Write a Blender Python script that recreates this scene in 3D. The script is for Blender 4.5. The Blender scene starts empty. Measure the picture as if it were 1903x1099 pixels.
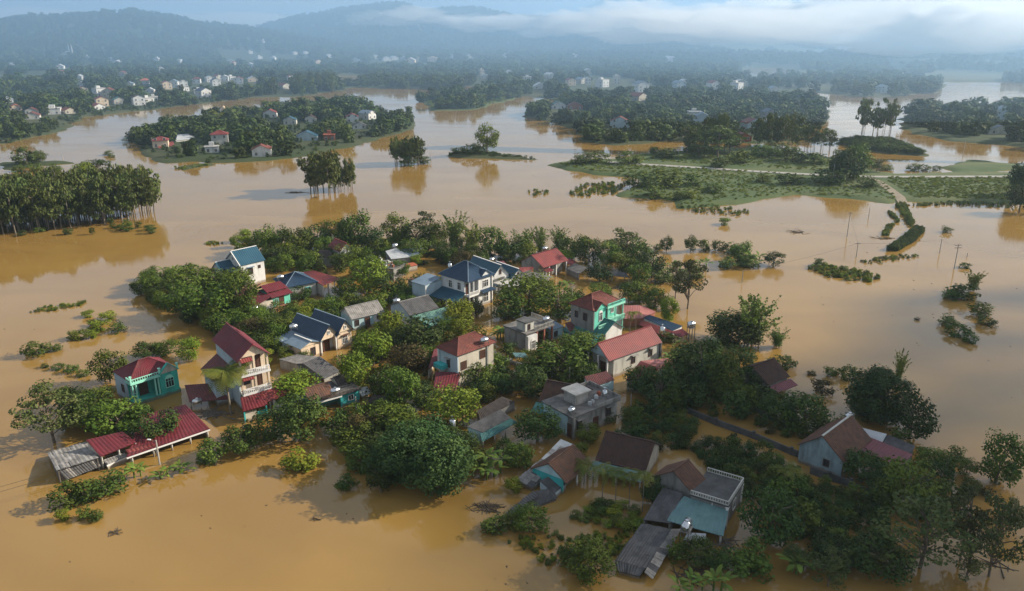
import bpy, math, random
import numpy as np
from mathutils import Vector, Matrix

SC = bpy.context.scene
COL = SC.collection
rnd = random.Random(7)
nrnd = np.random.default_rng(11)

# ------------------------------------------------------------------ camera
F, CAM_H = 1450.0, 58.0                     # focal length in photo pixels, metres above the flood
PITCH = math.atan(489.5 / F)
cam = bpy.data.cameras.new('camera')
cam.sensor_fit = 'HORIZONTAL'
cam.angle = 2 * math.atan(951.5 / F)
cam.clip_start, cam.clip_end = 1.0, 30000.0
co = bpy.data.objects.new('camera', cam)
co.location = (0, 0, CAM_H)
co.rotation_euler = (math.radians(90) - PITCH, 0, 0)
COL.objects.link(co)
SC.camera = co

# ------------------------------------------------------------------ sky, sun, exposure
SUN_EL, SUN_AZ = math.radians(27), math.radians(76)     # azimuth clockwise from the view direction (+Y)
W = bpy.data.worlds.new('World'); SC.world = W; W.use_nodes = True
wn = W.node_tree.nodes; wn.clear(); wl = W.node_tree.links
sky = wn.new('ShaderNodeTexSky'); sky.sky_type = 'NISHITA'; sky.sun_disc = False
sky.sun_elevation = SUN_EL; sky.sun_rotation = SUN_AZ
sky.air_density = 1.0; sky.dust_density = 1.6; sky.ozone_density = 1.0
bg = wn.new('ShaderNodeBackground'); bg.inputs[1].default_value = 0.055
out = wn.new('ShaderNodeOutputWorld')
# a thin broken veil of high cloud, the same all round the sky
tc = wn.new('ShaderNodeTexCoord'); cm = wn.new('ShaderNodeMapping'); cm.inputs['Scale'].default_value = (1.0, 1.0, 3.5); wl.new(tc.outputs['Generated'], cm.inputs[0])
cn = wn.new('ShaderNodeTexNoise'); cn.inputs['Scale'].default_value = 2.6; cn.inputs['Detail'].default_value = 6; cn.inputs['Roughness'].default_value = .55; wl.new(cm.outputs[0], cn.inputs['Vector'])
cr = wn.new('ShaderNodeMapRange'); cr.inputs[1].default_value = .36; cr.inputs[2].default_value = .64; cr.inputs[3].default_value = .45; cr.inputs[4].default_value = .92; wl.new(cn.outputs[0], cr.inputs[0])
cx_ = wn.new('ShaderNodeMix'); cx_.data_type = 'RGBA'; wl.new(cr.outputs[0], cx_.inputs[0]); wl.new(sky.outputs[0], cx_.inputs[6]); cx_.inputs[7].default_value = (6.1, 6.6, 7.6, 1)
wl.new(cx_.outputs[2], bg.inputs[0]); wl.new(bg.outputs[0], out.inputs[0])
sd = bpy.data.lights.new('sun', 'SUN'); sd.energy = 5.0; sd.angle = math.radians(0.53); sd.color = (1.0, 0.88, 0.72)
so = bpy.data.objects.new('sun', sd); COL.objects.link(so)
sv = Vector((math.sin(SUN_AZ) * math.cos(SUN_EL), math.cos(SUN_AZ) * math.cos(SUN_EL), math.sin(SUN_EL)))
so.rotation_euler = sv.to_track_quat('Z', 'Y').to_euler()
so.location = (300, 100, 300)
vs = SC.view_settings
vs.view_transform = 'Standard'; vs.look = 'None'; vs.gamma = 1.0; vs.exposure = 0.82; vs.use_curve_mapping = False
SC.render.engine = 'CYCLES'
cy = SC.cycles
cy.max_bounces = 6; cy.diffuse_bounces = 2; cy.glossy_bounces = 2; cy.transmission_bounces = 2
cy.volume_bounces = 3; cy.transparent_max_bounces = 4
cy.use_denoising = True
cy.use_adaptive_sampling = True; cy.adaptive_threshold = 0.012
cy.sample_clamp_indirect = 4.0

# ------------------------------------------------------------------ photo pixel -> point of the place
def P(x, y, z=0.0):
    X = (x - 951.5) / F; Y = -(y - 549.5) / F
    dy = math.cos(PITCH) + Y * math.sin(PITCH); dz = -math.sin(PITCH) + Y * math.cos(PITCH)
    t = (z - CAM_H) / dz
    return Vector((X * t, dy * t, z))
def ray_el(x, y):
    X = (x - 951.5) / F; Y = -(y - 549.5) / F
    dy = math.cos(PITCH) + Y * math.sin(PITCH); dz = -math.sin(PITCH) + Y * math.cos(PITCH)
    return math.atan2(X, dy), dz / math.hypot(X, dy)
def depth_of(v):                                      # distance along the view axis
    return v[1] * math.cos(PITCH) - (v[2] - CAM_H) * math.sin(PITCH)
def proj(v):
    d = depth_of(v); up = v[1] * math.sin(PITCH) + (v[2] - CAM_H) * math.cos(PITCH)
    return 951.5 + F * v[0] / d, 549.5 - F * up / d

# ------------------------------------------------------------------ materials
MATS = {}
def mat(name, col, col2=None, rough=0.8, scale=0.35, spec=0.3, detail=4, stain=None, stain_amt=0.5, stretch=(1, 1, 1),
        jitter=0.0, transl=0.0, metal=0.0, bump=0.0, bscale=8.0, lo=0.35, hi=0.65):
    if name in MATS: return MATS[name]
    m = bpy.data.materials.new(name); m.use_nodes = True
    nt = m.node_tree; N = nt.nodes; L = nt.links
    b = N['Principled BSDF']; b.inputs['Roughness'].default_value = rough
    b.inputs['Specular IOR Level'].default_value = spec; b.inputs['Metallic'].default_value = metal
    def mix(a, bb, fac, mode='MIX'):
        x = N.new('ShaderNodeMix'); x.data_type = 'RGBA'; x.blend_type = mode
        for s, v in ((x.inputs[6], a), (x.inputs[7], bb), (x.inputs[0], fac)):
            if isinstance(v, bpy.types.NodeSocket): L.new(v, s)
            else: s.default_value = (*v, 1) if isinstance(v, tuple) and len(v) == 3 else v
        return x.outputs[2]
    geo = N.new('ShaderNodeNewGeometry'); mp = N.new('ShaderNodeMapping'); mp.inputs['Scale'].default_value = stretch
    L.new(geo.outputs['Position'], mp.inputs[0])
    def noise(sc, det=detail, vec=None):
        n = N.new('ShaderNodeTexNoise'); n.inputs['Scale'].default_value = sc; n.inputs['Detail'].default_value = det
        n.inputs['Roughness'].default_value = 0.62
        L.new(vec or mp.outputs[0], n.inputs['Vector']); return n.outputs[0]
    def ramp(v, a, c):
        r = N.new('ShaderNodeMapRange'); r.inputs[1].default_value = a; r.inputs[2].default_value = c
        L.new(v, r.inputs[0]); return r.outputs[0]
    c = tuple(col)
    if col2: c = mix(c, tuple(col2), ramp(noise(scale), lo, hi))
    if stain:
        mp2 = N.new('ShaderNodeMapping'); mp2.inputs['Scale'].default_value = (1, 1, 0.22); L.new(geo.outputs['Position'], mp2.inputs[0])
        s = ramp(noise(1.1, 6, mp2.outputs[0]), 0.48, 0.72)
        mm = N.new('ShaderNodeMath'); mm.operation = 'MULTIPLY'; L.new(s, mm.inputs[0]); mm.inputs[1].default_value = stain_amt
        c = mix(c, tuple(stain), mm.outputs[0])
    if name.startswith('wall_') or name in ('concrete', 'brick_red', 'trim_white', 'trim_mint'):       # the silt line the flood leaves on the walls
        sx = N.new('ShaderNodeSeparateXYZ'); L.new(geo.outputs['Position'], sx.inputs[0]); ad = N.new('ShaderNodeMath'); ad.operation = 'MULTIPLY_ADD'; ad.inputs[1].default_value = -.7; L.new(noise(.8, 4), ad.inputs[0]); L.new(sx.outputs[2], ad.inputs[2])
        mr = N.new('ShaderNodeMapRange'); mr.inputs[1].default_value = -.02; mr.inputs[2].default_value = .30; mr.inputs[3].default_value = .75; mr.inputs[4].default_value = 0; L.new(ad.outputs[0], mr.inputs[0]); c = mix(c, (.17, .11, .055), mr.outputs[0])
    if jitter:
        oi = N.new('ShaderNodeObjectInfo'); hs = N.new('ShaderNodeHueSaturation')
        v = N.new('ShaderNodeMapRange'); v.inputs[3].default_value = 1 - jitter; v.inputs[4].default_value = 1 + jitter
        L.new(oi.outputs['Random'], v.inputs[0]); L.new(v.outputs[0], hs.inputs['Value'])
        h = N.new('ShaderNodeMapRange'); h.inputs[3].default_value = 0.475; h.inputs[4].default_value = 0.515
        fr = N.new('ShaderNodeMath'); fr.operation = 'FRACT'; mu = N.new('ShaderNodeMath'); mu.operation = 'MULTIPLY'; mu.inputs[1].default_value = 7.3
        L.new(oi.outputs['Random'], mu.inputs[0]); L.new(mu.outputs[0], fr.inputs[0]); L.new(fr.outputs[0], h.inputs[0]); L.new(h.outputs[0], hs.inputs['Hue'])
        if isinstance(c, tuple): hs.inputs['Color'].default_value = (*c, 1)
        else: L.new(c, hs.inputs['Color'])
        c = hs.outputs[0]
    if isinstance(c, tuple): b.inputs['Base Color'].default_value = (*c, 1)
    else: L.new(c, b.inputs['Base Color'])
    if bump:
        bp = N.new('ShaderNodeBump'); bp.inputs['Strength'].default_value = bump; bp.inputs['Distance'].default_value = 0.05
        L.new(noise(bscale, 3), bp.inputs['Height']); L.new(bp.outputs[0], b.inputs['Normal'])
    if transl:
        tr = N.new('ShaderNodeBsdfTranslucent'); ms = N.new('ShaderNodeMixShader'); ms.inputs[0].default_value = transl
        tc = mix(c, (1.0, 1.0, 0.45), 1.0, 'MULTIPLY')
        L.new(tc, tr.inputs[0])
        o = N['Material Output']; L.new(b.outputs[0], ms.inputs[1]); L.new(tr.outputs[0], ms.inputs[2]); L.new(ms.outputs[0], o.inputs[0])
    MATS[name] = m
    return m

def leaf(name, c, c2, transl=0.12, jit=0.32):
    c = (c[0] * 1.05, c[1] * 1.05, c[2] * .95); c2 = (c2[0] * 1.12, c2[1] * 1.12, c2[2] * 1.0)
    return mat(name, c, c2, rough=0.6, scale=0.55, spec=0.10, jitter=jit, transl=transl, detail=3)
LEAF = dict(
    b=leaf('leaf_mid', (.044, .078, .012), (.085, .122, .018)),
    d=leaf('leaf_dark', (.022, .046, .012), (.044, .072, .015)),
    g=leaf('leaf_bright', (.095, .140, .014), (.145, .180, .020)),
    a=leaf('leaf_airy', (.048, .072, .022), (.080, .092, .030)),
    m=leaf('leaf_bamboo', (.075, .120, .022), (.120, .160, .030)),
    k=leaf('leaf_bamboo_dark', (.024, .060, .020), (.050, .086, .024)),
    e=leaf('leaf_euca', (.048, .072, .022), (.088, .108, .032)),
    n=leaf('leaf_banana', (.070, .125, .022), (.115, .165, .034), jit=.2),
    c=leaf('leaf_palm', (.075, .105, .018), (.125, .140, .030), jit=.2),
    s=leaf('leaf_shrub', (.044, .076, .014), (.078, .108, .020)),
    w=leaf('leaf_brown', (.050, .048, .018), (.075, .060, .022)),
    far=leaf('leaf_far', (.030, .055, .018), (.062, .088, .026), transl=.08, jit=.5),
)
BARK = mat('bark', (.10, .075, .05), (.16, .13, .10), rough=.9, scale=2)
BARK_PALE = mat('bark_pale', (.20, .175, .14), (.13, .11, .085), rough=.9, scale=1.5)
M = dict(
    white=mat('wall_white', (.62, .63, .63), (.54, .55, .54), stain=(.22, .20, .17), stain_amt=.55),
    pale=mat('wall_pale', (.50, .50, .46), (.42, .42, .38), stain=(.16, .15, .13), stain_amt=.6),
    cream=mat('wall_cream', (.66, .54, .40), (.58, .47, .35), stain=(.26, .19, .13), stain_amt=.55),
    beige=mat('wall_beige', (.50, .46, .38), (.38, .35, .29), stain=(.15, .13, .1), stain_amt=.75),
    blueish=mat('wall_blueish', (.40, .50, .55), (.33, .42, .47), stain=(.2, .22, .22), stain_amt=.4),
    skyblue=mat('wall_skyblue', (.42, .62, .66), (.36, .53, .58), stain=(.2, .25, .25), stain_amt=.5),
    oldblue=mat('wall_old_blue', (.27, .36, .39), (.19, .26, .28), stain=(.10, .11, .11), stain_amt=.7),
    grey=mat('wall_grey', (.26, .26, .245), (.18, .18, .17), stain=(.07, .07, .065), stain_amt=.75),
    concrete=mat('concrete', (.34, .33, .31), (.20, .195, .18), stain=(.06, .06, .055), stain_amt=.95),
    slab=mat('roof_slab', (.20, .19, .178), (.085, .083, .078), scale=.5, stain=(.06, .06, .055), stain_amt=.5),
    slab_dark=mat('roof_slab_dark', (.10, .10, .10), (.055, .055, .055), scale=.6),
    slab_pale=mat('roof_slab_pale', (.46, .45, .42), (.32, .31, .29), scale=.5),
    turq=mat('wall_turquoise', (.05, .42, .34), (.04, .34, .28), stain=(.04, .11, .09), stain_amt=.6),
    mint=mat('wall_mint', (.14, .56, .42), (.11, .46, .36), stain=(.07, .15, .12), stain_amt=.6),
    aqua=mat('wall_aqua', (.05, .42, .42), (.04, .34, .34), stain=(.05, .15, .15), stain_amt=.3),
    red=mat('roof_red', (.140, .019, .026), (.095, .016, .021), rough=.5, scale=.4, stain=(.12, .05, .04), stain_amt=.4),
    redwarm=mat('roof_red_warm', (.205, .038, .036), (.145, .030, .030), rough=.55, scale=.4, stain=(.16, .06, .04), stain_amt=.4),
    redtile=mat('roof_red_tile', (.175, .050, .036), (.105, .032, .026), rough=.75, scale=1.3, stain=(.08, .04, .03), stain_amt=.6),
    maroon=mat('roof_maroon', (.15, .045, .042), (.10, .036, .034), rough=.7, scale=.8, stain=(.05, .03, .03), stain_amt=.5),
    pink=mat('roof_pink', (.42, .17, .15), (.32, .12, .11), rough=.55, scale=.35, stain=(.2, .1, .09), stain_amt=.4),
    purple=mat('roof_purple', (.18, .050, .062), (.13, .040, .048), rough=.5, scale=.4),
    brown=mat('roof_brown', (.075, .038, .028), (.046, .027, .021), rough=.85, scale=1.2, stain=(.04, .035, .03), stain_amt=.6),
    brownlit=mat('roof_brown_lit', (.145, .070, .044), (.080, .044, .031), rough=.85, scale=1.2, stain=(.06, .05, .04), stain_amt=.6),  # lit copy of the brown tile, sunlight put into its tone
    darktile=mat('roof_dark_tile', (.062, .050, .046), (.040, .034, .032), rough=.85, scale=1.1),
    navy=mat('roof_navy', (.016, .038, .075), (.022, .050, .090), rough=.42, scale=.5),
    blue=mat('roof_blue', (.018, .066, .105), (.024, .080, .120), rough=.4, scale=.4),
    bluegrey=mat('roof_bluegrey', (.16, .22, .28), (.12, .17, .22), rough=.5, scale=.4),
    teal=mat('roof_teal', (.045, .16, .155), (.035, .12, .12), rough=.55, scale=.4, stain=(.05, .09, .085), stain_amt=.4),
    tealpale=mat('roof_teal_pale', (.13, .24, .24), (.10, .19, .20), rough=.55, scale=.3, stain=(.06, .1, .1), stain_amt=.4),
    greensheet=mat('roof_green', (.16, .30, .24), (.13, .25, .20), rough=.55, scale=.4),
    fibro=mat('roof_fibro', (.30, .285, .27), (.17, .165, .155), rough=.9, scale=.9, stain=(.08, .075, .07), stain_amt=.6),
    fibrodark=mat('roof_fibro_dark', (.105, .105, .108), (.062, .062, .065), rough=.9, scale=.8, stain=(.035, .035, .035), stain_amt=.5),
    fibro2=mat('roof_fibro_pale', (.37, .36, .345), (.24, .235, .22), rough=.9, scale=.9, stain=(.1, .095, .09), stain_amt=.6),
    silver=mat('roof_silver', (.48, .50, .51), (.38, .40, .41), rough=.4, scale=.5),
    orange=mat('roof_orange', (.42, .12, .06), (.34, .09, .05), rough=.7, scale=1),
    trim=mat('trim_white', (.68, .68, .66), (.60, .60, .58)),
    trimmint=mat('trim_mint', (.30, .66, .52), (.25, .58, .46)),
    glass=mat('window_glass', (.030, .036, .042), rough=.12, spec=.5),
    wood=mat('wood_brown', (.10, .045, .028), (.065, .030, .020), rough=.6, scale=2),
    woodgrey=mat('wood_grey', (.16, .14, .12), (.10, .09, .08), rough=.9, scale=2),
    steel=mat('tank_steel', (.62, .63, .64), rough=.22, metal=.9, spec=.5),
    pole=mat('pole_concrete', (.36, .34, .31), (.28, .27, .25), rough=.9),
    brick=mat('brick_red', (.30, .115, .07), (.22, .085, .055), rough=.9, scale=3),
    debris=mat('debris', (.10, .075, .05), (.05, .04, .03), rough=.95, scale=2),
    wire=mat('wire', (.03, .03, .03)),
    cargo=mat('tarp', (.45, .47, .48), (.3, .3, .3)),
    road=mat('road_concrete', (.34, .33, .31), (.26, .25, .23), rough=.9),
    dirt=mat('path_dirt', (.26, .22, .16), (.19, .16, .12), rough=.95),
)

# ------------------------------------------------------------------ mesh helpers
class MB:
    def __init__(s): s.v = []; s.f = []
    def add(s, vs, fs):
        o = len(s.v); s.v += [tuple(v) for v in vs]; s.f += [tuple(i + o for i in f) for f in fs]; return s
    def quad(s, *p): return s.add(p, [tuple(range(len(p)))])
    def box(s, x0, x1, y0, y1, z0, z1):
        return s.add([(x0, y0, z0), (x1, y0, z0), (x1, y1, z0), (x0, y1, z0), (x0, y0, z1), (x1, y0, z1), (x1, y1, z1), (x0, y1, z1)],
                     [(0, 3, 2, 1), (4, 5, 6, 7), (0, 1, 5, 4), (1, 2, 6, 5), (2, 3, 7, 6), (3, 0, 4, 7)])
    def tube(s, p, q, r0, r1=None, n=6):
        p, q = Vector(p), Vector(q); r1 = r0 if r1 is None else r1
        d = (q - p).normalized(); a = d.orthogonal().normalized(); b = d.cross(a)
        vs = []
        for c, r in ((p, r0), (q, r1)):
            for i in range(n):
                t = 2 * math.pi * i / n; vs.append(c + a * (r * math.cos(t)) + b * (r * math.sin(t)))
        fs = [(i, (i + 1) % n, n + (i + 1) % n, n + i) for i in range(n)] + [tuple(range(n - 1, -1, -1)), tuple(range(n, 2 * n))]
        return s.add(vs, fs)
    def beam(s, p, q, w, h):                           # a bar of section w x h between two points, its top on the line
        p, q = Vector(p), Vector(q); d = (q - p); d.z = 0; d.normalize(); n = Vector((-d.y, d.x, 0)) * (w / 2); k = Vector((0, 0, h))
        return s.add([p - n - k, q - n - k, q + n - k, p + n - k, p - n, q - n, q + n, p + n],
                     [(0, 3, 2, 1), (4, 5, 6, 7), (0, 1, 5, 4), (1, 2, 6, 5), (2, 3, 7, 6), (3, 0, 4, 7)])
    def wall(s, p, q, zb, zp, zq, th=.16):             # upright wall from p to q, sloping top
        p, q = Vector(p), Vector(q); d = (q - p); d.z = 0; d.normalize(); n = Vector((-d.y, d.x, 0)) * (th / 2)
        def at(c, z): return Vector((c.x, c.y, z))
        return s.add([at(p - n, zb), at(q - n, zb), at(q + n, zb), at(p + n, zb), at(p - n, zp), at(q - n, zq), at(q + n, zq), at(p + n, zp)],
                     [(0, 3, 2, 1), (4, 5, 6, 7), (0, 1, 5, 4), (1, 2, 6, 5), (2, 3, 7, 6), (3, 0, 4, 7)])
    def mesh(s, name, m):
        me = bpy.data.meshes.new(name); me.from_pydata(s.v, [], s.f); me.update()
        if m: me.materials.append(m)
        return me

def np_mesh(name, V, Q, m, smooth=False):
    me = bpy.data.meshes.new(name); V = np.asarray(V, np.float32); Q = np.asarray(Q, np.int32); k = Q.shape[1]
    me.vertices.add(len(V)); me.vertices.foreach_set('co', V.ravel())
    me.loops.add(Q.size); me.loops.foreach_set('vertex_index', Q.ravel())
    me.polygons.add(len(Q)); me.polygons.foreach_set('loop_start', np.arange(0, Q.size, k, dtype=np.int32))
    me.polygons.foreach_set('loop_total', np.full(len(Q), k, np.int32))
    if smooth: me.polygons.foreach_set('use_smooth', np.ones(len(Q), bool))
    me.update(calc_edges=True)
    if m: me.materials.append(m)
    return me

def link(name, data, parent=None, loc=(0, 0, 0), rz=0.0):
    o = bpy.data.objects.new(name, data); COL.objects.link(o); o.location = loc; o.rotation_euler = (0, 0, rz)
    if parent is not None: o.parent = parent
    return o
def tag(o, label, cat=None, group=None, kind=None):
    o['label'] = label
    if cat: o['category'] = cat
    if group: o['group'] = group
    if kind: o['kind'] = kind
    return o
def empty(name, loc, rz, label, cat, group=None):
    o = link(name, None, None, loc, rz); o.empty_display_size = .5
    return tag(o, label, cat, group)

def roof_plane(mb, e0, e1, r1, r0, style='corr', th=.07, pitch=.36):
    """a roof slope: e0-e1 the eave, r0-r1 the ridge; ribs or stepped courses are real relief"""
    e0, e1, r1, r0 = map(Vector, (e0, e1, r1, r0))
    n = (e1 - e0).cross(r0 - e0)
    if n.length < 1e-6: n = (e1 - e0).cross(r1 - e0)
    n.normalize()
    if n.z < 0: n = -n
    L = max((e1 - e0).length, (r1 - r0).length); Hs = ((r0 + r1) / 2 - (e0 + e1) / 2).length
    nu = max(2, 2 * int(L / pitch)); courses = max(1, int(Hs / .42)) if style == 'tile' else 1
    if style == 'flat': nu = 1
    amp = {'corr': .05, 'tile': .035, 'flat': 0}[style]
    def at(u, v): return (e0.lerp(e1, u)).lerp(r0.lerp(r1, u), v)
    for c in range(courses):
        v0, v1 = c / courses, min(1, (c + 1.12) / courses) if c < courses - 1 else 1
        up = .045 if style == 'tile' else 0
        vs = []
        for i in range(nu + 1):
            a = amp if i % 2 else 0
            vs += [at(i / nu, v0) + n * (a + up), at(i / nu, v1) + n * a]
        mb.add(vs, [(2 * i, 2 * i + 2, 2 * i + 3, 2 * i + 1) for i in range(nu)])
    k = n * -th
    mb.add([e0 + k, e1 + k, r1 + k, r0 + k, e0, e1, r1, r0], [(3, 2, 1, 0), (0, 1, 5, 4), (1, 2, 6, 5), (2, 3, 7, 6), (3, 0, 4, 7)])
    return mb

WCACHE = {}
def window_mesh(w, h, fm, arch=False, mull=1):
    k = ('f', round(w, 2), round(h, 2), fm.name, arch, mull)
    if k not in WCACHE:
        b = MB(); t = .09
        b.box(-w / 2 - t, -w / 2, -.07, .02, -h / 2 - t, h / 2 + t).box(w / 2, w / 2 + t, -.07, .02, -h / 2 - t, h / 2 + t)
        b.box(-w / 2, w / 2, -.07, .02, h / 2, h / 2 + t).box(-w / 2, w / 2, -.10, .02, -h / 2 - t, -h / 2)
        for i in range(mull):
            x = -w / 2 + w * (i + 1) / (mull + 1); b.box(x - .03, x + .03, -.05, .0, -h / 2, h / 2)
        if h > 1.0: b.box(-w / 2, w / 2, -.045, .0, h * .18, h * .18 + .05)
        if arch:
            pts = [(w * .5 * math.cos(a), h / 2 + t + w * .42 * math.sin(a)) for a in np.linspace(0, math.pi, 9)]
            b.add([(x, -.06, z) for x, z in pts] + [(x, .02, z) for x, z in pts], [tuple(range(8, -1, -1))] + [(i, i + 1, i + 10, i + 9) for i in range(8)])
        WCACHE[k] = b.mesh('window', fm)
    return WCACHE[k]
def pane_mesh(w, h, m):
    k = ('p', round(w, 2), round(h, 2), m.name)
    if k not in WCACHE: WCACHE[k] = MB().box(-w / 2, w / 2, -.02, .01, -h / 2, h / 2).mesh('pane', m)
    return WCACHE[k]

class House:
    """local frame: x along the facade A->B, y into the house, z up from the flood level"""
    def __init__(s, name, label, cat, A, B, z=0.0, D=6.0, Wd=None, rot=None, group=None):
        a, b = P(*A, z), P(*B, z); u = (b - a); s.W = Wd or u.length; s.D = D
        s.rz = math.radians(rot) if rot is not None else math.atan2(u.y, u.x)
        s.root = empty(name, (a.x, a.y, 0), s.rz, label, cat, group)
        s.c = Vector((a.x, a.y, 0))
        HOUSES.append(s)
    def part(s, name, mb, m, parent=None, label=None):
        o = link(name, mb.mesh(name, m), parent or s.root)
        if label: o['label'] = label
        return o
    def box(s, name, m, x0, x1, y0, y1, z0, z1): return s.part(name, MB().box(x0, x1, y0, y1, z0, z1), m)
    def win(s, face, u, z, w=1.1, h=1.3, fm=None, pm=None, pl=None, arch=False, shade=None, name='window', mull=1):
        fm = fm or M['trim']; pm = pm or M['glass']
        pl = {'f': 0, 'b': s.D, 'l': 0, 'r': s.W}[face] if pl is None else pl
        loc, r = {'f': ((u, pl - .02, z), 0), 'b': ((u, pl + .02, z), math.pi), 'l': ((pl - .02, u, z), -math.pi / 2), 'r': ((pl + .02, u, z), math.pi / 2)}[face]
        o = link(name, window_mesh(w, h, fm, arch, mull), s.root, loc, r)
        link('pane' if name == 'window' else 'panel', pane_mesh(w, h, pm), o)
        if shade:
            b = MB(); b.box(-w / 2 - .3, w / 2 + .3, -.6, .02, h / 2 + .22, h / 2 + .30)
            link('sunshade', b.mesh('sunshade', shade), o)
        return o
    def door(s, face, u, z, w=1.1, h=2.0, pm=None, **k): return s.win(face, u, z, w, h, k.pop('fm', None) or M['wood'], pm or M['wood'], name='door', **k)
    def gable(s, x0, x1, y0, y1, ze, rise, axis='x', style='tile', m=None, wm=None, ov=.35, pitch=.36, cap=None):
        sl = rise / ((y1 - y0) / 2 if axis == 'x' else (x1 - x0) / 2); dz = ov * sl
        if axis == 'x':
            ym = (y0 + y1) / 2
            pl = [((x0 - ov, y0 - ov, ze - dz), (x1 + ov, y0 - ov, ze - dz), (x1 + ov, ym, ze + rise), (x0 - ov, ym, ze + rise)),
                  ((x1 + ov, y1 + ov, ze - dz), (x0 - ov, y1 + ov, ze - dz), (x0 - ov, ym, ze + rise), (x1 + ov, ym, ze + rise))]
            g = [[(x, y0, ze - .02), (x, ym, ze + rise - .1), (x, y1, ze - .02)] for x in (x0, x1)]; ca = ((x0 - ov, ym, ze + rise + .14), (x1 + ov, ym, ze + rise + .14))
            off = Vector((.15, 0, 0))
        else:
            xm = (x0 + x1) / 2
            pl = [((x0 - ov, y1 + ov, ze - dz), (x0 - ov, y0 - ov, ze - dz), (xm, y0 - ov, ze + rise), (xm, y1 + ov, ze + rise)),
                  ((x1 + ov, y0 - ov, ze - dz), (x1 + ov, y1 + ov, ze - dz), (xm, y1 + ov, ze + rise), (xm, y0 - ov, ze + rise))]
            g = [[(x0, y, ze - .02), (xm, y, ze + rise - .1), (x1, y, ze - .02)] for y in (y0, y1)]; ca = ((xm, y0 - ov, ze + rise + .14), (xm, y1 + ov, ze + rise + .14))
            off = Vector((0, .15, 0))
        for q in pl: s.part('roof_slope', roof_plane(MB(), *q, style=style, pitch=pitch), m)
        s.part('ridge_cap', MB().beam(*ca, .26, .12), cap or m)
        if wm:
            for i, t in enumerate(g):
                o = off if i == 0 else -off
                a = [Vector(p) for p in t]; b = [p + o for p in a]
                s.part('gable_wall', MB().add(a + b, [(0, 1, 2), (5, 4, 3), (0, 3, 4, 1), (1, 4, 5, 2), (2, 5, 3, 0)]), wm)
    def hip(s, x0, x1, y0, y1, ze, rise, m, style='tile', ov=.45, pitch=.36, cap=None):
        x0 -= ov; x1 += ov; y0 -= ov; y1 += ov; w, d = x1 - x0, y1 - y0
        i = min(w, d) / 2
        if w >= d: ra, rb = Vector((x0 + i, (y0 + y1) / 2, ze + rise)), Vector((x1 - i, (y0 + y1) / 2, ze + rise))
        else: ra, rb = Vector(((x0 + x1) / 2, y0 + i, ze + rise)), Vector(((x0 + x1) / 2, y1 - i, ze + rise))
        a, b, c, d_ = [Vector(p) for p in ((x0, y0, ze), (x1, y0, ze), (x1, y1, ze), (x0, y1, ze))]
        if w >= d: pl = [(a, b, rb, ra), (c, d_, ra, rb), (d_, a, ra, ra), (b, c, rb, rb)]; hp = [(a, ra), (b, rb), (c, rb), (d_, ra)]
        else: pl = [(d_, a, ra, rb), (b, c, rb, ra), (a, b, ra, ra), (c, d_, rb, rb)]; hp = [(a, ra), (b, ra), (c, rb), (d_, rb)]
        for q in pl: s.part('roof_slope', roof_plane(MB(), *q, style=style, pitch=pitch), m)
        mb = MB(); up = Vector((0, 0, .07))
        for p, q in hp: mb.tube(p + up, q + up, .08, n=5)
        if (ra - rb).length > .1: mb.tube(ra + up, rb + up, .08, n=5)
        s.part('ridge_cap', mb, cap or m)
    def slope(s, name, q, style, m, pitch=.36): return s.part(name, roof_plane(MB(), *q, style=style, pitch=pitch), m)
    def columns(s, pts, z0, z1, m, r=.13, sq=True):
        for x, y in pts:
            b = MB()
            if sq: b.box(x - r, x + r, y - r, y + r, z0, z1).box(x - r - .05, x + r + .05, y - r - .05, y + r + .05, z1 - .12, z1 - .002)
            else: b.tube((x, y, z0), (x, y, z1), r, n=8)
            s.part('column', b, m)
    def rail(s, p, q, z0, h, m, name='balustrade', step=.38, bar=.05):
        p = Vector((*p, z0)); q = Vector((*q, z0)); L = (q - p).length; n = max(2, int(L / step)); b = MB(); k = Vector((0, 0, h))
        b.beam(p + k, q + k, .14, .09); b.beam(p + Vector((0, 0, .08)), q + Vector((0, 0, .08)), .12, .07)
        for i in range(n + 1):
            c = p.lerp(q, i / n); b.box(c.x - bar, c.x + bar, c.y - bar, c.y + bar, z0 + .08, z0 + h - .09)
        return s.part(name, b, m)
HOUSES = []

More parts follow.
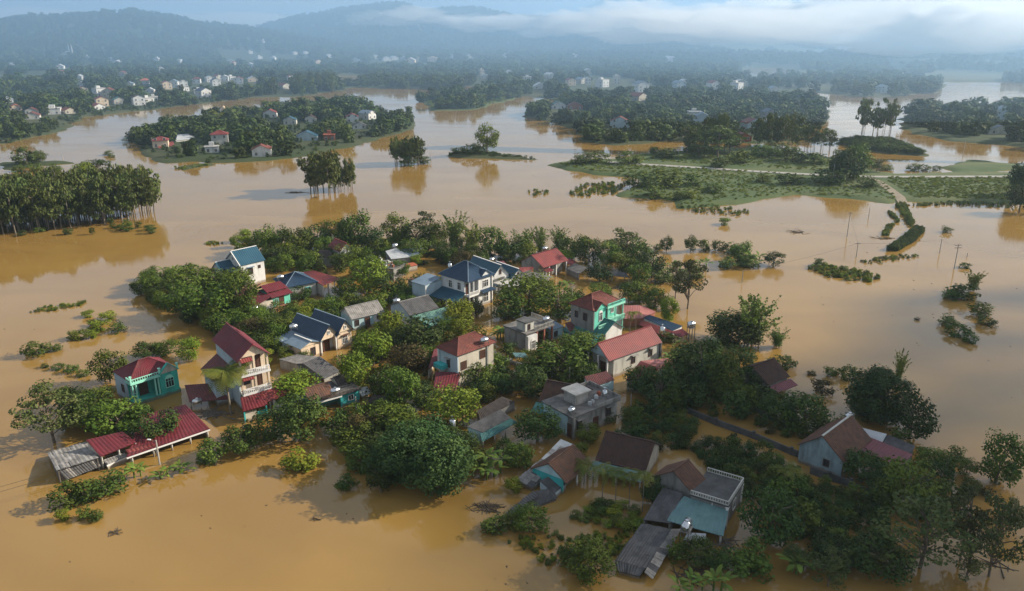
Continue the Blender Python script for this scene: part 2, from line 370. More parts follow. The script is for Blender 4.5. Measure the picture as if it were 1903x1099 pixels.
def shed(name, label, cat, planes, m, style='corr', wall=None, walls=(), posts=None, sheets=None, group=None, pitch=.36, pm=None, beam=None):
    """planes: list of [(px,py,z) eave-left, eave-right, top-right, top-left]; the walls stand under the listed edges (plane, edge)"""
    W3 = [[P(*c) for c in q] for q in planes]
    allp = [p for q in W3 for p in q]; c = sum(allp, Vector()) / len(allp); c.z = 0
    root = empty(name, c, 0, label, cat, group)
    ms = m if isinstance(m, (list, tuple)) else [m] * len(planes)
    st = style if isinstance(style, (list, tuple)) else [style] * len(planes)
    for i, q in enumerate(W3):
        q = [p - c for p in q]
        if sheets and sheets[i]:
            nu, nv = sheets[i]
            def at(u, v): return q[0].lerp(q[1], u).lerp(q[3].lerp(q[2], u), v)
            for a in range(nu):
                for b in range(nv):
                    j = Vector((rnd.uniform(-.04, .04), rnd.uniform(-.04, .04), rnd.uniform(0, .07) + .02 * (a % 2)))
                    d = .10 / nv if b < nv - 1 else 0
                    mb = roof_plane(MB(), at(a / nu, b / nv) + j, at((a + 1.03) / nu, b / nv) + j, at((a + 1.03) / nu, (b + 1) / nv + d) + j, at(a / nu, (b + 1) / nv + d) + j, style=st[i], pitch=pitch, th=.03)
                    mm = ms[i] if not isinstance(ms[i], list) else rnd.choice(ms[i])
                    link('roof_sheet', mb.mesh('roof_sheet', mm), root)
        else:
            link('roof_slope', roof_plane(MB(), *q, style=st[i], pitch=pitch).mesh('roof_slope', ms[i]), root)
        if beam:
            link('gutter', MB().beam(q[0] - Vector((0, 0, .1)), q[1] - Vector((0, 0, .1)), .14, .2).mesh('gutter', beam), root)
    cc = sum((p - c for p in allp), Vector()) / len(allp)
    for i, e in walls:
        p, q = W3[i][e] - c, W3[i][(e + 1) % 4] - c
        p2 = p.lerp(cc, .06); q2 = q.lerp(cc, .06)
        if p2.z > .1 or q2.z > .1:
            link('wall', MB().wall(p2, q2, -1, max(p.z - .16, -.5), max(q.z - .16, -.5)).mesh('wall', wall), root)
    for i, u, v in (posts or []):
        q = [p - c for p in W3[i]]; t = q[0].lerp(q[1], u).lerp(q[3].lerp(q[2], u), v)
        if t.z > .35: link('post', MB().box(t.x - .09, t.x + .09, t.y - .09, t.y + .09, -1, t.z - .1).mesh('post', pm or M['pale']), root)
    HOUSES.append(type('S', (), dict(root=root, c=c, rz=0, W=0, D=0, polys=[np.array([p.xy[:] for p in q]) for q in W3]))())
    return root

def tank(label, px, py, z, L=1.25, r=.44, rz=.6, stand=0.0, horizontal=True, legs='frame'):
    c = P(px, py, z); root = empty('water_tank', (c.x, c.y, z - r - .25 - stand), rz, label, 'water tank', 'steel water tanks on the roofs and yards')
    zc = stand + r + .25; b = MB()
    prof = [(-L / 2 - .14, r * .45), (-L / 2 - .05, r * .85), (-L / 2, r), (-.03, r), (0, r * 1.03), (.03, r), (L / 2, r), (L / 2 + .05, r * .85), (L / 2 + .14, r * .45)]
    n = 14; vs = []
    for x, rr in prof:
        for i in range(n):
            t = 2 * math.pi * i / n
            vs.append((x, rr * math.cos(t), zc + rr * math.sin(t)) if horizontal else (rr * math.cos(t), rr * math.sin(t), zc + x + (L / 2 - r)))
    fs = [(k * n + i, k * n + (i + 1) % n, (k + 1) * n + (i + 1) % n, (k + 1) * n + i) for k in range(len(prof) - 1) for i in range(n)]
    fs += [tuple(range(n)), tuple(range((len(prof) - 1) * n, len(prof) * n))]
    b.add(vs, fs); o = link('drum', b.mesh('drum', M['steel']), root)
    for p in o.data.polygons: p.use_smooth = len(p.vertices) == 4
    cp = (0, 0, zc + (r if horizontal else L)); link('lid', MB().tube((0, 0, cp[2] - .04), (0, 0, cp[2] + .12), .2, n=10).mesh('lid', M['steel']), root)
    for x in (-.45 * L, .45 * L) if horizontal else (-r * .7, r * .7):
        for y in (-.45, .45):
            link('leg', MB().box(x - .05, x + .05, y - .05, y + .05, 0 if stand or z > 1 else -1, zc - r * .75).mesh('leg', M['woodgrey'] if stand else M['steel']), root)
    if stand: link('platform', MB().box(-L / 2, L / 2, -.6, .6, zc - r - .12, zc - r - .02).mesh('platform', M['concrete']), root)
    return root

# ------------------------------------------------------------------ terrain: land above the flood, hills behind
def W2(pts): return np.array([P(x, y)[:2] for x, y in pts])
LAND = [W2(p) for p in [
    # far bank and the plain behind it
    [(-900, 430), (-300, 320), (-60, 278), (60, 258), (110, 243), (160, 218), (240, 210), (330, 199), (400, 191), (470, 181), (560, 180), (625, 170), (650, 163),
     (760, 165), (860, 168), (960, 178), (1040, 186), (1120, 196), (1240, 192), (1400, 182), (1500, 172), (1640, 182), (1740, 172), (1760, 152), (1880, 152), (2000, 165), (2600, 190), (4200, 120), (3600, 64), (-1700, 64), (-3000, 120)],
    # wooded island left of centre
    [(240, 262), (280, 249), (340, 236), (400, 224), (480, 213), (540, 208), (600, 200), (660, 195), (700, 214), (765, 226), (762, 240), (700, 258), (640, 276), (560, 291), (490, 300), (420, 303), (370, 300), (310, 303), (285, 296), (262, 280)],
    # wooded spit right of centre
    [(968, 216), (1000, 205), (1070, 190), (1160, 180), (1280, 182), (1420, 180), (1530, 200), (1538, 228), (1500, 248), (1485, 263), (1380, 267), (1260, 262), (1140, 270), (1082, 263), (1072, 240), (1000, 224)],
    # wooded point at the right edge
    [(1672, 234), (1690, 212), (1720, 206), (1800, 212), (1903, 205), (2300, 190), (2600, 300), (1990, 284), (1903, 276), (1850, 270), (1780, 264), (1705, 250)],
    # field peninsula with the road
    [(1018, 308), (1060, 300), (1130, 296), (1200, 284), (1300, 279), (1400, 276), (1500, 288), (1560, 298), (1620, 318), (1660, 323), (1760, 324), (1903, 319), (2300, 315), (2500, 420), (2000, 392), (1903, 380), (1790, 377), (1690, 376), (1650, 379), (1580, 369), (1480, 363), (1410, 372), (1372, 380), (1262, 388), (1250, 374), (1150, 364), (1182, 350), (1200, 333), (1100, 325), (1040, 316)],
    [(1555, 268), (1590, 262), (1660, 265), (1700, 279), (1722, 291), (1660, 289), (1600, 280)],
    [(1752, 312), (1800, 297), (1850, 303), (1903, 308), (2200, 305), (2200, 318), (1903, 317), (1780, 320)],
    [(780, 186), (830, 178), (900, 178), (962, 182), (940, 190), (880, 204), (800, 207)],
    [(830, 290), (870, 281), (930, 287), (1005, 298), (930, 295), (850, 294)],
    [(8, 305), (60, 301), (125, 300), (130, 304), (70, 309), (10, 318)],
    [(318, 312), (370, 306), (395, 307), (340, 317)],
]]
POOLS = [W2(p) for p in [
    [(1372, 131), (1400, 124), (1480, 124), (1492, 131), (1440, 149), (1385, 151)], [(1648, 127), (1692, 127), (1688, 137), (1655, 137)],
    [(1752, 182), (1775, 160), (1850, 158), (1903, 166), (1880, 178), (1830, 190), (1800, 210), (1752, 205)], [(618, 141), (682, 140), (672, 156), (630, 160)],
    [(1440, 186), (1500, 178), (1560, 180), (1540, 190), (1470, 193)], [(860, 160), (960, 162), (940, 170), (860, 168)],
]]
def sdist(XY, poly):
    """signed distance to a polygon, positive inside"""
    x, y = XY[:, 0], XY[:, 1]; best = np.full(len(x), 1e18); ins = np.zeros(len(x), bool)
    for (x0, y0), (x1, y1) in zip(poly, np.roll(poly, -1, 0)):
        dx, dy = x1 - x0, y1 - y0; t = np.clip(((x - x0) * dx + (y - y0) * dy) / (dx * dx + dy * dy + 1e-12), 0, 1)
        best = np.minimum(best, (x - x0 - t * dx) ** 2 + (y - y0 - t * dy) ** 2)
        c = (y0 > y) != (y1 > y)
        with np.errstate(divide='ignore', invalid='ignore'): ins ^= c & (x < (x1 - x0) * (y - y0) / (y1 - y0) + x0)
    d = np.sqrt(best); return np.where(ins, d, -d)
def vnoise(XY, sc, seed=0):
    g = np.random.default_rng(seed).random((64, 64)); u = XY / sc; i = np.floor(u).astype(int); f = u - i; f = f * f * (3 - 2 * f)
    a = g[i[:, 0] % 64, i[:, 1] % 64]; b = g[(i[:, 0] + 1) % 64, i[:, 1] % 64]; c = g[i[:, 0] % 64, (i[:, 1] + 1) % 64]; d = g[(i[:, 0] + 1) % 64, (i[:, 1] + 1) % 64]
    return (a * (1 - f[:, 0]) + b * f[:, 0]) * (1 - f[:, 1]) + (c * (1 - f[:, 0]) + d * f[:, 0]) * f[:, 1]
RIDGES = [  # crest outline as seen, distance, half-width
    ([(-700, 60), (-200, 52), (0, 46), (60, 38), (120, 36), (160, 33), (245, 25), (330, 38), (380, 50), (440, 55), (520, 66), (620, 80), (760, 90), (900, 110)], 2300, 520),
    ([(300, 90), (420, 66), (480, 53), (560, 34), (640, 20), (700, 12), (745, 9), (790, 23), (870, 17), (900, 20), (960, 34), (1040, 36), (1120, 40), (1220, 50), (1350, 58), (1450, 72), (1560, 85), (1700, 100), (2300, 110)], 3000, 620),
    ([(1200, 96), (1400, 88), (1560, 86), (1700, 80), (1800, 75), (1903, 79), (2200, 70), (2800, 60)], 3300, 500),
    ([(250, 46), (300, 33), (370, 25), (430, 28), (500, 24), (560, 30), (640, 30), (760, 24), (900, 26), (1000, 30), (1060, 28), (1095, 10), (1130, -6), (1160, -14), (1200, -4), (1260, 24), (1400, 50)], 5200, 700),
]
RID = []
for pts, r0, s in RIDGES:
    az, hh = zip(*[(lambda ae: (ae[0], CAM_H + r0 * ae[1]))(ray_el(x, y)) for x, y in pts]); RID.append((np.array(az), np.array(hh), r0, s))
def height(XY):
    XY = np.asarray(XY, float).reshape(-1, 2); sdv = np.full(len(XY), -1e9)
    for p in LAND: sdv = np.maximum(sdv, sdist(XY, p))
    for p in POOLS: sdv = np.minimum(sdv, -sdist(XY, p))
    r = np.hypot(XY[:, 0], XY[:, 1]); az = np.arctan2(XY[:, 0], XY[:, 1])
    wob = (vnoise(XY, 14, 3) - .5) * 5 + (vnoise(XY, 5, 4) - .5) * 2
    z = np.clip((sdv + wob * np.clip(r / 300, .3, 2.5)) * .30, -3, .9) + np.where(sdv > 6, (vnoise(XY, 40, 5) - .3) * .5, 0)
    far = np.clip((r - 1000) / 900, 0, 1) * (sdv > 0); z = z + far * (4 * vnoise(XY, 160, 6) + 3)
    for a, hh, r0, s in RID:
        Hh = np.interp(az, a, hh, left=hh[0], right=hh[-1]); rr = r0 + (vnoise(XY, 700, 8) - .5) * 260
        g = np.exp(-((r - rr) / s) ** 2) * np.clip((r - 1300) / 500, 0, 1)
        rough = (vnoise(XY, 240, 9) - .5) * .30 + (vnoise(XY, 90, 10) - .5) * .12
        z = np.maximum(z, np.where(g > .01, Hh * g * (1 + rough * (1 - g * g)) + 2.5 * vnoise(XY, 40, 11) - 4 * (1 - np.clip(g * 12, 0, 1)), -9))
    return z
def hz(p): return float(height([(p[0], p[1])])[0])
def hit(x, y):
    """first point of the ground seen at a photo pixel"""
    az, el = ray_el(x, y); r = np.geomspace(300, 6000, 700); pts = np.column_stack([r * math.sin(az), r * math.cos(az)]); zz = height(pts); zr = CAM_H + r * el
    k = np.argmax(zz >= zr) if (zz >= zr).any() else len(r) - 1
    return Vector((pts[k, 0], pts[k, 1], zz[k]))
def build_terrain():
    nr, na = 560, 460
    r = np.geomspace(62, 9500, nr); a = np.linspace(-1.0, 1.0, na)
    R, A = np.meshgrid(r, a, indexing='ij'); XY = np.stack([R * np.sin(A), R * np.cos(A)], -1).reshape(-1, 2)
    Z = height(XY); V = np.concatenate([XY, Z[:, None]], 1)
    i = np.arange(nr - 1)[:, None] * na + np.arange(na - 1)[None]; Q = np.stack([i, i + 1, i + na + 1, i + na], -1).reshape(-1, 4)
    keep = (Z[Q] > -1.5).any(1); Q = Q[keep]
    m = mat('land', (.030, .050, .016), (.060, .064, .026), rough=.95, scale=.012, detail=8, lo=.40, hi=.60, stain=(.035, .055, .022), stain_amt=.5)
    me = np_mesh('ground', V, Q[:, ::-1], m, smooth=True)
    fm = mat('grass_field', (.045, .080, .022), (.080, .100, .034), rough=.95, scale=.05, detail=8, lo=.42, hi=.58, stretch=(.5, 1.6, 1)); me.materials.append(fm)
    ctr = V[Q].mean(1)[:, :2]; k = np.zeros(len(Q), bool)
    for i in (4, 6, 7): k |= sdist(ctr, LAND[i]) > -6
    me.polygons.foreach_set('material_index', k.astype(np.int32))
    o = link('ground', me); tag(o, 'green land rising above the flood, with wooded hills behind', kind='structure')
build_terrain()

# the flood: brown silt water, one sheet to the horizon
def build_water():
    m = bpy.data.materials.new('flood_water'); m.use_nodes = True; nt = m.node_tree; N = nt.nodes; L = nt.links; b = N['Principled BSDF']
    geo = N.new('ShaderNodeNewGeometry')
    def noise(sc, det, stretch=(1, 1, 1), dist=0):
        mp = N.new('ShaderNodeMapping'); mp.inputs['Scale'].default_value = stretch; L.new(geo.outputs['Position'], mp.inputs[0])
        n = N.new('ShaderNodeTexNoise'); n.inputs['Scale'].default_value = sc; n.inputs['Detail'].default_value = det; n.inputs['Distortion'].default_value = dist
        L.new(mp.outputs[0], n.inputs['Vector']); return n.outputs[0]
    def rng(v, a, c):
        r = N.new('ShaderNodeMapRange'); r.inputs[1].default_value = a; r.inputs[2].default_value = c; L.new(v, r.inputs[0]); return r.outputs[0]
    mx = N.new('ShaderNodeMix'); mx.data_type = 'RGBA'; L.new(rng(noise(.022, 5, (1, 1.6, 1), 1.2), .35, .65), mx.inputs[0])
    mx.inputs[6].default_value = (.285, .172, .044, 1); mx.inputs[7].default_value = (.238, .140, .036, 1)
    L.new(mx.outputs[2], b.inputs['Base Color'])
    rr = N.new('ShaderNodeMapRange'); rr.inputs[1].default_value = .38; rr.inputs[2].default_value = .66; rr.inputs[3].default_value = .03; rr.inputs[4].default_value = .15; L.new(noise(.018, 6, (.7, 2.2, 1), 1.8), rr.inputs[0]); L.new(rr.outputs[0], b.inputs['Roughness'])
    b.inputs['IOR'].default_value = 1.52; b.inputs['Specular IOR Level'].default_value = .5
    b1 = N.new('ShaderNodeBump'); b1.inputs['Strength'].default_value = .10; b1.inputs['Distance'].default_value = .05; L.new(noise(.9, 3, (.6, 1.2, 1)), b1.inputs['Height'])
    b2 = N.new('ShaderNodeBump'); b2.inputs['Strength'].default_value = .05; b2.inputs['Distance'].default_value = .5; L.new(noise(.06, 4, (1, 1, 1), .6), b2.inputs['Height']); L.new(b1.outputs[0], b2.inputs['Normal'])
    L.new(b2.outputs[0], b.inputs['Normal'])
    s = 11000; me = MB().quad((-s, -s, 0), (s, -s, 0), (s, s, 0), (-s, s, 0)).mesh('flood_water', m)
    tag(link('flood_water', me), 'brown silty flood water covering the valley floor', kind='structure')
build_water()

def ribbon(name, label, pts, w, m, z=.95):
    """a road laid as a sheet along its line, 5 cm proud of the land, with a skirt so that it never shows a gap"""
    c = []
    ctrl = [P(x, y, z) for x, y in pts]
    for a, b in zip(ctrl, ctrl[1:]):
        n = max(2, int((b - a).length / 6)); c += [a.lerp(b, i / n) for i in range(n)]
    c.append(ctrl[-1]); mb = MB(); L, Rr = [], []
    for i, p in enumerate(c):
        d = (c[min(i + 1, len(c) - 1)] - c[max(i - 1, 0)]); d.z = 0; d.normalize(); n = Vector((-d.y, d.x, 0)) * w / 2
        zz = max(hz(p), hz(p + n), hz(p - n), .3) + .10; L.append(Vector((p.x + n.x, p.y + n.y, zz))); Rr.append(Vector((p.x - n.x, p.y - n.y, zz)))
    k = Vector((0, 0, 1.2))
    for i in range(len(c) - 1):
        mb.quad(Rr[i], Rr[i + 1], L[i + 1], L[i]); mb.quad(Rr[i] - k, Rr[i + 1] - k, Rr[i + 1], Rr[i]); mb.quad(L[i + 1] - k, L[i] - k, L[i], L[i + 1])
    return tag(link(name, mb.mesh(name, m)), label, kind='structure')
ROADPTS = [(1130, 302), (1200, 307), (1300, 313), (1400, 319), (1460, 322), (1560, 327), (1640, 329), (1740, 329), (1903, 329), (2100, 329)]
ribbon('road', 'pale concrete road crossing the field peninsula', [(1130, 302), (1200, 307), (1300, 313), (1400, 319), (1460, 322), (1560, 327), (1640, 329), (1740, 329), (1903, 329), (2100, 329)], 4.0, M['road'])
ribbon('path', 'dirt track leading from the road down to the water', [(1618, 331), (1640, 343), (1656, 354), (1672, 366), (1682, 377)], 3.4, M['dirt'])

# ------------------------------------------------------------------ vegetation meshes (unit width, unit height)
def leaves(C, Nn, size, rng, aspect=1.0, jit=.6):
    n = len(C); nn = Nn + rng.normal(0, jit, (n, 3)); nn /= np.linalg.norm(nn, axis=1)[:, None] + 1e-9
    t = np.cross(nn, rng.normal(0, 1, (n, 3))); t /= np.linalg.norm(t, axis=1)[:, None] + 1e-9; b = np.cross(nn, t)
    s = (size * rng.uniform(.6, 1.35, n))[:, None]; t = t * s * .5 * aspect; b = b * s * .5
    V = np.stack([C - t - b * .35, C + b * .0 - b, C + t - b * .1, C + b], 1)
    V = np.stack([C - t, C - b * .75, C + t, C + b * .75], 1)
    return V.reshape(-1, 3)
def quads(n): return np.arange(n * 4).reshape(-1, 4)
def sph(n, rng):
    v = rng.normal(0, 1, (n, 3)); return v / np.linalg.norm(v, axis=1)[:, None]
def crown_round(rng, nclump=34, per=66, leaf=.055, low=.02, squash=1.0, spread=.40, cr=(.12, .22), up=.35):
    C, Nn = [], []
    d = sph(nclump, rng); rad = rng.uniform(.55, 1.0, nclump) ** .6
    wide = np.where(d[:, 2] < 0, .92, 1.0)
    ctr = np.stack([d[:, 0] * rad * spread * wide, d[:, 1] * rad * spread * wide, .46 + d[:, 2] * rad * .40 * squash], 1)
    ctr += rng.normal(0, .03, ctr.shape); ctr[:, 2] = np.clip(ctr[:, 2], low + .06, .90)
    for c in ctr:
        r = rng.uniform(*cr); n = int(per * (r / .15) ** 2 * rng.uniform(.7, 1.2)); s = sph(n, rng); s[:, 2] = s[:, 2] * .9 + .12
        C.append(c + s * r * np.array([1, 1, .85]) * rng.uniform(.6, 1.08, (n, 1))); Nn.append(s + np.array([0, 0, up]) + .5 * (c - [0, 0, .4]))
    C = np.concatenate(C); C[:, 2] = np.maximum(C[:, 2], .0); return C, np.concatenate(Nn)
def tube_np(pts, r0, r1, n=5):
    V, Q = [], []
    pts = [np.array(p, float) for p in pts]
    for k, p in enumerate(pts):
        d = pts[min(k + 1, len(pts) - 1)] - pts[max(k - 1, 0)]; d /= np.linalg.norm(d) + 1e-9; a = np.cross(d, [.3, .9, .1]); a /= np.linalg.norm(a) + 1e-9; b = np.cross(d, a)
        r = r0 + (r1 - r0) * k / max(1, len(pts) - 1)
        for i in range(n): t = 2 * math.pi * i / n; V.append(p + r * (a * math.cos(t) + b * math.sin(t)))
    for k in range(len(pts) - 1):
        for i in range(n): Q.append((k * n + i, k * n + (i + 1) % n, (k + 1) * n + (i + 1) % n, (k + 1) * n + i))
    return V, Q
def tubes_mesh(name, lst, m):
    V, Q = [], []
    for pts, r0, r1 in lst:
        v, q = tube_np(pts, r0, r1); o = len(V); V += v; Q += [tuple(i + o for i in f) for f in q]
    return np_mesh(name, V, Q, m, smooth=True)
def leafmesh(name, C, Nn, size, rng, m, **k): V = leaves(C, Nn, size, rng, **k); return np_mesh(name, V, quads(len(C)), m)

PROTO = {}                                    # kind -> list of (crown mesh, trunk mesh)
def limbs_round(rng):
    L = [([(0, 0, -.12), (.01, 0, .2), (.0, .01, .5)], .030, .016)]
    for i in range(6):
        a = rng.uniform(0, 6.28); L.append(([(0, 0, .22 + .04 * i), (.16 * math.cos(a), .16 * math.sin(a), .42 + .05 * i), (.32 * math.cos(a), .32 * math.sin(a), .55 + .05 * i)], .014, .004))
    return L
def make_protos():
    for kind, lk, nv in (('b', 'b', 4), ('d', 'd', 4), ('g', 'g', 3), ('w', 'w', 2)):
        for v in range(nv):
            rng = np.random.default_rng(100 + v + 17 * 'bdgw'.index(kind))
            C, Nn = crown_round(rng, nclump=int(rng.integers(26, 40)), squash=rng.uniform(.9, 1.12))
            PROTO.setdefault(kind, []).append((leafmesh('crown', C, Nn, .052, rng, LEAF[lk]), tubes_mesh('trunk', limbs_round(rng), BARK)))
    for v in range(3):                         # mid-distance versions, fewer and larger leaves
        for kind, lk in (('B', 'b'), ('D', 'd')):
            rng = np.random.default_rng(300 + v + (9 if kind == 'D' else 0)); C, Nn = crown_round(rng, nclump=26, per=24, cr=(.13, .22))
            PROTO.setdefault(kind, []).append((leafmesh('crown', C, Nn, .085, rng, LEAF[lk]), tubes_mesh('trunk', limbs_round(rng)[:4], BARK)))
    for v in range(3):                         # open crown of flat tiers on visible limbs
        rng = np.random.default_rng(400 + v); C, Nn = [], []; L = [([(0, 0, -.1), (.02, .01, .3), (-.01, .02, .62), (.01, 0, .92)], .024, .006)]
        for i in range(30):
            h = rng.uniform(.34, .97); a = rng.uniform(0, 6.28); rr = rng.uniform(.06, .44) * (1.12 - .55 * abs(h - .55)); c = np.array([rr * math.cos(a), rr * math.sin(a), h])
            L.append(([(0, 0, h - .20), (c[0] * .5, c[1] * .5, h - .07), tuple(c)], .009, .003)); n = int(rng.integers(60, 120)); s = sph(n, rng); k = rng.uniform(.09, .16)
            C.append(c + s * np.array([k, k, k * .38])); Nn.append(s * .5 + np.array([0, 0, .8]))
        PROTO.setdefault('a', []).append((leafmesh('crown', np.concatenate(C), np.concatenate(Nn), .042, rng, LEAF['a']), tubes_mesh('trunk', L, BARK)))
    for v in range(2):                         # big rounded bamboo mound
        rng = np.random.default_rng(470 + v); C, Nn = crown_round(rng, nclump=64, per=150, cr=(.11, .20), squash=1.1); PROTO.setdefault('q', []).append((leafmesh('crown', C, Nn, .056, rng, LEAF['k'], aspect=.5), tubes_mesh('trunk', limbs_round(rng)[:1], BARK)))
    for kind in 'mk':                          # bamboo: arching plumes
        for v in range(3):
            rng = np.random.default_rng(500 + v + (7 if kind == 'k' else 0)); C, Nn, L = [], [], []
            for i in range(44):
                a = rng.uniform(0, 6.28); lean = rng.uniform(.10, .46) ** (1 if kind == 'm' else .9); hh = rng.uniform(.55, 1.0) - .35 * max(0, lean - .3); b0 = np.array([rng.normal(0, .07), rng.normal(0, .07), 0])
                def pt(t): return b0 + np.array([math.cos(a) * lean * t ** 1.8, math.sin(a) * lean * t ** 1.8, hh * (1.28 * t - .28 * t ** 3)])
                if i % 3 == 0: L.append(([b0 - [0, 0, .1]] + [pt(t) for t in (.25, .5, .75, .95)], .006, .002))
                n = 78; t = rng.uniform(.12, 1.0, n); q = np.array([pt(x) for x in t]); w = .075 * np.sin(np.pi * np.clip(t * .85 + .13, 0, 1))[:, None]
                s = sph(n, rng); q = q + s * w; q[:, 2] = np.maximum(q[:, 2], .01); C.append(q); Nn.append(s * .8 + np.array([math.cos(a) * .4, math.sin(a) * .4, .55]))
            PROTO.setdefault(kind, []).append((leafmesh('crown', np.concatenate(C), np.concatenate(Nn), .062, rng, LEAF[kind], aspect=.45), tubes_mesh('trunk', L, BARK_PALE)))
    for v in range(4):                         # eucalyptus: bare pale stem, crown in the upper half
        rng = np.random.default_rng(600 + v); C, Nn = [], []; bend = rng.normal(0, .05, 2)
        L = [([(0, 0, -.12), (bend[0], bend[1], .35), (0, 0, .7), (0, 0, .96)], .030, .008)]
        for i in range(28):
            h = rng.uniform(.27, .96); a = rng.uniform(0, 6.28); rr = rng.uniform(.08, .40) * (1.25 - .75 * abs(h - .62) * 2); c = np.array([rr * math.cos(a), rr * math.sin(a), h]); k = rng.uniform(.10, .19)
            n = int(rng.integers(20, 40)); s = sph(n, rng); C.append(c + s * np.array([k, k, k * .36])); Nn.append(s * .8 + np.array([0, 0, .4]))
            if i < 6: L.append(([(0, 0, h - .1), tuple(c)], .012, .004))
        PROTO.setdefault('e', []).append((leafmesh('crown', np.concatenate(C), np.concatenate(Nn), .088, rng, LEAF['e']), tubes_mesh('trunk', L, BARK_PALE)))
    for v in range(3):                         # thin airy eucalyptus
        rng = np.random.default_rng(650 + v); C, Nn = [], []; L = [([(0, 0, -.12), (.04, .02, .4), (0, 0, .97)], .018, .006)]
        for i in range(13):
            h = rng.uniform(.45, .97); a = rng.uniform(0, 6.28); rr = rng.uniform(.05, .40); c = np.array([rr * math.cos(a), rr * math.sin(a), h]); k = rng.uniform(.10, .17); n = int(rng.integers(10, 18)); s = sph(n, rng)
            C.append(c + s * np.array([k, k, k * .35])); Nn.append(s * .8 + np.array([0, 0, .4])); L.append(([(0, 0, h - .12), tuple(c)], .008, .003))
        PROTO.setdefault('E', []).append((leafmesh('crown', np.concatenate(C), np.concatenate(Nn), .11, rng, LEAF['e']), tubes_mesh('trunk', L, BARK_PALE)))
    for kind, lk in (('s', 's'), ('f', 'd'), ('h', 'g'), ('x', 'w')):     # shrubs, leafy to the ground
        for v in range(3):
            rng = np.random.default_rng(700 + v + 5 * 'sfhx'.index(kind)); C, Nn = crown_round(rng, nclump=20, per=30, low=-.04, spread=.36, cr=(.12, .24), squash=1.1)
            C[:, 2] = np.maximum(C[:, 2] * 1.1 - .1, -.06); PROTO.setdefault(kind, []).append((leafmesh('foliage', C, Nn, .085, rng, LEAF[lk]), tubes_mesh('stem', [([(0, 0, -.2), (.02, 0, .5)], .03, .01)], BARK)))
    for v in range(4):                         # far canopy lump
        rng = np.random.default_rng(800 + v); C, Nn = crown_round(rng, nclump=13, per=13, cr=(.16, .26), low=0, squash=1.1); PROTO.setdefault('far', []).append((leafmesh('far_canopy', C, Nn, .16, rng, LEAF['far']), None))
make_protos()

def frond_mesh(name, L, w, droop, m, n=7, split=True, seed=0):
    """a palm frond: arched midrib with hanging leaflets"""
    rng = np.random.default_rng(seed); V, Q = [], []
    def pt(t): return np.array([L * t * (1 - .22 * droop * t), 0, L * (.42 * t - droop * t * t)])
    for side in (-1, 1):
        k = n * 2
        for i in range(k):
            t0, t1 = .12 + .88 * i / k, .12 + .88 * (i + (.62 if split else 1)) / k; ww = w * math.sin(math.pi * min(1, .16 + .86 * t0)) ** .6 * rng.uniform(.85, 1.1)
            a, b = pt(t0), pt(t1); tip = (a + b) / 2 + np.array([.35 * ww, side * ww, -.55 * ww]); o = len(V); V += [a, b, tip + (b - a) * .3, tip - (b - a) * .2]; Q.append((o, o + 1, o + 2, o + 3))
    v, q = tube_np([pt(t) for t in (0, .3, .6, .9)], .03 * L / 3, .008, 4); o = len(V); V += v; Q += [tuple(i + o for i in f) for f in q]
    return np_mesh(name, V, Q, m)
def banana_leaf(L, w, m, seed):
    rng = np.random.default_rng(seed); V, Q = [], []; k = 9; dr = rng.uniform(.45, .85)
    for i in range(k + 1):
        t = i / k; ww = w * (math.sin(math.pi * min(1, max(0, t - .12) / .88)) ** .55 if t > .12 else .04) * rng.uniform(.8, 1.1); x = L * t * (1 - .25 * dr * t); z = L * (.75 * t - dr * t * t)
        V += [(x, -ww, z - .25 * ww), (x, 0, z), (x, ww, z - .25 * ww)]
    for i in range(k): o = 3 * i; Q += [(o, o + 1, o + 4, o + 3), (o + 1, o + 2, o + 5, o + 4)]
    return np_mesh('leaf', V, Q, m)
FROND = [frond_mesh('frond', 3.3, .95, d, LEAF['c'], n=8, seed=i) for i, d in enumerate((.25, .55, .85, 1.1))]
AFROND = [frond_mesh('frond', 1.5, .34, d, LEAF['c'], n=5, seed=9 + i) for i, d in enumerate((.4, .8, 1.2))]
BLEAF = [banana_leaf(1.9, .24, LEAF['n'], i) for i in range(4)]
def stem_mesh(name, h, r0, r1, m, bend=.0): return tubes_mesh(name, [([(0, 0, -1), (bend * .4, 0, h * .35), (bend * .8, 0, h * .7), (bend, 0, h)], r0, r1)], m)
PALMTRUNK = {}
def palm(name, label, p, h, frs, nf, scale, cat, group=None, r=.17, m=None, bend=.3):
    m = m or BARK_PALE
    root = empty(name, (p[0], p[1], 0), rnd.uniform(0, 6.28), label, cat, group); k = (round(h), r)
    if k not in PALMTRUNK: PALMTRUNK[k] = stem_mesh('trunk', h, r, r * .7, m, bend)
    t = link('trunk', PALMTRUNK[k], root)
    for i in range(nf):
        o = link('frond', frs[i % len(frs)], root, (bend, 0, h - .05), i * 2.39996 + rnd.uniform(-.15, .15)); s = scale * rnd.uniform(.85, 1.1); o.scale = (s, s, s)
    return root
BSTEM = [stem_mesh('stem', h, .13, .09, LEAF['n']) for h in (.5, 1.2, 2.0)]
def banana(label, p, scale=1.0, tall=1, group=None):
    z = max(0, hz(p)); root = empty('banana_plant', (p[0], p[1], z), rnd.uniform(0, 6.28), label, 'banana plant', group); link('stem', BSTEM[tall], root); h = (.5, 1.2, 2.0)[tall]
    for i in range(8):
        o = link('leaf', BLEAF[i % 4], root, (0, 0, h - .1), i * 2.39996 + rnd.uniform(-.2, .2)); s = rnd.uniform(.8, 1.15); o.scale = (s, s, s); o.rotation_euler.y = rnd.uniform(-.35, .25)
    root.scale = (scale,) * 3
    return root
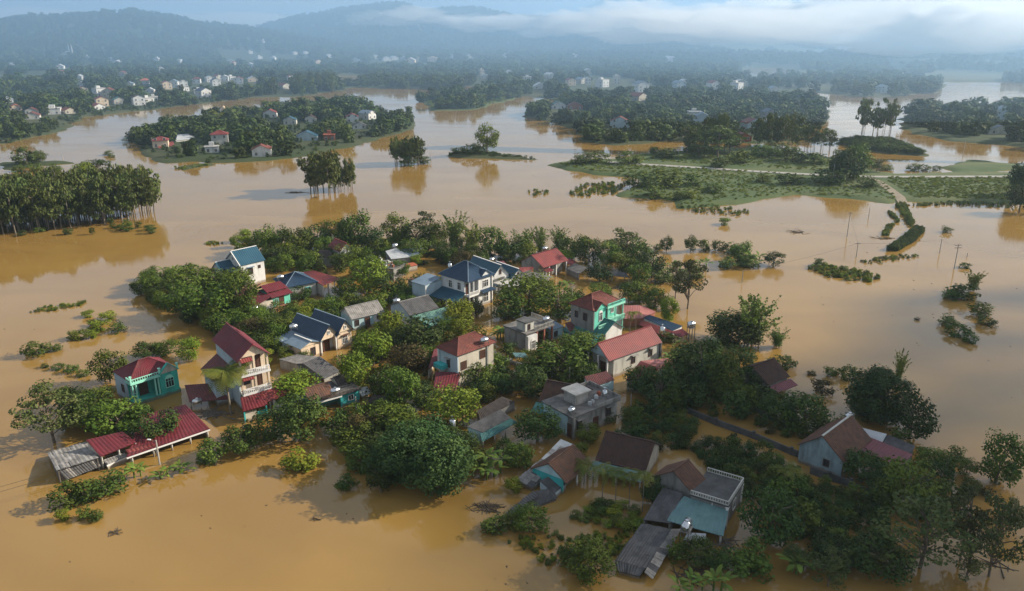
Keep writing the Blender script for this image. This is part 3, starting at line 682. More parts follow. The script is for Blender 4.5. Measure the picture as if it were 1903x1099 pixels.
NAMES = dict(b='broadleaf_tree', d='broadleaf_tree', g='broadleaf_tree', w='broadleaf_tree', B='broadleaf_tree', D='broadleaf_tree', a='open_crowned_tree', E='eucalyptus_tree', m='bamboo_clump', k='bamboo_clump', q='bamboo_clump', e='eucalyptus_tree',
             s='shrub', f='shrub', h='shrub', x='shrub')
CATS = dict(broadleaf_tree='tree', open_crowned_tree='tree', bamboo_clump='bamboo', eucalyptus_tree='tree', shrub='shrub')
ADJ = dict(b='round green tree', d='dark dense tree', g='bright yellow-green tree', w='brownish tree', B='green tree', D='dark green tree', E='thin eucalyptus', a='open-branched tree', m='feathery light bamboo clump', k='dark weeping bamboo clump', q='huge rounded bamboo mound',
           e='slender eucalyptus', s='green shrub', f='dark bush', h='bright green bush', x='brownish bush')
PLANTS = []                                    # (root, kind, position, group) - labels are written once everything stands
COUNT, OVER = {}, []
def tree(kind, p, w, h, label=None, group=None):
    if COUNT.get(NAMES[kind], 0) >= 298: OVER.append((p[0], p[1], w, h)); return
    COUNT[NAMES[kind]] = COUNT.get(NAMES[kind], 0) + 1
    c, t = rnd.choice(PROTO[kind]); n = NAMES[kind]; z = max(hz(p), 0) if math.hypot(p[0], p[1]) > 180 else 0
    root = link(n, None, None, (p[0], p[1], z), rnd.uniform(0, 6.28)); root.empty_display_size = 1; root['category'] = CATS[n]
    root.scale = (w, w * rnd.uniform(.88, 1.12), h)
    link(c.name.split('.')[0], c, root); link(t.name.split('.')[0], t, root)
    if label: tag(root, label, CATS[n], group)
    else: PLANTS.append((root, kind, Vector((p[0], p[1], 0)), group))
    return root

# stuff: woods too thick to count, one object each, instanced on points by geometry nodes
def proto_collection(name, meshes):
    c = bpy.data.collections.new(name)
    for me in meshes:
        o = bpy.data.objects.new(me.name, me); c.objects.link(o)
    return c
def scatter(name, label, pts, scl, coll):
    me = bpy.data.meshes.new(name); pts = np.asarray(pts, np.float32); me.vertices.add(len(pts)); me.vertices.foreach_set('co', pts.ravel())
    a = me.attributes.new('scl', 'FLOAT_VECTOR', 'POINT'); a.data.foreach_set('vector', np.asarray(scl, np.float32).ravel()); me.update()
    o = link(name, me); tag(o, label, kind='stuff')
    g = bpy.data.node_groups.new(name, 'GeometryNodeTree'); g.interface.new_socket('Geometry', in_out='INPUT', socket_type='NodeSocketGeometry'); g.interface.new_socket('Geometry', in_out='OUTPUT', socket_type='NodeSocketGeometry')
    N, L = g.nodes, g.links; gi = N.new('NodeGroupInput'); go = N.new('NodeGroupOutput'); ip = N.new('GeometryNodeInstanceOnPoints'); ci = N.new('GeometryNodeCollectionInfo')
    ci.inputs['Collection'].default_value = coll; ci.inputs['Separate Children'].default_value = True; ci.inputs['Reset Children'].default_value = True
    ip.inputs['Pick Instance'].default_value = True
    rv = N.new('FunctionNodeRandomValue'); rv.data_type = 'FLOAT_VECTOR'; rv.inputs[0].default_value = (0, 0, 0); rv.inputs[1].default_value = (0, 0, 6.283)
    at = N.new('GeometryNodeInputNamedAttribute'); at.data_type = 'FLOAT_VECTOR'; at.inputs[0].default_value = 'scl'
    L.new(gi.outputs[0], ip.inputs['Points']); L.new(ci.outputs[0], ip.inputs['Instance']); L.new(rv.outputs[0], ip.inputs['Rotation']); L.new(at.outputs[0], ip.inputs['Scale']); L.new(ip.outputs[0], go.inputs[0])
    md = o.modifiers.new('scatter', 'NODES'); md.node_group = g
    return o
FARC = proto_collection('far_canopy', [c for c, _ in PROTO['far']])
SHRC = proto_collection('undergrowth', [c for c, _ in PROTO['s'] + PROTO['f']])
GRSC = proto_collection('weeds', [c for c, _ in PROTO['h'] + PROTO['s']])
CROC = proto_collection('crops', [c for c, _ in PROTO['h']])
def inside(pts, poly): return sdist(np.asarray(pts, float), poly) > 0
def sample_poly(poly_px, n, seed, mind=0.0, avoid=0.0):
    """n random ground points inside a polygon, kept apart and off the houses"""
    rng = np.random.default_rng(seed); poly = W2(poly_px); lo, hi = poly.min(0), poly.max(0); outp = []
    for _ in range(60):
        q = rng.uniform(lo, hi, (400, 2)); q = q[inside(q, poly)]
        for p in q:
            if mind and any((p[0] - o[0]) ** 2 + (p[1] - o[1]) ** 2 < mind * mind for o in outp): continue
            if avoid and blocked(p, avoid): continue
            outp.append(p)
            if len(outp) >= n: return outp
    return outp
def blocked(p, mrg):
    for h in HOUSES:
        if h.c.y > 350 and 0 < h.c.y - p[1] < 6 * h.c.y / 58 and abs(p[0] / p[1] - h.c.x / h.c.y) * p[1] < 8: return True      # keeps a far house in sight
        if (h.c.x - p[0]) ** 2 + (h.c.y - p[1]) ** 2 > 900: continue
        if hasattr(h, 'polys'):
            if any(sdist(np.array([p], float), q)[0] > -mrg for q in h.polys): return True
        else:
            dx, dy = p[0] - h.c.x, p[1] - h.c.y; c, s = math.cos(-h.rz), math.sin(-h.rz); x, y = c * dx - s * dy, s * dx + c * dy
            if -mrg - 2.5 < x < h.W + mrg and -mrg - 3.6 < y < h.D + mrg: return True
    return False

# ================================================================== the village houses
T = M
# green bungalow, lower left
h = House('bungalow', 'green bungalow with red hipped roof, balustrade and pedimented bay at far left', 'house', (243, 713), (329, 686), 4.2, D=6.5); w = h.W; b = w * .60
h.box('wall', T['turq'], b, w, 0, 1.9, -1, 4.2); h.box('wall', T['turq'], .12, w - .02, 1.9, h.D, -1, 4.18); h.box('plinth', T['turq'], 0, b - .01, 0, 1.89, -1, .75)
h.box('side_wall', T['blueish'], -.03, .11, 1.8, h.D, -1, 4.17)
h.box('porch_roof', T['trimmint'], -.15, b + .1, -.2, 1.88, 3.85, 4.14); h.columns([(.18, .18), (.75, .18), (b - .75, .18), (b - .2, .18)], .75, 3.84, T['trimmint'], r=.15, sq=False)
h.rail((0, 0), (b, 0), 4.14, .62, T['trimmint']); h.rail((0, 0), (0, 1.7), 4.14, .62, T['trimmint'])
h.columns([(0, 0), (b + .1, -.05), (w, -.05)], 4.2, 5.35, T['trimmint'], r=.14)
h.part('pediment', MB().add([(b, -.12, 4.2), (w + .1, -.12, 4.2), ((b + w) / 2, -.12, 5.75), (b, .12, 4.2), (w + .1, .12, 4.2), ((b + w) / 2, .12, 5.75)], [(0, 1, 2), (5, 4, 3), (0, 3, 4, 1), (1, 4, 5, 2), (2, 5, 3, 0)]), T['beige'])
m_ = MB(); m_.beam((b - .1, -.1, 4.35), ((b + w) / 2, -.1, 5.95), .42, .2); m_.beam((w + .2, -.1, 4.35), ((b + w) / 2, -.1, 5.95), .42, .2); h.part('pediment_trim', m_, T['turq'])
h.hip(.2, w - .1, .6, h.D, 4.25, 2.0, T['red'], ov=.25, pitch=.4)
h.win('f', (b + w) / 2, 2.3, 1.3, 1.5, fm=T['trimmint'], arch=True, mull=2); h.box('bay_base', T['turq'], b - .1, w + .1, -.1, -.005, -1, .8)
h.door('f', b * .55, 1.85, 1.3, 2.1, pl=1.9); h.win('f', b * .22, 2.1, .9, 1.2, pl=1.9); h.win('l', 3.5, 2.3, .9, 1.2, fm=T['wood'])
# red sheet roofs in front of it
shed('courtyard_roof', 'long low red sheet roof with pale gutter wall before the green bungalow', 'roof shelter', [[(235, 850, 1.5), (390, 797, 1.5), (345, 752, 2.8), (262, 772, 2.8)]], T['red'], wall=T['pale'], walls=[(0, 1)], posts=[(0, u, .03) for u in (.05, .3, .52, .75, .97)], beam=T['trim'], pitch=.5)
shed('lean_to', 'red sheet lean-to between the grey sheds and the curved awning', 'shed', [[(187, 849, 2.1), (254, 822, 2.1), (228, 802, 2.9), (160, 818, 2.9)]], T['red'], wall=T['beige'], walls=[(0, 2), (0, 3)], posts=[(0, u, .04) for u in (.03, .5, .97)], pitch=.5)
shed('awning', 'short curved red awning beside the utility pole at the lane', 'awning', [[(241, 847, 1.3), (292, 832, 1.3), (286, 825, 2.0), (233, 836, 2.0)]], T['redwarm'], posts=[(0, .04, .05), (0, .96, .05)], pitch=.5)
shed('low_wall_roof', 'grey sheet strip on a low wall below the red lean-to', 'shed', [[(198, 864, .8), (236, 848, .8), (232, 841, 1.2), (192, 855, 1.2)]], T['fibro'], wall=T['pale'], walls=[(0, 0), (0, 1), (0, 2)], beam=T['trim'])
shed('sheet_roofed_shed', 'weathered grey sheet-roofed shed sunk to its eaves at lower left', 'shed', [[(125, 892, .25), (198, 864, .45), (184, 850, 1.9), (107, 874, 1.9)], [(161, 821, 1.0), (88, 842, .8), (106, 875, 2.05), (183, 851, 2.05)]],
     [[T['fibrodark'], T['fibrodark'], T['fibro']], [T['fibro'], T['fibro'], T['fibro2']]], style=['corr', 'corr'], sheets=[(8, 1), (9, 4)], wall=T['woodgrey'], walls=[(0, 1), (0, 3), (1, 1), (1, 3)], pitch=.3)  # tones vary sheet by sheet; upper slope paler, its sunlight put into the colour
shed('dark_red_roof', 'dark red sheet roof in the gap between green bungalow and cream house', 'roof shelter', [[(352, 748, 1.2), (428, 742, 1.2), (398, 712, 2.4), (343, 716, 2.4)]], T['maroon'], posts=[(0, .03, .03), (0, .97, .03)], pitch=.5)

# cream three-storey house
h = House('three_storey_house', 'tall narrow cream house with red gable roof and arched balconies', 'house', (443, 667), (481, 660), 9.4, D=11.2, Wd=4.6, rot=38); w = h.W
h.box('side_wall', T['blueish'], 0, .2, 1.3, h.D, -1, 9.38); h.box('wall', T['cream'], .21, w, 1.3, h.D - .05, -1, 9.4)  # bluish side wall: the shade on this face put into its colour
h.gable(0, w, 0, h.D, 9.4, 2.0, 'y', 'corr', T['red'], T['cream'], ov=.45, pitch=.4)
for z in (3.3, 6.5): h.box('balcony_slab', T['trim'], -.05, w + .15, -.5, 1.29, z - .3, z - .02); h.rail((.1, -.42), (w, -.42), z, .85, T['trim'], step=.3)
for z0, z1 in ((-1, 2.98), (3.3, 6.18), (6.5, 9.36)): h.columns([(.15, .0), (w * .5, 0), (w - .12, 0)], z0, z1, T['cream'], r=.16)
for z in (5.0, 8.1):
    h.door('f', w * .7, z - .3, 1.1, 2.2, pl=1.3, arch=True, pm=T['wood']); h.win('f', w * .28, z - .1, .95, 1.3, pl=1.3, fm=T['wood'])
    h.slope('sunshade', [(.05, -.9, z + .75), (w * .42, -.9, z + .75), (w * .42, -.1, z + 1.15), (.05, -.1, z + 1.15)], 'corr', T['redwarm'])
h.slope('awning', [(-1.5, -3.9, 2.2), (w * .55, -3.9, 2.2), (w * .55, -.55, 3.0), (-.6, -.55, 3.0)], 'corr', T['red'], .45); h.slope('awning', [(w * .56, -3.2, 2.3), (w + 2.6, -2.4, 2.3), (w + 1.8, -.2, 3.1), (w * .56, -.55, 3.1)], 'corr', T['redwarm'], .45)
h.columns([(-1.2, -3.6), (w * .5, -3.6), (w + 2.2, -2.3)], -1, 2.2, T['aqua'], r=.1); h.box('gate_wall', T['beige'], -1.2, .8, -3.3, -3.15, -1, 1.6); h.box('gate', T['aqua'], .9, w * .5, -3.3, -3.2, -1, 1.2)
h.box('annex_wall', T['blueish'], -2.6, -.05, 5.2, h.D - .5, -1, 4.4); h.slope('annex_roof', [(-3.0, h.D, 4.5), (-3.0, 4.8, 4.5), (-.03, 4.8, 6.6), (-.03, h.D, 6.6)], 'corr', T['maroon'], .5)
h.slope('dormer_roof', [(w * .5 + 1, 7.2, 9.6), (w * .5 + 1, 5.2, 9.6), (w * .5 + .1, 5.2, 11.6), (w * .5 + .1, 7.2, 11.6)], 'corr', T['redwarm'])

# navy-roofed bungalow with twin gables
h = House('gabled_bungalow', 'white bungalow with navy roof and twin front gables above a flooded yard', 'house', (598, 662), (639, 637), 0, D=9.5, rot=50); w = h.W
h.box('wall', T['white'], .2, w * .52, 1.4, h.D - .1, -1, 3.5); h.box('wall', T['cream'], w * .53, w, -.0, h.D - .2, -1, 3.52)
h.gable(0, w * .55, 0, h.D, 3.5, 2.2, 'y', 'tile', T['navy'], T['cream'], ov=.4, pitch=.4, cap=T['bluegrey']); h.gable(w * .5, w + .1, -.3, h.D - 1, 3.55, 2.3, 'y', 'tile', T['navy'], T['cream'], ov=.35, pitch=.4, cap=T['bluegrey'])
h.columns([(.2, .2), (w * .5, .2)], -1, 3.4, T['trim']); h.box('lintel', T['cream'], .02, w * .52, .02, .3, 3.0, 3.46)
h.win('f', w * .27, 4.2, .4, .6, pl=-.02); h.win('f', w * .77, 4.3, .4, .6, pl=-.32); h.win('f', w * .77, 1.7, 1.1, 1.5, pl=-.0, shade=T['wood'], mull=2); h.door('f', w * .3, 1.2, 1.4, 2.2, pl=1.4)
h.box('annex_wall', T['cream'], -4.2, .15, .3, 4.6, -1, 2.9); h.gable(-4.4, .17, .1, 4.8, 2.95, .75, 'y', 'corr', T['bluegrey'], T['cream'], ov=.25, cap=T['trim']); h.win('f', -1.6, 1.4, .9, 1.5, pl=.3, fm=T['wood'])
h.box('shed_wall', T['blueish'], -4.0, -.1, 4.7, 8.6, -1, 2.7); h.slope('shed_roof', [(-4.3, 8.8, 2.6), (-4.3, 4.9, 2.6), (-.05, 4.9, 3.2), (-.05, 8.8, 3.2)], 'corr', T['bluegrey'])
tank('horizontal steel tank beside the navy twin-gabled roof', 545, 607, 4.6)

# white house with blue roof, top left
h = House('two_storey_house', 'white house with bright blue gable roof standing by open water at upper left', 'house', (447, 492), (490, 482), 5.7, D=6.6); w = h.W
h.box('wall', T['white'], 0, w, 0, h.D, -1, 5.7); h.gable(0, w, 0, h.D, 5.7, 2.7, 'x', 'corr', T['blue'], T['white'], ov=.3, pitch=.5, cap=T['trim'])
m_ = MB(); m_.beam((-.36, -.3, 5.65), (-.36, h.D / 2, 8.5), .2, .3); m_.beam((-.36, h.D + .3, 5.65), (-.36, h.D / 2, 8.5), .2, .3); h.part('barge_board', m_, T['trim'])
h.win('f', w * .38, 3.6, 1.2, 1.5, fm=T['wood'], shade=T['bluegrey'], mull=2); h.win('f', w * .78, 4.2, .5, .6, fm=T['wood']); h.win('l', h.D * .5, 6.6, .5, .8)
h.box('wall', T['white'], -3.4, -.01, 3.2, 6.4, -1, 4.6); h.gable(-3.6, -.01, 3.0, 6.6, 4.6, 1.5, 'x', 'corr', T['blue'], T['white'], ov=.25, pitch=.5, cap=T['trim']); h.win('l', 4.8, 2.9, 1.2, 1.5, pl=-3.4, shade=T['bluegrey'], mull=2)
h.columns([(-2.4, .2), (-.1, .2)], -1, 4.3, T['trim']); h.slope('porch_roof', [(-2.8, -.1, 4.4), (-.02, -.1, 4.4), (-.02, 2.95, 4.9), (-2.8, 2.95, 4.9)], 'corr', T['blue']); h.door('l', 1.7, 2.6, 1.1, 2.2, pl=0); h.win('f', -1.2, 2.6, 1.3, 1.8, pl=3.2, fm=T['wood'], mull=2)

# red tiers + blue hip + red sheet
h = House('red_tiered_house', 'turquoise-fronted house under a stepped red sheet roof', 'house', (508, 571), (540, 562), .5, D=6.2); w = h.W
h.box('wall', T['mint'], 0, w, 0, h.D, -1, 3.0); h.slope('roof_slope', [(-.5, -.6, 2.8), (w + .5, -.6, 2.8), (w + .5, 1.3, 3.4), (-.5, 1.3, 3.4)], 'corr', T['red']); h.slope('roof_slope', [(-.5, 1.2, 3.65), (w + .5, 1.2, 3.65), (w + .1, 3.8, 4.7), (-.5, 3.8, 4.7)], 'corr', T['red'])
h.slope('roof_slope', [(w + .5, 6.6, 3.2), (-.5, 6.6, 3.2), (-.5, 3.8, 4.7), (w + .1, 3.8, 4.7)], 'corr', T['red']); h.door('f', w * .5, 1.3, 1.1, 2.2); h.win('f', w * .2, 1.6, .8, 1.2, fm=T['trimmint'])
h.slope('side_roof', [(-6.4, 5.4, 2.2), (-5.2, -1.2, 2.2), (-.5, -.6, 3.3), (-.5, 6.2, 3.3)], 'corr', T['red']); h.box('side_wall', T['beige'], -5.2, -.2, -.4, 5.2, -1, 2.3)
h.box('yard_wall', T['grey'], -4.4, -1.6, -3.2, -1.4, -1, 1.7); h.box('terrace', T['brick'], -.5, w, -1.6, -.02, -1, .5)
h.slope('back_roof', [(-6.6, 6.6, 2.9), (-4.6, 3.4, 3.6), (1.0, 5.8, 4.5), (-1.2, 8.8, 3.6)], 'corr', T['red'])
tank('steel tank in the yard left of the turquoise-fronted red-roofed house', 473, 573, 2.7)
h = House('hip_roofed_house', 'pale house with dark blue hipped roof between two red sheet roofs', 'house', (531, 534), (587, 524), 3.4, D=7.2); w = h.W
h.box('wall', T['pale'], 0, w, 0, h.D, -1, 3.4); h.hip(0, w, 0, h.D, 3.4, 2.1, T['navy'], 'corr', cap=T['bluegrey']); h.win('f', w * .72, 1.7, 1.1, 1.5, fm=T['aqua'])
tank('small steel tank on the blue hipped roof', 521, 515, 4.6)
shed('open_sheet_roof', 'wide red sheet roof on white posts behind the blue hipped house', 'roof shelter', [[(600, 531, 3.0), (635, 518, 3.0), (583, 503, 3.9), (556, 507, 3.9)]], T['redwarm'], wall=T['pale'], walls=[(0, 3), (0, 2)], posts=[(0, u, .04) for u in (.05, .35, .65, .95)] + [(0, .97, .5)], pm=T['trim'])

# small white house
h = House('cottage', 'small white cottage under a grey tiled roof in the middle of the trees', 'house', (656, 615), (713, 601), 0, D=5.2); w = h.W
h.box('wall', T['skyblue'], 0, w * .68, 0, h.D, -1, 2.7); h.box('wall', T['white'], w * .68 + .01, w, .15, h.D, -1, 2.69); h.gable(0, w, 0, h.D, 2.7, 1.6, 'x', 'tile', T['fibro'], T['white'], ov=.3, pitch=.42)
h.win('f', w * .14, 1.5, .8, 1.1, fm=T['wood']); h.door('f', w * .48, 1.1, 1.0, 2.0); h.win('f', w * .85, 1.6, .6, .7, pl=.15, fm=T['wood'])

# big white villa
h = House('villa', 'large white two-storey villa with dark blue hipped roof and columned corner porch', 'house', (870, 524), (914, 510), 6.6, D=8.6); w = h.W
h.box('wall', T['white'], 0, w * .42, 1.2, h.D, -1, 6.6); h.box('wall', T['white'], w * .42 + .01, w, 0, h.D - .1, -1, 6.6)
h.hip(0, w, 0, h.D, 6.62, 3.0, T['navy'], ov=.55, cap=T['bluegrey']); h.gable(w * .44, w - .05, -.15, 3.6, 6.55, 1.6, 'y', 'tile', T['navy'], T['white'], ov=.2, cap=T['bluegrey'])
h.box('balcony_slab', T['trim'], -.1, w * .42, -.4, 1.19, 3.0, 3.3); h.rail((0, -.3), (w * .4, -.3), 3.3, .8, T['trim'], step=.25)
for z0, z1 in ((-1, 2.98), (3.31, 6.5)): h.columns([(.2, -.1), (w * .20, -.1), (w * .40, -.1)], z0, z1, T['trim'], r=.17, sq=False)
h.columns([(w * .44, -.12), (w - .1, -.12)], -1, 6.45, T['trim'], r=.12)
h.win('f', w * .72, 5.0, 1.6, 1.5, fm=T['trim'], mull=2); h.win('f', w * .72, 1.6, 1.6, 1.7, fm=T['trim'], mull=2); h.slope('canopy', [(w * .44, -1.2, 3.35), (w + .2, -1.2, 3.35), (w, -.03, 3.75), (w * .5, -.03, 3.75)], 'tile', T['navy'])
h.door('f', w * .14, 4.5, 1.1, 2.2, pl=1.2); h.win('f', w * .32, 4.8, .7, 1.4, pl=1.2); h.door('f', w * .2, 1.2, 1.5, 2.2, pl=1.2)
for y in (2.8, 5.6): h.win('l', y, 5.0, 1.0, 1.6, fm=T['trim'])
h.win('l', 2.6, 1.6, 1.0, 1.5); h.slope('lower_roof', [(-4.4, 8.0, 2.7), (-3.8, -.6, 2.7), (-.02, .8, 3.9), (-.02, 8.2, 3.9)], 'tile', T['blue']); h.columns([(-3.5, -.2), (-3.7, 3), (-3.7, 6.5)], -1, 2.7, T['pale'], r=.15)
h.box('side_wing', T['blueish'], -5.0, -.02, 8.3, 12.8, -1, 5.2); h.slope('wing_roof', [(-5.3, 13.0, 5.2), (-5.3, 8.1, 5.2), (-.3, 8.1, 6.0), (-.3, 13.0, 6.0)], 'corr', T['bluegrey'], .5); h.columns([(-5.1, 8.2)], -1, 5.15, T['trim'], r=.12)
tank('upright steel tank behind the dark blue villa roof', 836, 497, 6.6, horizontal=False)
h = House('gabled_wing', 'white house with two stepped blue gables joined beside the villa', 'house', (917, 547), (957, 531), 0, D=10.5, rot=40); w = h.W
h.box('wall', T['white'], 0, w * .62, .6, h.D, -1, 4.0); h.gable(0, w * .62, .6, h.D, 4.0, 2.5, 'y', 'tile', T['blue'], T['white'], ov=.35, cap=T['trim']); h.win('f', w * .31, 4.8, .5, .9, pl=.6, arch=True, fm=T['wood'])
h.box('wall', T['white'], w * .62 + .01, w * 1.12, -.4, h.D - 3, -1, 3.0); h.gable(w * .6, w * 1.14, -.4, h.D - 3, 3.0, 1.9, 'y', 'tile', T['blue'], T['white'], ov=.3, cap=T['trim']); h.win('f', w * .87, 3.5, .4, .7, pl=-.4, arch=True, fm=T['wood'])
h.win('f', w * .3, 1.6, 1.2, 1.4, pl=.6, mull=2); h.slope('porch_roof', [(-.5, -1.6, 2.4), (w * .6, -1.6, 2.4), (w * .6, .55, 2.9), (-.5, .55, 2.9)], 'tile', T['bluegrey']); h.columns([(0, -1.4), (w * .55, -1.4)], -1, 2.35, T['trim'])
# grey roof with green lean-to
h = House('long_shed_house', 'bluish house with grey tile roof and pale green sheet lean-to', 'house', (762, 585), (813, 572), 3.4, D=7.6); w = h.W
h.box('wall', T['blueish'], 0, w, 0, h.D, -1, 3.4); h.gable(0, w, 0, h.D, 3.4, 1.7, 'x', 'tile', T['fibrodark'], T['blueish'], ov=.3, cap=T['fibro']); h.win('l', 3.4, 1.6, .7, .9)
h.slope('green_roof', [(1.6, -5.6, 2.2), (w + 3.6, -4.4, 2.2), (w + 3.6, -.1, 3.1), (.0, -.1, 3.1)], 'corr', T['greensheet'], .45); h.columns([(2, -5.1), (5, -4.8), (w + 3, -4)], -1, 2.2, T['pale'], r=.1); h.box('lean_to_wall', T['aqua'], 1.8, 2, -5, -.1, -1, 2.2)
tank('small steel tank on the grey roof left of the villa', 737, 559, 4.2)
# flat-roofed house with balustrade
h = House('flat_roofed_house', 'weathered flat-roofed house with balustrade, stair bulkhead and arched white bay', 'house', (977, 620), (1026, 603), 3.9, D=6.0); w = h.W
h.box('wall', T['grey'], 0, w * .36, .2, h.D, -1, 3.7); h.box('wall', T['brick'], w * .36 + .01, w, 1.7, h.D, -1, 3.68); h.box('roof_slab', T['slab'], -.3, w + .3, -.4, h.D + .2, 3.7, 3.95)
h.rail((w * .3, -.25), (w + .2, -.25), 3.95, .8, T['concrete']); h.rail((w + .2, -.25), (w + .2, h.D), 3.95, .8, T['concrete']); h.box('bulkhead', T['pale'], .5, w * .38, .6, 3.0, 3.95, 5.6); h.box('bulkhead_roof', T['slab_dark'], .3, w * .40, .4, 3.2, 5.6, 5.8); h.win('f', w * .2, 4.7, .5, 1.0, pl=.6, fm=T['wood'])
h.box('bay', T['white'], .1, w * .36, -.6, .19, -1, 3.3); h.win('f', w * .2, 1.4, 1.1, 1.6, pl=-.6, arch=True, fm=T['trim'], mull=2); h.columns([(w * .4, -.1), (w * .68, -.1), (w - .1, -.1)], -1, 3.69, T['brick'], r=.15); h.door('f', w * .6, 1.2, 1.1, 2.1, pl=1.7); h.win('f', w * .86, 1.5, .9, 1.2, pl=1.7, fm=T['wood'])
tank('bluish steel tank on the flat balustraded roof', 1015, 593, 4.7)
h = House('garden_outhouse', 'low white outhouse right of the flat-roofed house', 'outbuilding', (1024, 634), (1045, 627), 0, D=3.6); h.box('wall', T['skyblue'], 0, h.W, 0, h.D, -1, 2.3); h.slope('roof_slope', [(-.2, -.3, 2.4), (h.W + .2, -.3, 2.4), (h.W + .2, h.D, 2.8), (-.2, h.D, 2.8)], 'corr', T['bluegrey']); h.win('f', h.W * .4, 1.2, .8, 1.0, fm=T['wood'])

# turquoise two-storey
h = House('two_storey_house', 'two-storey mint green house with dark red hipped roof, balcony and outside stair', 'house', (1104, 578), (1157, 559), 6.6, D=6.0); w = h.W; b = w * .42
h.box('side_wall', T['grey'], 0, .2, .02, h.D, -1, 6.58); h.box('wall', T['mint'], .21, b, 0, h.D - .1, -1, 6.6); h.box('wall', T['mint'], b + .01, w, 1.5, h.D - .1, -1, 6.58)  # grey end wall: the shade on the mint house's side put into colour
h.hip(0, w - .6, .3, h.D, 6.62, 2.1, T['redtile'], ov=.35); h.gable(.3, b, -.2, 3, 6.6, 1.3, 'y', 'tile', T['redtile'], T['mint'], ov=.2)
h.box('balcony_slab', T['trimmint'], b, w + .2, -.7, 1.49, 3.0, 3.3); h.rail((b, -.6), (w + .1, -.6), 3.3, .8, T['trimmint'], step=.3); h.box('roof_band', T['trimmint'], b - .1, w + .3, -.5, 1.48, 6.2, 6.58); h.rail((b, -.4), (w + .2, -.4), 6.58, .6, T['mint'])
for z0, z1 in ((-1, 2.98), (3.31, 6.18)): h.columns([(b + .3, -.2), (w * .72, -.2), (w - .05, -.2)], z0, z1, T['trimmint'], r=.14, sq=False)
h.win('f', b * .55, 4.9, .95, 1.6, fm=T['trim'], arch=True, mull=1); h.door('f', w * .62, 4.5, 1.1, 2.2, pl=1.5); h.win('f', w * .85, 4.8, .8, 1.4, pl=1.5, fm=T['trim']); h.door('f', w * .66, 1.2, 1.4, 2.2, pl=1.5); h.win('l', 2.2, 4.8, .9, 1.4, fm=T['wood']); h.win('l', 4.5, 4.8, .7, 1.2, fm=T['wood'])
m_ = MB()
for i in range(12): m_.box(.1 + .33 * i, .44 + .33 * i, -1.3, -.02, -1 if i < 3 else .27 * i - .6, .27 * (i + 1) - .1)
h.part('stair', m_, T['trimmint']); h.rail((.1, -1.25), (4.0, -1.25), 3.1, .7, T['trimmint'], 'stair_rail')
# teal gabled roof below it
h = House('teal_roofed_house', 'white-gabled low house with dark teal sheet roof beside the mint house', 'house', (1125, 640), (1150, 627), 0, D=8.6, rot=42); w = h.W
h.box('wall', T['white'], 0, w, 0, h.D, -1, 2.5); h.gable(-.4, w, 0, h.D, 2.5, 1.7, 'y', 'corr', T['teal'], T['white'], ov=.35); h.slope('lean_to_roof', [(-3.6, h.D, 1.5), (-3.6, .4, 1.5), (-.9, .2, 2.3), (-.9, h.D, 2.3)], 'corr', T['teal']); h.box('lean_to_wall', T['aqua'], -3.2, -.05, .8, h.D - .3, -1, 1.6)
shed('small_red_roof', 'small dull red roof left of the teal roof', 'roof shelter', [[(1058, 616, 1.8), (1092, 607, 1.8), (1080, 594, 2.7), (1050, 600, 2.7)]], T['maroon'], wall=T['pale'], walls=[(0, 0), (0, 3)])
# long red gable
h = House('red_gabled_house', 'long stained white house with bright red gable roof right of centre', 'house', (1141, 664), (1226, 634), 4.0, D=5.2); w = h.W
h.box('wall', T['pale'], 0, w, 0, h.D, -1, 4.0); h.gable(-1.2, w, 0, h.D, 4.0, 2.1, 'x', 'corr', T['redwarm'], T['blueish'], ov=.35, pitch=.42, cap=T['redwarm'])
h.win('f', w * .42, 2.2, .8, 1.3, fm=T['wood'], shade=T['concrete']); h.win('f', w * .8, 2.4, .8, 1.4, fm=T['wood'], shade=T['concrete']); h.columns([(-1.4, .2), (-1.4, 2.5), (-1.4, 5)], -1, 3.9, T['trim'], r=.12); h.door('l', 2.6, 1.2, 1.2, 2.1); h.columns([(w + .2, -.1)], -1, 3.6, T['slab_dark'], r=.2)
shed('double_pitched_shed', 'pink-red double-pitched sheet roof in front of the long red gable', 'shed', [[(1225, 686, 2.9), (1274, 681, 2.9), (1241, 666, 3.4), (1190, 671, 4.1)], [(1163, 706, 2.4), (1204, 706, 2.4), (1225, 685, 4.0), (1190, 671, 4.1)]], [T['pink'], T['redwarm']], wall=T['pale'], walls=[(0, 0), (0, 1), (1, 0), (1, 3)])  # sun-facing slope pink, shaded slope deeper red: light put into the colours
shed('dark_hut', 'small dark red-roofed hut with sky-blue door in the tree shade', 'hut', [[(1095, 722, 2.2), (1142, 706, 2.2), (1128, 690, 2.9), (1086, 700, 2.9)]], T['maroon'], wall=T['skyblue'], walls=[(0, 0), (0, 3)])

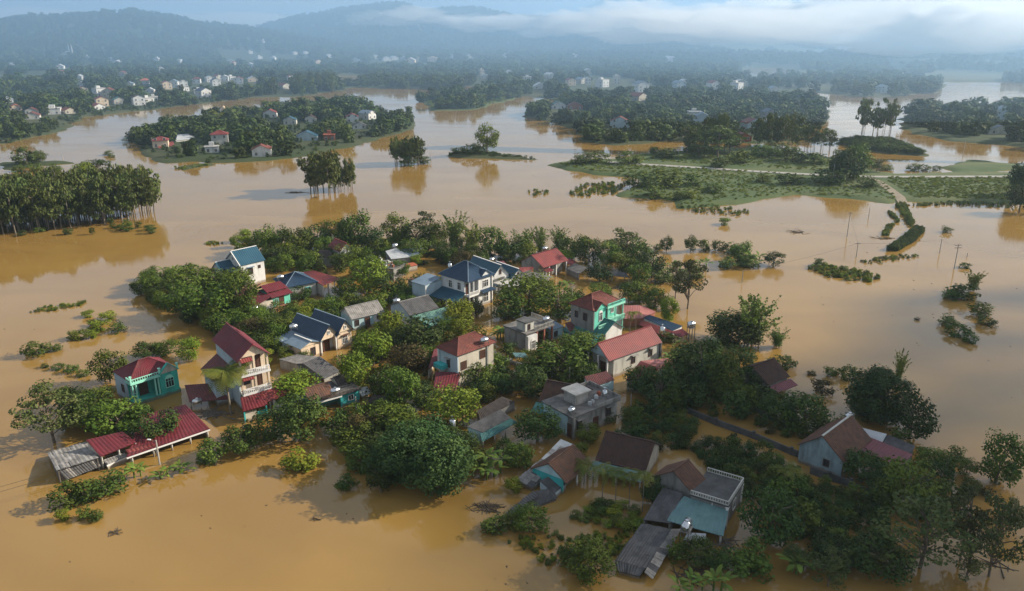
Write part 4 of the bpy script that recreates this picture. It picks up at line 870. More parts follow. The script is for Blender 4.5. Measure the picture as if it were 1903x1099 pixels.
# beige house, centre
h = House('two_storey_house', 'stained beige two-storey house with red tiled roof and brown shutters at the centre', 'house', (850, 661), (905, 641), 6.3, D=5.0); w = h.W
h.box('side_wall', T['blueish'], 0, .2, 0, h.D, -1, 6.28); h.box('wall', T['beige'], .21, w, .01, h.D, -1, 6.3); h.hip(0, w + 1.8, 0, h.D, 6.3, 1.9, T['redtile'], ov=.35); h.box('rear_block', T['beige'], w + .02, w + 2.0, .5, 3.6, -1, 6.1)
h.box('pilaster', T['concrete'], w - .15, w + .15, -.15, -.0, -1, 6.2); h.box('rear_slab', T['slab'], w + .02, w + 2.1, .4, 4.2, 6.1, 6.25)
for u, z in ((w * .2, 4.1), (w * .84, 4.9)): h.win('f', u, z, 1.1, 1.35, fm=T['wood'], pm=T['wood'], mull=3, name='shuttered_window')
h.win('l', 2.4, 4.2, .7, 1.4, fm=T['wood'], shade=T['concrete']); h.door('f', w * .78, 1.2, .9, 1.8); h.box('balcony', T['aqua'], -1.3, -.02, 2.6, 4.9, 3.2, 3.9); h.box('balcony_slab', T['concrete'], -1.4, -.02, 2.5, 5.0, 3.0, 3.19); h.columns([(-.2, h.D - .2)], 3.9, 6.2, T['trim'])
h.slope('awning', [(-6.5, -1.2, 2.1), (-4.2, -4.2, 2.1), (.6, -.1, 3.0), (-2.2, 3.2, 3.0)], 'corr', T['red'], .45); h.columns([(-6.0, -1.2), (-4.1, -3.7)], -1, 2.1, T['pale'], r=.1)
shed('shaded_red_roof', 'dark red sheet roof behind the beige house', 'roof shelter', [[(795, 688, 2.2), (822, 668, 2.2), (838, 640, 3.0), (806, 650, 3.0)]], T['red'], wall=T['beige'], walls=[(0, 3)]); tank('steel tank behind the red tiled roof of the beige house', 900, 632, 7.4)
shed('gate_roof', 'small teal roof on two cream gate pillars', 'gate', [[(958, 664, 2.3), (984, 665, 2.3), (975, 656, 2.6), (952, 656, 2.6)]], T['tealpale'], posts=[(0, .15, .3), (0, .85, .3)], pm=T['cream'])

# dark concrete house with roof box
h = House('flat_roofed_house', 'black-stained concrete house with flat roof, pale roof box and parapet', 'house', (1063, 773), (1148, 741), 3.9, D=6.4, rot=38); w = h.W
h.box('wall', T['concrete'], 0, w, 0, h.D, -1, 3.6); h.box('side_wall', T['skyblue'], -.12, -.01, .9, h.D, -1, 3.5); h.box('roof_slab', T['slab'], -.35, w + .35, -.45, h.D + .3, 3.6, 3.85)
for p, q in (((w * .5, -.4), (w + .3, -.4)), ((w + .3, -.4), (w + .3, h.D + .2)), ((w + .3, h.D + .2), (w * .5, h.D + .2))): h.part('parapet', MB().wall((*p, 0), (*q, 0), 3.85, 4.45, 4.45, .14), T['concrete'])
h.box('roof_box', T['concrete'], w * .28, w * .56, 2.2, 4.8, 3.85, 5.6); h.box('roof_box_cover', T['slab_pale'], w * .25, w * .6, 1.9, 5.2, 5.6, 5.78)
for u, z in ((w * .16, 2.0), (w * .8, 2.3)): h.win('f', u, z, .9, 1.4, fm=T['wood'], shade=T['concrete'])
h.door('f', w * .52, 1.1, .9, 2.0); h.columns([(.1, -.3)], -1, 3.59, T['concrete'], r=.18); h.door('l', .45, 1.3, .8, 2.0, pl=-.02)
c_ = h.root; tank('white drum tank on the parapet of the stained concrete house', 1124, 732, 4.9, L=.9, r=.4, horizontal=False); tank('steel tank at the front corner of the stained concrete house', 1062, 762, 4.5, L=.9, r=.42)
for i, (x, y, z, mm) in enumerate(((1108, 738, 4.1, 'white'), (1101, 747, 4.1, 'cargo'), (1113, 730, 4.2, 'orange'), (1096, 750, 4.1, 'cargo'))):
    q = P(x, y, z); link_ = MB().box(-.3, .3, -.22, .22, -.2, .22).box(-.22, .2, -.16, .16, .22, .38); o = link('bundle', link_.mesh('bundle', T[mm]), None, q, i); o.location.z = 4.06
    tag(o, ['white sack on the flat roof beside the pale roof box', 'grey tarpaulin bundle nearest the roof edge of the concrete house', 'orange bundle against the roof box of the concrete house', 'grey bundle by the front lip of the concrete roof'][i], 'bundle', 'bundles on the flat roof')
h = House('dark_tiled_house', 'house with big dark brown tiled roof and teal awning behind the concrete house', 'house', (1003, 744), (1036, 760), 3.0, D=7.2, Wd=6.6, rot=-24); w = h.W
h.box('wall', T['pale'], 0, w, 1.5, h.D, -1, 2.9); h.gable(0, w, .4, h.D, 2.9, 1.9, 'x', 'tile', T['brown'], T['pale'], ov=.35); h.slope('awning', [(-.6, -2.2, 1.9), (w * .75, -2.2, 1.9), (w * .75, .0, 2.6), (-.6, .0, 2.6)], 'corr', T['teal']); h.columns([(0, -2), (w * .7, -2)], -1, 1.9, T['pale'], r=.12)
# brown roof with teal awning
h = House('brown_tiled_house', 'house with dark brown tiled gable and pale teal awning behind the areca palms', 'house', (1111, 852), (1197, 873), 2.4, D=7.4); w = h.W
h.box('wall', T['beige'], .1, w - .1, .2, h.D, -1, 2.4); h.gable(0, w, 0, h.D, 2.4, 2.3, 'x', 'tile', T['brown'], T['beige'], ov=.3); h.slope('awning', [(-.5, -1.8, 1.5), (w + .1, -1.8, 1.5), (w + .1, -.35, 2.1), (-.5, -.35, 2.1)], 'corr', T['tealpale'], .3); h.columns([(0, -1.6), (w / 2, -1.6), (w, -1.6)], -1, 1.5, T['pale'], r=.09)
# brown + grey sheets
h = House('brown_roofed_cottage', 'cottage with brown tiled roof and low teal gable below the concrete house', 'house', (1052, 894), (1095, 860), 2.2, D=5.4); w = h.W
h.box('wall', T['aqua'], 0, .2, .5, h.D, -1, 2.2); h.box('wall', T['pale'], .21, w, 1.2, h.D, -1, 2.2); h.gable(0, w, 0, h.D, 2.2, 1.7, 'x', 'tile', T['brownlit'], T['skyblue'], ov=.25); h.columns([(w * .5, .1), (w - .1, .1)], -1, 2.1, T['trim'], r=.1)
shed('front_shed', 'small dark sheet roof against the teal gable of the brown cottage', 'shed', [[(1030, 917, .9), (1052, 899, .9), (1026, 883, 1.9), (1003, 894, 1.5)]], T['fibrodark'], wall=T['blueish'], walls=[(0, 0), (0, 3)])
shed('sheet_roofed_shed', 'long shed with patched grey and white sheet roof left of the brown cottage', 'shed', [[(988, 907, .6), (1030, 862, 2.0), (1006, 853, 2.4), (959, 892, 1.0)], [(1030, 862, 2.0), (1069, 829, 2.0), (1042, 817, 2.6), (1006, 853, 2.4)]], [[T['fibro'], T['fibrodark'], T['fibro']], [T['silver'], T['fibro2'], T['silver']]], sheets=[(5, 3), (4, 3)], wall=T['grey'], walls=[(0, 0), (0, 3), (1, 0)], pitch=.3)
shed('sunken_roof', 'dark sheet roof sinking into the water below the brown cottage', 'shed', [[(957, 958, .12), (1036, 926, .3), (1026, 908, 1.2), (991, 914, 1.3)], [(990, 913, 1.3), (936, 957, .15), (946, 962, .12), (1000, 922, 1.2)]], [[T['fibrodark']], [T['fibrodark']]], sheets=[(7, 2), (5, 1)], wall=T['woodgrey'], walls=[(0, 0), (0, 1)], pitch=.3)

# lower right compound
h = House('brown_gabled_house', 'house with brown tiled gable joined to a flat parapet terrace', 'house', (1259, 896), (1290, 914), 3.2, D=6.2, Wd=4.0, rot=-40); w = h.W
h.root.location = P(1287, 914, 3.2); h.root.location.z = 0; h.root.rotation_euler.z = math.radians(48); h.c = h.root.location.copy(); h.rz = math.radians(48); w = 3.4; h.W = w
h.box('wall', T['grey'], 0, w, 0, 5.6, -1, 3.2); h.gable(0, w, 0, 5.6, 3.2, 1.9, 'x', 'tile', T['brownlit'], T['grey'], ov=.25)
h = House('terrace_house', 'grey flat-roofed house with white balustraded parapet at lower right', 'house', (1284, 918), (1352, 939), 3.3, D=6.2); w = h.W
h.box('wall', T['grey'], 0, w, 0, h.D, -1, 3.1); h.box('roof_slab', T['slab_dark'], -.1, w + .2, -.2, h.D + .1, 3.1, 3.32); h.rail((0, -.12), (w + .1, -.12), 3.32, .6, T['pale'], step=.3); h.rail((w + .1, -.12), (w + .1, h.D), 3.32, .6, T['pale'], step=.3); h.rail((0, h.D), (w + .1, h.D), 3.32, .6, T['pale'], step=.3)
h.columns([(w + .05, -.1), (w + .05, h.D - .2)], -1, 3.09, T['trim'], r=.14); h.slope('awning', [(-1.4, -4.6, 1.6), (w + .9, -4.0, 1.6), (w + .2, -.05, 2.7), (-.9, -.05, 2.7)], 'corr', T['tealpale'], .45); h.columns([(-1, -4.2), (w + .5, -3.6)], -1, 1.6, T['trim'], r=.1); h.win('r', 3, 1.8, 1, 1.2); m_ = MB().tube((w * .6, -.1, 3.1), (w * .6, -.1, 2.0), .07).tube((w * .6, -.1, 2.0), (w * .75, -.5, 2.0), .07); h.part('drain_pipe', m_, T['trim'])
shed('dark_upper_roof', 'dark sheet roof between the brown gable and the long dark shed', 'shed', [[(1195, 966, 1.5), (1246, 973, 1.5), (1269, 917, 2.8), (1231, 906, 2.8)]], T['fibrodark'], wall=T['grey'], walls=[(0, 3), (0, 1)])
shed('long_dark_shed', 'long black-grey sheet-roofed shed running to the bottom edge', 'shed', [[(1143, 1042, .9), (1203, 1058, .9), (1247, 984, 2.0), (1192, 973, 2.0)], [(1213, 1077, .5), (1266, 984, 1.4), (1248, 984, 1.9), (1197, 1064, .95)], [(1148, 1062, .4), (1188, 1072, .4), (1199, 1057, .9), (1143, 1043, .9)]],
     [[T['fibrodark']], [T['fibrodark'], T['fibro']], [T['fibrodark']]], sheets=[(6, 7), (9, 1), (5, 1)], wall=T['grey'], walls=[(0, 3), (0, 1), (2, 0)], pitch=.3)
tank('horizontal steel tank on an iron stand above the long dark shed', 1276, 975, 3.2, L=1.7, r=.5, stand=1.6, rz=1.1)
shed('store_box', 'small dark store with pale roof edge under the tank stand', 'hut', [[(1270, 1003, 1.1), (1312, 1006, 1.1), (1312, 992, 1.6), (1278, 990, 1.6)]], T['silver'], wall=T['slab_dark'], walls=[(0, 0), (0, 1), (0, 3)])

# right house
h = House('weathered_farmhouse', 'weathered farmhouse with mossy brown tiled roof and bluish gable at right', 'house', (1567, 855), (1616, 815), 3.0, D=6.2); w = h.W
h.box('wall', T['oldblue'], 0, .2, 0, h.D, -1, 3.0); h.box('wall', T['pale'], .21, w, 1.4, h.D, -1, 3.0); h.gable(0, w, 0, h.D, 3.0, 2.5, 'x', 'tile', T['brownlit'], T['oldblue'], ov=.3, cap=T['pale']); h.columns([(1.2, .05), (2.8, .05), (4.4, .05), (6, .05)], -1, 2.85, T['trim'], r=.11); h.part('eave_beam', MB().box(.2, w, -.02, .18, 2.65, 2.9), T['trim'])
h.win('l', 2.2, 1.6, .7, .9, fm=T['wood']); h.door('f', 4, 1.1, 1.2, 2, pl=1.4)
shed('purple_sheet_roof', 'purplish red sheet roof on posts right of the weathered farmhouse', 'roof shelter', [[(1592, 834, 2.7), (1671, 869, 2.3), (1696, 845, 2.3), (1617, 813, 2.7)]], T['purple'], posts=[(0, .03, .05), (0, .5, .05), (0, .97, .05), (0, .97, .95)], wall=T['grey'], walls=[(0, 1)], pitch=.45)
shed('grey_rear_shed', 'grey corrugated shed behind the purplish sheet roof', 'shed', [[(1640, 822, 2.0), (1692, 845, 2.0), (1701, 829, 2.6), (1650, 808, 2.6)], [(1612, 815, 2.2), (1640, 822, 2.2), (1648, 807, 2.7), (1592, 793, 2.7)]], [T['fibrodark'], T['silver']], wall=T['grey'], walls=[(0, 1), (0, 2), (1, 2)], pitch=.3)
tank('steel tank behind the weathered farmhouse roof', 1579, 773, 4.5)
h = House('brown_roofed_house', 'dark house with brown tiled roof and red eave strip by the right-hand water', 'house', (1427, 712), (1464, 698), 2.6, D=6.5); w = h.W
h.box('wall', T['grey'], 0, w, 0, h.D, -1, 2.6); h.gable(0, w, 0, h.D, 2.6, 1.9, 'x', 'tile', T['brown'], T['grey'], ov=.3); h.slope('eave_strip', [(-.3, -2.0, 1.5), (w + .3, -2.0, 1.5), (w + .3, -.4, 2.1), (-.3, -.4, 2.1)], 'corr', T['purple'])
# long low sheds
shed('long_low_shed', 'long low shed with dark tile roof and teal eave strip by the lane', 'shed', [[(897, 804, 2.0), (950, 777, 2.0), (930, 761, 3.0), (867, 793, 2.9)], [(896, 822, 1.2), (962, 785, 1.2), (949, 778, 1.95), (892, 806, 1.95)]], [T['fibrodark'], T['teal']], wall=T['skyblue'], walls=[(0, 3), (0, 2)], posts=[(1, u, .05) for u in (.03, .35, .65, .97)], pitch=.3)
shed('low_dark_shed', 'low dark tile shed behind the teal-striped shed', 'shed', [[(892, 780, 1.5), (958, 747, 1.5), (933, 737, 2.3), (886, 764, 2.3)]], T['darktile'], wall=T['grey'], walls=[(0, 0), (0, 1), (0, 3)])
shed('dark_hut', 'black-roofed hut with pale ridge right of the aqua house', 'hut', [[(678, 752, .9), (738, 758, .9), (736, 742, 1.9), (696, 732, 1.9)]], T['darktile'], wall=T['woodgrey'], walls=[(0, 0), (0, 1), (0, 3)], pitch=.3)
h = House('aqua_house', 'aqua house with brown tiled porch roof and balustraded terrace', 'house', (588, 772), (670, 748), 0, D=5.6); w = h.W
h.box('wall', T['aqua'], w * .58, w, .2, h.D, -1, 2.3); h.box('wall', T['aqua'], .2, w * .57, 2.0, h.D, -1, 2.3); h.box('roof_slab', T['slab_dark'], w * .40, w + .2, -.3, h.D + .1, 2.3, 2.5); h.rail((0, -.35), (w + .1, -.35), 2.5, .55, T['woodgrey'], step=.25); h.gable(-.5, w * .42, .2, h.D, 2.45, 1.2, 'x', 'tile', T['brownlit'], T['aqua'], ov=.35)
h.box('eave_beam', T['trim'], -.2, w * .58, -.3, -.1, 2.05, 2.29); h.columns([(.1, -.15)], -1, 2.05, T['orange'], r=.12); h.columns([(w * .56, -.1)], -1, 2.05, T['aqua'], r=.12); h.win('f', w * .8, 1.3, .8, .8, pl=.2, fm=T['trim']); h.slope('side_awning', [(w + .1, -.6, 1.3), (w + 2.0, -.2, 1.2), (w + 2.0, 1.4, 1.8), (w + .1, 1.4, 1.9)], 'corr', T['silver'])
h.gable(w * .66, w * .98, 2.2, h.D, 2.9, .9, 'x', 'tile', T['darktile'], T['pale'], ov=.1); h.box('bulkhead', T['pale'], w * .68, w * .96, 2.3, h.D - .1, 2.5, 2.9)
tank('steel tank on the terrace of the aqua house', 623, 726, 3.9)
shed('dark_barn', 'wide dark grey tile barn roof below the navy twin-gabled bungalow', 'barn', [[(603, 704, 1.3), (632, 690, 1.3), (594, 662, 2.8), (563, 676, 2.8)], [(558, 692, 1.6), (602, 704, 1.4), (563, 676, 2.7), (552, 676, 2.5)]], T['fibrodark'], wall=T['grey'], walls=[(0, 1), (0, 0)])
shed('pale_flat_shed', 'pale flat sheet roof left of the dark barn', 'shed', [[(556, 678, 2.1), (592, 663, 2.5), (552, 659, 2.5), (518, 668, 2.1)]], T['fibro'], wall=T['grey'], walls=[(0, 0), (0, 3)])

# upper right of the village
h = House('red_gabled_house', 'dark-walled house with bright red gable roof at the top of the village', 'house', (1010, 496), (1054, 483), 3.6, D=7.6); w = h.W
h.box('wall', T['grey'], 0, w, 1.6, h.D, -1, 3.6); h.gable(0, w, 0, h.D, 3.6, 2.2, 'x', 'corr', T['redwarm'], T['grey'], ov=.3, pitch=.5, cap=T['red']); h.columns([(2.2, .1), (4.8, .1), (w - .2, .1)], -1, 3.4, T['trim'], r=.12); h.slope('porch_roof', [(-.2, -1.4, 2.5), (2.2, -1.4, 2.5), (2.2, -.1, 2.9), (-.2, -.1, 2.9)], 'corr', T['red']); h.win('f', 1.2, 1.6, .9, 1.1, pl=1.6); h.door('f', 4, 1.3, 1.2, 2.1, pl=1.6)
h.slope('side_roof', [(w + .3, -.8, 2.3), (w + 4, .2, 2.1), (w + 4, 2.6, 2.7), (w + .3, 2.2, 2.9)], 'corr', T['red'])
tank('steel tank behind the bright red gable at the top of the village', 1013, 462, 5.2)
shed('dark_side_roof', 'dark low roof right of the bright red gable', 'shed', [[(1052, 499, 1.6), (1076, 510, 1.6), (1091, 497, 2.2), (1066, 489, 2.2)]], T['fibrodark'], wall=T['grey'], walls=[(0, 0)])
for i, (A, B, D, z, mm, lb) in enumerate((((940, 512), (967, 503), 5.5, 3.4, 'slab_pale', 'pale flat concrete roof directly behind the blue gables'), ((950, 533), (990, 518), 5.0, 2.9, 'slab_pale', 'flat concrete house with white lip in front of the other flat roofs'), ((996, 524), (1022, 514), 5.5, 3.0, 'slab', 'grey flat-roofed garage with dark opening at the water'))):
    h = House('flat_roofed_block', lb, 'house', A, B, z, D=D); h.box('wall', T['beige'] if i == 0 else T['concrete'], 0, h.W, .25, D, -1, z - .2); h.box('roof_slab', T[mm], -.4, h.W + .4, -.5, D + .3, z - .2, z)
    h.part('parapet', MB().wall((-.3, D + .2, 0), (h.W + .3, D + .2, 0), z, z + .6, z + .6, .14), T['slab_dark']); h.door('f', h.W * .5, 1.1, 1.8, 2.0, pl=.25, pm=T['glass'], fm=T['concrete'])
shed('pink_flat_roof', 'dull pink sheet roof behind the flat concrete roofs', 'roof shelter', [[(903, 499, 3.0), (942, 492, 3.0), (936, 485, 3.4), (897, 490, 3.4)]], T['purple'], wall=T['pale'], walls=[(0, 0)])
shed('red_lean_to', 'small red lean-to wedged between flat roofs and red gable', 'shed', [[(968, 508, 3.4), (986, 503, 3.4), (992, 496, 4.2), (964, 497, 4.2)]], T['redwarm'], wall=T['brick'], walls=[(0, 0), (0, 1), (0, 3)])
shed('open_pavilion', 'dark sheet-roofed shelter standing in water right of the top village trees', 'roof shelter', [[(1136, 513, 1.6), (1171, 516, 1.6), (1162, 506, 2.3), (1129, 504, 2.3)]], T['fibrodark'], posts=[(0, u, v) for u in (.05, .95) for v in (.05, .95)])
h = House('unfinished_house', 'roofless concrete house with rubble-strewn flat top behind the village', 'house', (731, 500), (754, 490), 3.2, D=9.0); w = h.W
h.box('wall', T['grey'], 0, w, 0, h.D, -1, 3.0); h.box('roof_slab', T['slab'], -.2, w + .2, -.2, h.D + .2, 3.0, 3.2); h.win('f', w / 2, 1.7, .9, 1.1)
for k in range(26): h.box('roof_rubble', T[rnd.choice(['white', 'brick', 'grey', 'pale', 'brick'])], *(lambda x, y, a, b, z: (x, x + a, y, y + b, 3.2, 3.2 + z))(rnd.uniform(0, w - .6), rnd.uniform(.1, h.D - .8), rnd.uniform(.2, .7), rnd.uniform(.2, .7), rnd.uniform(.2, .9)))
shed('grey_sheet_roof', 'pale grey sheet roof behind the rubble-topped house', 'shed', [[(727, 482, 2.2), (764, 478, 2.2), (737, 461, 3.2), (716, 467, 3.0)]], T['silver'], wall=T['grey'], walls=[(0, 0), (0, 3)])
shed('grey_sheet_roof', 'second grey sheet roof farther right behind the rubble-topped house', 'shed', [[(764, 478, 2.2), (781, 473, 2.4), (770, 460, 3.0), (744, 464, 3.0)]], T['bluegrey'], wall=T['grey'], walls=[(0, 0), (0, 1)])
shed('orange_tile_roof', 'little orange tiled roof right of the rubble-topped house', 'shed', [[(754, 497, 1.4), (776, 493, 1.4), (769, 488, 2.0), (752, 490, 2.0)]], T['orange'], style='tile', wall=T['beige'], walls=[(0, 0), (0, 1)])
tank('steel tank above the grey sheet roofs at the back of the village', 734, 456, 4.0)
h = House('red_roofed_cottage', 'cottage with small bright red roof and white gable among the rear trees', 'house', (631, 466), (650, 456), 4.2, D=6, rot=40); h.W = w = 4.0; h.box('wall', T['white'], 0, w, 0, 6, -1, 4.2); h.gable(0, w, 0, 6, 4.2, 1.7, 'y', 'tile', T['redwarm'], T['white'], ov=.3); h.win('f', w / 2, 2.6, .9, 1.2)
shed('dark_rear_roof', 'dark tiled roof left of the bright red rear cottage', 'shed', [[(587, 478, 2.6), (620, 480, 2.6), (612, 465, 4.2), (594, 464, 4.2)]], T['darktile'], style='tile', wall=T['grey'], walls=[(0, 0), (0, 1)])
shed('brown_tile_roof', 'brown tiled roof left of the white villa', 'house', [[(773, 532, 2.4), (808, 519, 2.4), (800, 509, 3.8), (757, 519, 3.6)]], T['brownlit'], style='tile', wall=T['pale'], walls=[(0, 0), (0, 3), (0, 2)])
shed('pink_tile_roof', 'wide faded pink roof right of the mint house', 'house', [[(1157, 593, 2.0), (1192, 592, 2.0), (1190, 568, 3.0), (1155, 568, 3.0)], [(1192, 592, 2.0), (1219, 580, 2.0), (1202, 572, 2.6), (1188, 568, 3.0)]], T['pink'], style='tile', wall=T['brick'], walls=[(0, 0), (0, 3), (1, 0)])
shed('navy_sheet_shed', 'low shed with dark navy sheet roof and white gable end right of the mint house', 'shed', [[(1250, 615, 1.5), (1269, 606, 1.5), (1209, 586, 1.9), (1192, 589, 1.9)]], T['navy'], wall=T['white'], walls=[(0, 0), (0, 1), (0, 3)])
shed('red_strip_roof', 'narrow red sheet roof along the navy sheet shed', 'roof shelter', [[(1238, 628, 1.0), (1253, 617, 1.5), (1194, 595, 1.7), (1186, 603, 1.2)]], T['redwarm'], posts=[(0, .05, .05), (0, .95, .05)])
shed('red_corner_roof', 'small red roof beside the tall tank stand at the water edge', 'roof shelter', [[(1262, 627, 1.2), (1281, 621, 1.2), (1268, 611, 1.7), (1247, 617, 1.7)]], T['red'], posts=[(0, .05, .05), (0, .95, .05), (0, .9, .9)])
tank('steel tank on three dark columns at the water edge', 1285, 603, 3.4, L=1.3, r=.6, stand=2.4, rz=.3); tank('upright steel tank beside the long bright red gable', 1231, 614, 2.6, L=1.1, r=.5, horizontal=False)
tank('silver tank among debris between green bungalow and coconut palm', 366, 746, 1.2); tank('tall upright steel tank standing in the water left of the teal-striped shed', 841, 797, 1.5, L=2.0, r=.5, horizontal=False); tank('small horizontal steel tank beside the tall upright one', 848, 810, .6, L=.9, r=.45)
tank('steel tank under the trees behind the villa roofs', 914, 482, 2.5)

# garden walls along the flooded lane, lower right
def gwall(label, pts, m, hgt=1.0):
    c = P(*pts[0]); root = empty('garden_wall', c, 0, label, 'wall', 'garden walls along the flooded lane')
    for a, b in zip(pts, pts[1:]):
        p, q = P(*a) - c, P(*b) - c; link('wall_panel', MB().wall(p, q, -1, hgt, hgt, .22).mesh('wall_panel', m), root); link('pillar', MB().box(q.x - .2, q.x + .2, q.y - .2, q.y + .2, -1, hgt + .25).mesh('pillar', m), root)
gwall('dark garden wall leading past the weathered farmhouse gable', [(1270, 765), (1330, 790), (1400, 815), (1470, 845), (1500, 856)], T['slab_dark'])
gwall('dark garden wall below the weathered farmhouse', [(1505, 880), (1540, 893), (1580, 905)], T['slab_dark'], 1.1); gwall('long low garden wall running to the lower right trees', [(1590, 905), (1650, 935), (1710, 960), (1770, 985)], T['slab_dark'], .6)
gwall('low dark wall from the farmhouse yard up to the right-hand water', [(1370, 745), (1420, 775), (1470, 800)], T['slab_dark'], .7); gwall('low pale wall in front of the gate with teal roof', [(925, 668), (950, 677), (975, 685)], T['pale'], .8)

# utility poles: base pixel, height, cross-arm
def pole(label, x, y, hgt, arm=0, r=.13, lamp=False):
    c = P(x, y); root = empty('utility_pole', c, rnd.uniform(-.3, .3), label, 'utility pole', 'utility poles standing in the flood'); link('shaft', MB().tube((0, 0, -1.5), (0, 0, hgt), r, r * .7, 7).mesh('shaft', T['pole']), root)
    for k in range(arm):
        z = hgt - .25 - .7 * k; link('crossarm', MB().box(-.9, .9, -.06, .06, z - .06, z + .06).mesh('crossarm', T['woodgrey']), root)
        for xx in (-.8, 0, .8): link('insulator', MB().tube((xx, 0, z + .06), (xx, 0, z + .26), .05, .04, 6).mesh('insulator', T['trim']), root)
    if lamp: link('lamp_arm', MB().tube((0, 0, hgt - .3), (-.9, 0, hgt), .04, n=5).mesh('lamp_arm', T['woodgrey']), root); link('lamp_head', MB().box(-1.3, -.8, -.12, .12, hgt - .04, hgt + .06).mesh('lamp_head', T['trim']), root)
    return root, c + Vector((0, 0, hgt - .2))
p0 = pole('concrete pole at the lane corner in front of the long red roof', 297, 864, 3.9, 0, .14, True)[1]
PTOP = {}
for lb, x, y, hp, arm in (('tall pole with cross-arms standing in the right-hand water', 1773, 500, 46, 2), ('plain thin pole left of the cross-armed one in the right-hand water', 1746, 470, 26, 0), ('pole with short cross-arm left of the corn strip', 1591, 478, 27, 1), ('tall plain pole between the field peninsula and the corn strip', 1574, 440, 45, 1), ('thin pole in the water below the field shore', 1614, 405, 20, 0), ('short post far right of the cross-armed pole', 1797, 478, 8, 0),
        ('pole with cross-arm at the tip of the field peninsula', 1068, 303, 25, 1), ('pole at the middle of the field peninsula', 1343, 345, 28, 1), ('pole in front of the tall tree on the field peninsula', 1546, 344, 38, 0), ('pole standing behind the strip island at right', 1789, 293, 30, 0), ('thin pole in the open channel right of the grassy islet', 913, 235, 20, 0), ('thin pole right of the flooded tree clump', 801, 300, 16, 0),
        ('far thin pole right of the lone shrub bank', 1379, 525, 22, 0), ('pole beside the tall areca crowns at the village top', 1093, 500, 34, 0), ('pole rising from water below the flat garage', 1063, 560, 26, 0), ('pole in the dark trees below the long red gable house', 1058, 715, 34, 0), ('pole in the shade right of the concrete house', 1172, 755, 24, 0),
        ('short pole in the left channel', 118, 298, 8, 0), ('thin leaning post left of the wooded island', 190, 318, 14, 0), ('second thin post left of the wooded island', 246, 317, 14, 0), ('pole right of the aqua house', 663, 775, 40, 0)):
    c = P(x, y); PTOP[(x, y)] = pole(lb, x, y, hp * depth_of(c) / F / math.cos(PITCH * .7), arm)[1]
def wire(label, pts):
    c = pts[0]; mb = MB()
    for a, b in zip(pts, pts[1:]):
        for k in range(10):
            def at(t): q = a.lerp(b, t) - c; q.z -= 1.2 * t * (1 - t) * 4 * .35; return q
            mb.tube(at(k / 10), at((k + 1) / 10), .022, n=4)
    tag(link('power_line', mb.mesh('power_line', T['wire']), None, c), label, 'power line')
wire('upper wire crossing the brown water at the lower left edge', [P(0, 950, 3.2) + Vector((-30, -13, 0)), p0]); wire('lower wire crossing the brown water at the lower left edge', [P(0, 962, 2.8) + Vector((-30, -13, 0)), p0 - Vector((0, 0, .6))])
for i, (a, b) in enumerate((((1773, 500), (1746, 470)), ((1746, 470), (1591, 478)), ((1591, 478), (1574, 440)), ((1379, 525), (1591, 478)), ((1063, 560), (1093, 500)), ((663, 775), (1058, 715)), ((1058, 715), (1172, 755)))):
    wire(['wire from the cross-armed pole to the thin pole in the right-hand water', 'long wire over the right-hand water to the short-armed pole', 'wire between the short-armed pole and the tall plain pole', 'wire from the far thin pole over open water to the short-armed pole', 'wire between the two poles at the top of the village', 'wire crossing the village from the aqua house pole', 'wire in the tree shade to the pole by the concrete house'][i], [PTOP[a], PTOP[b]])

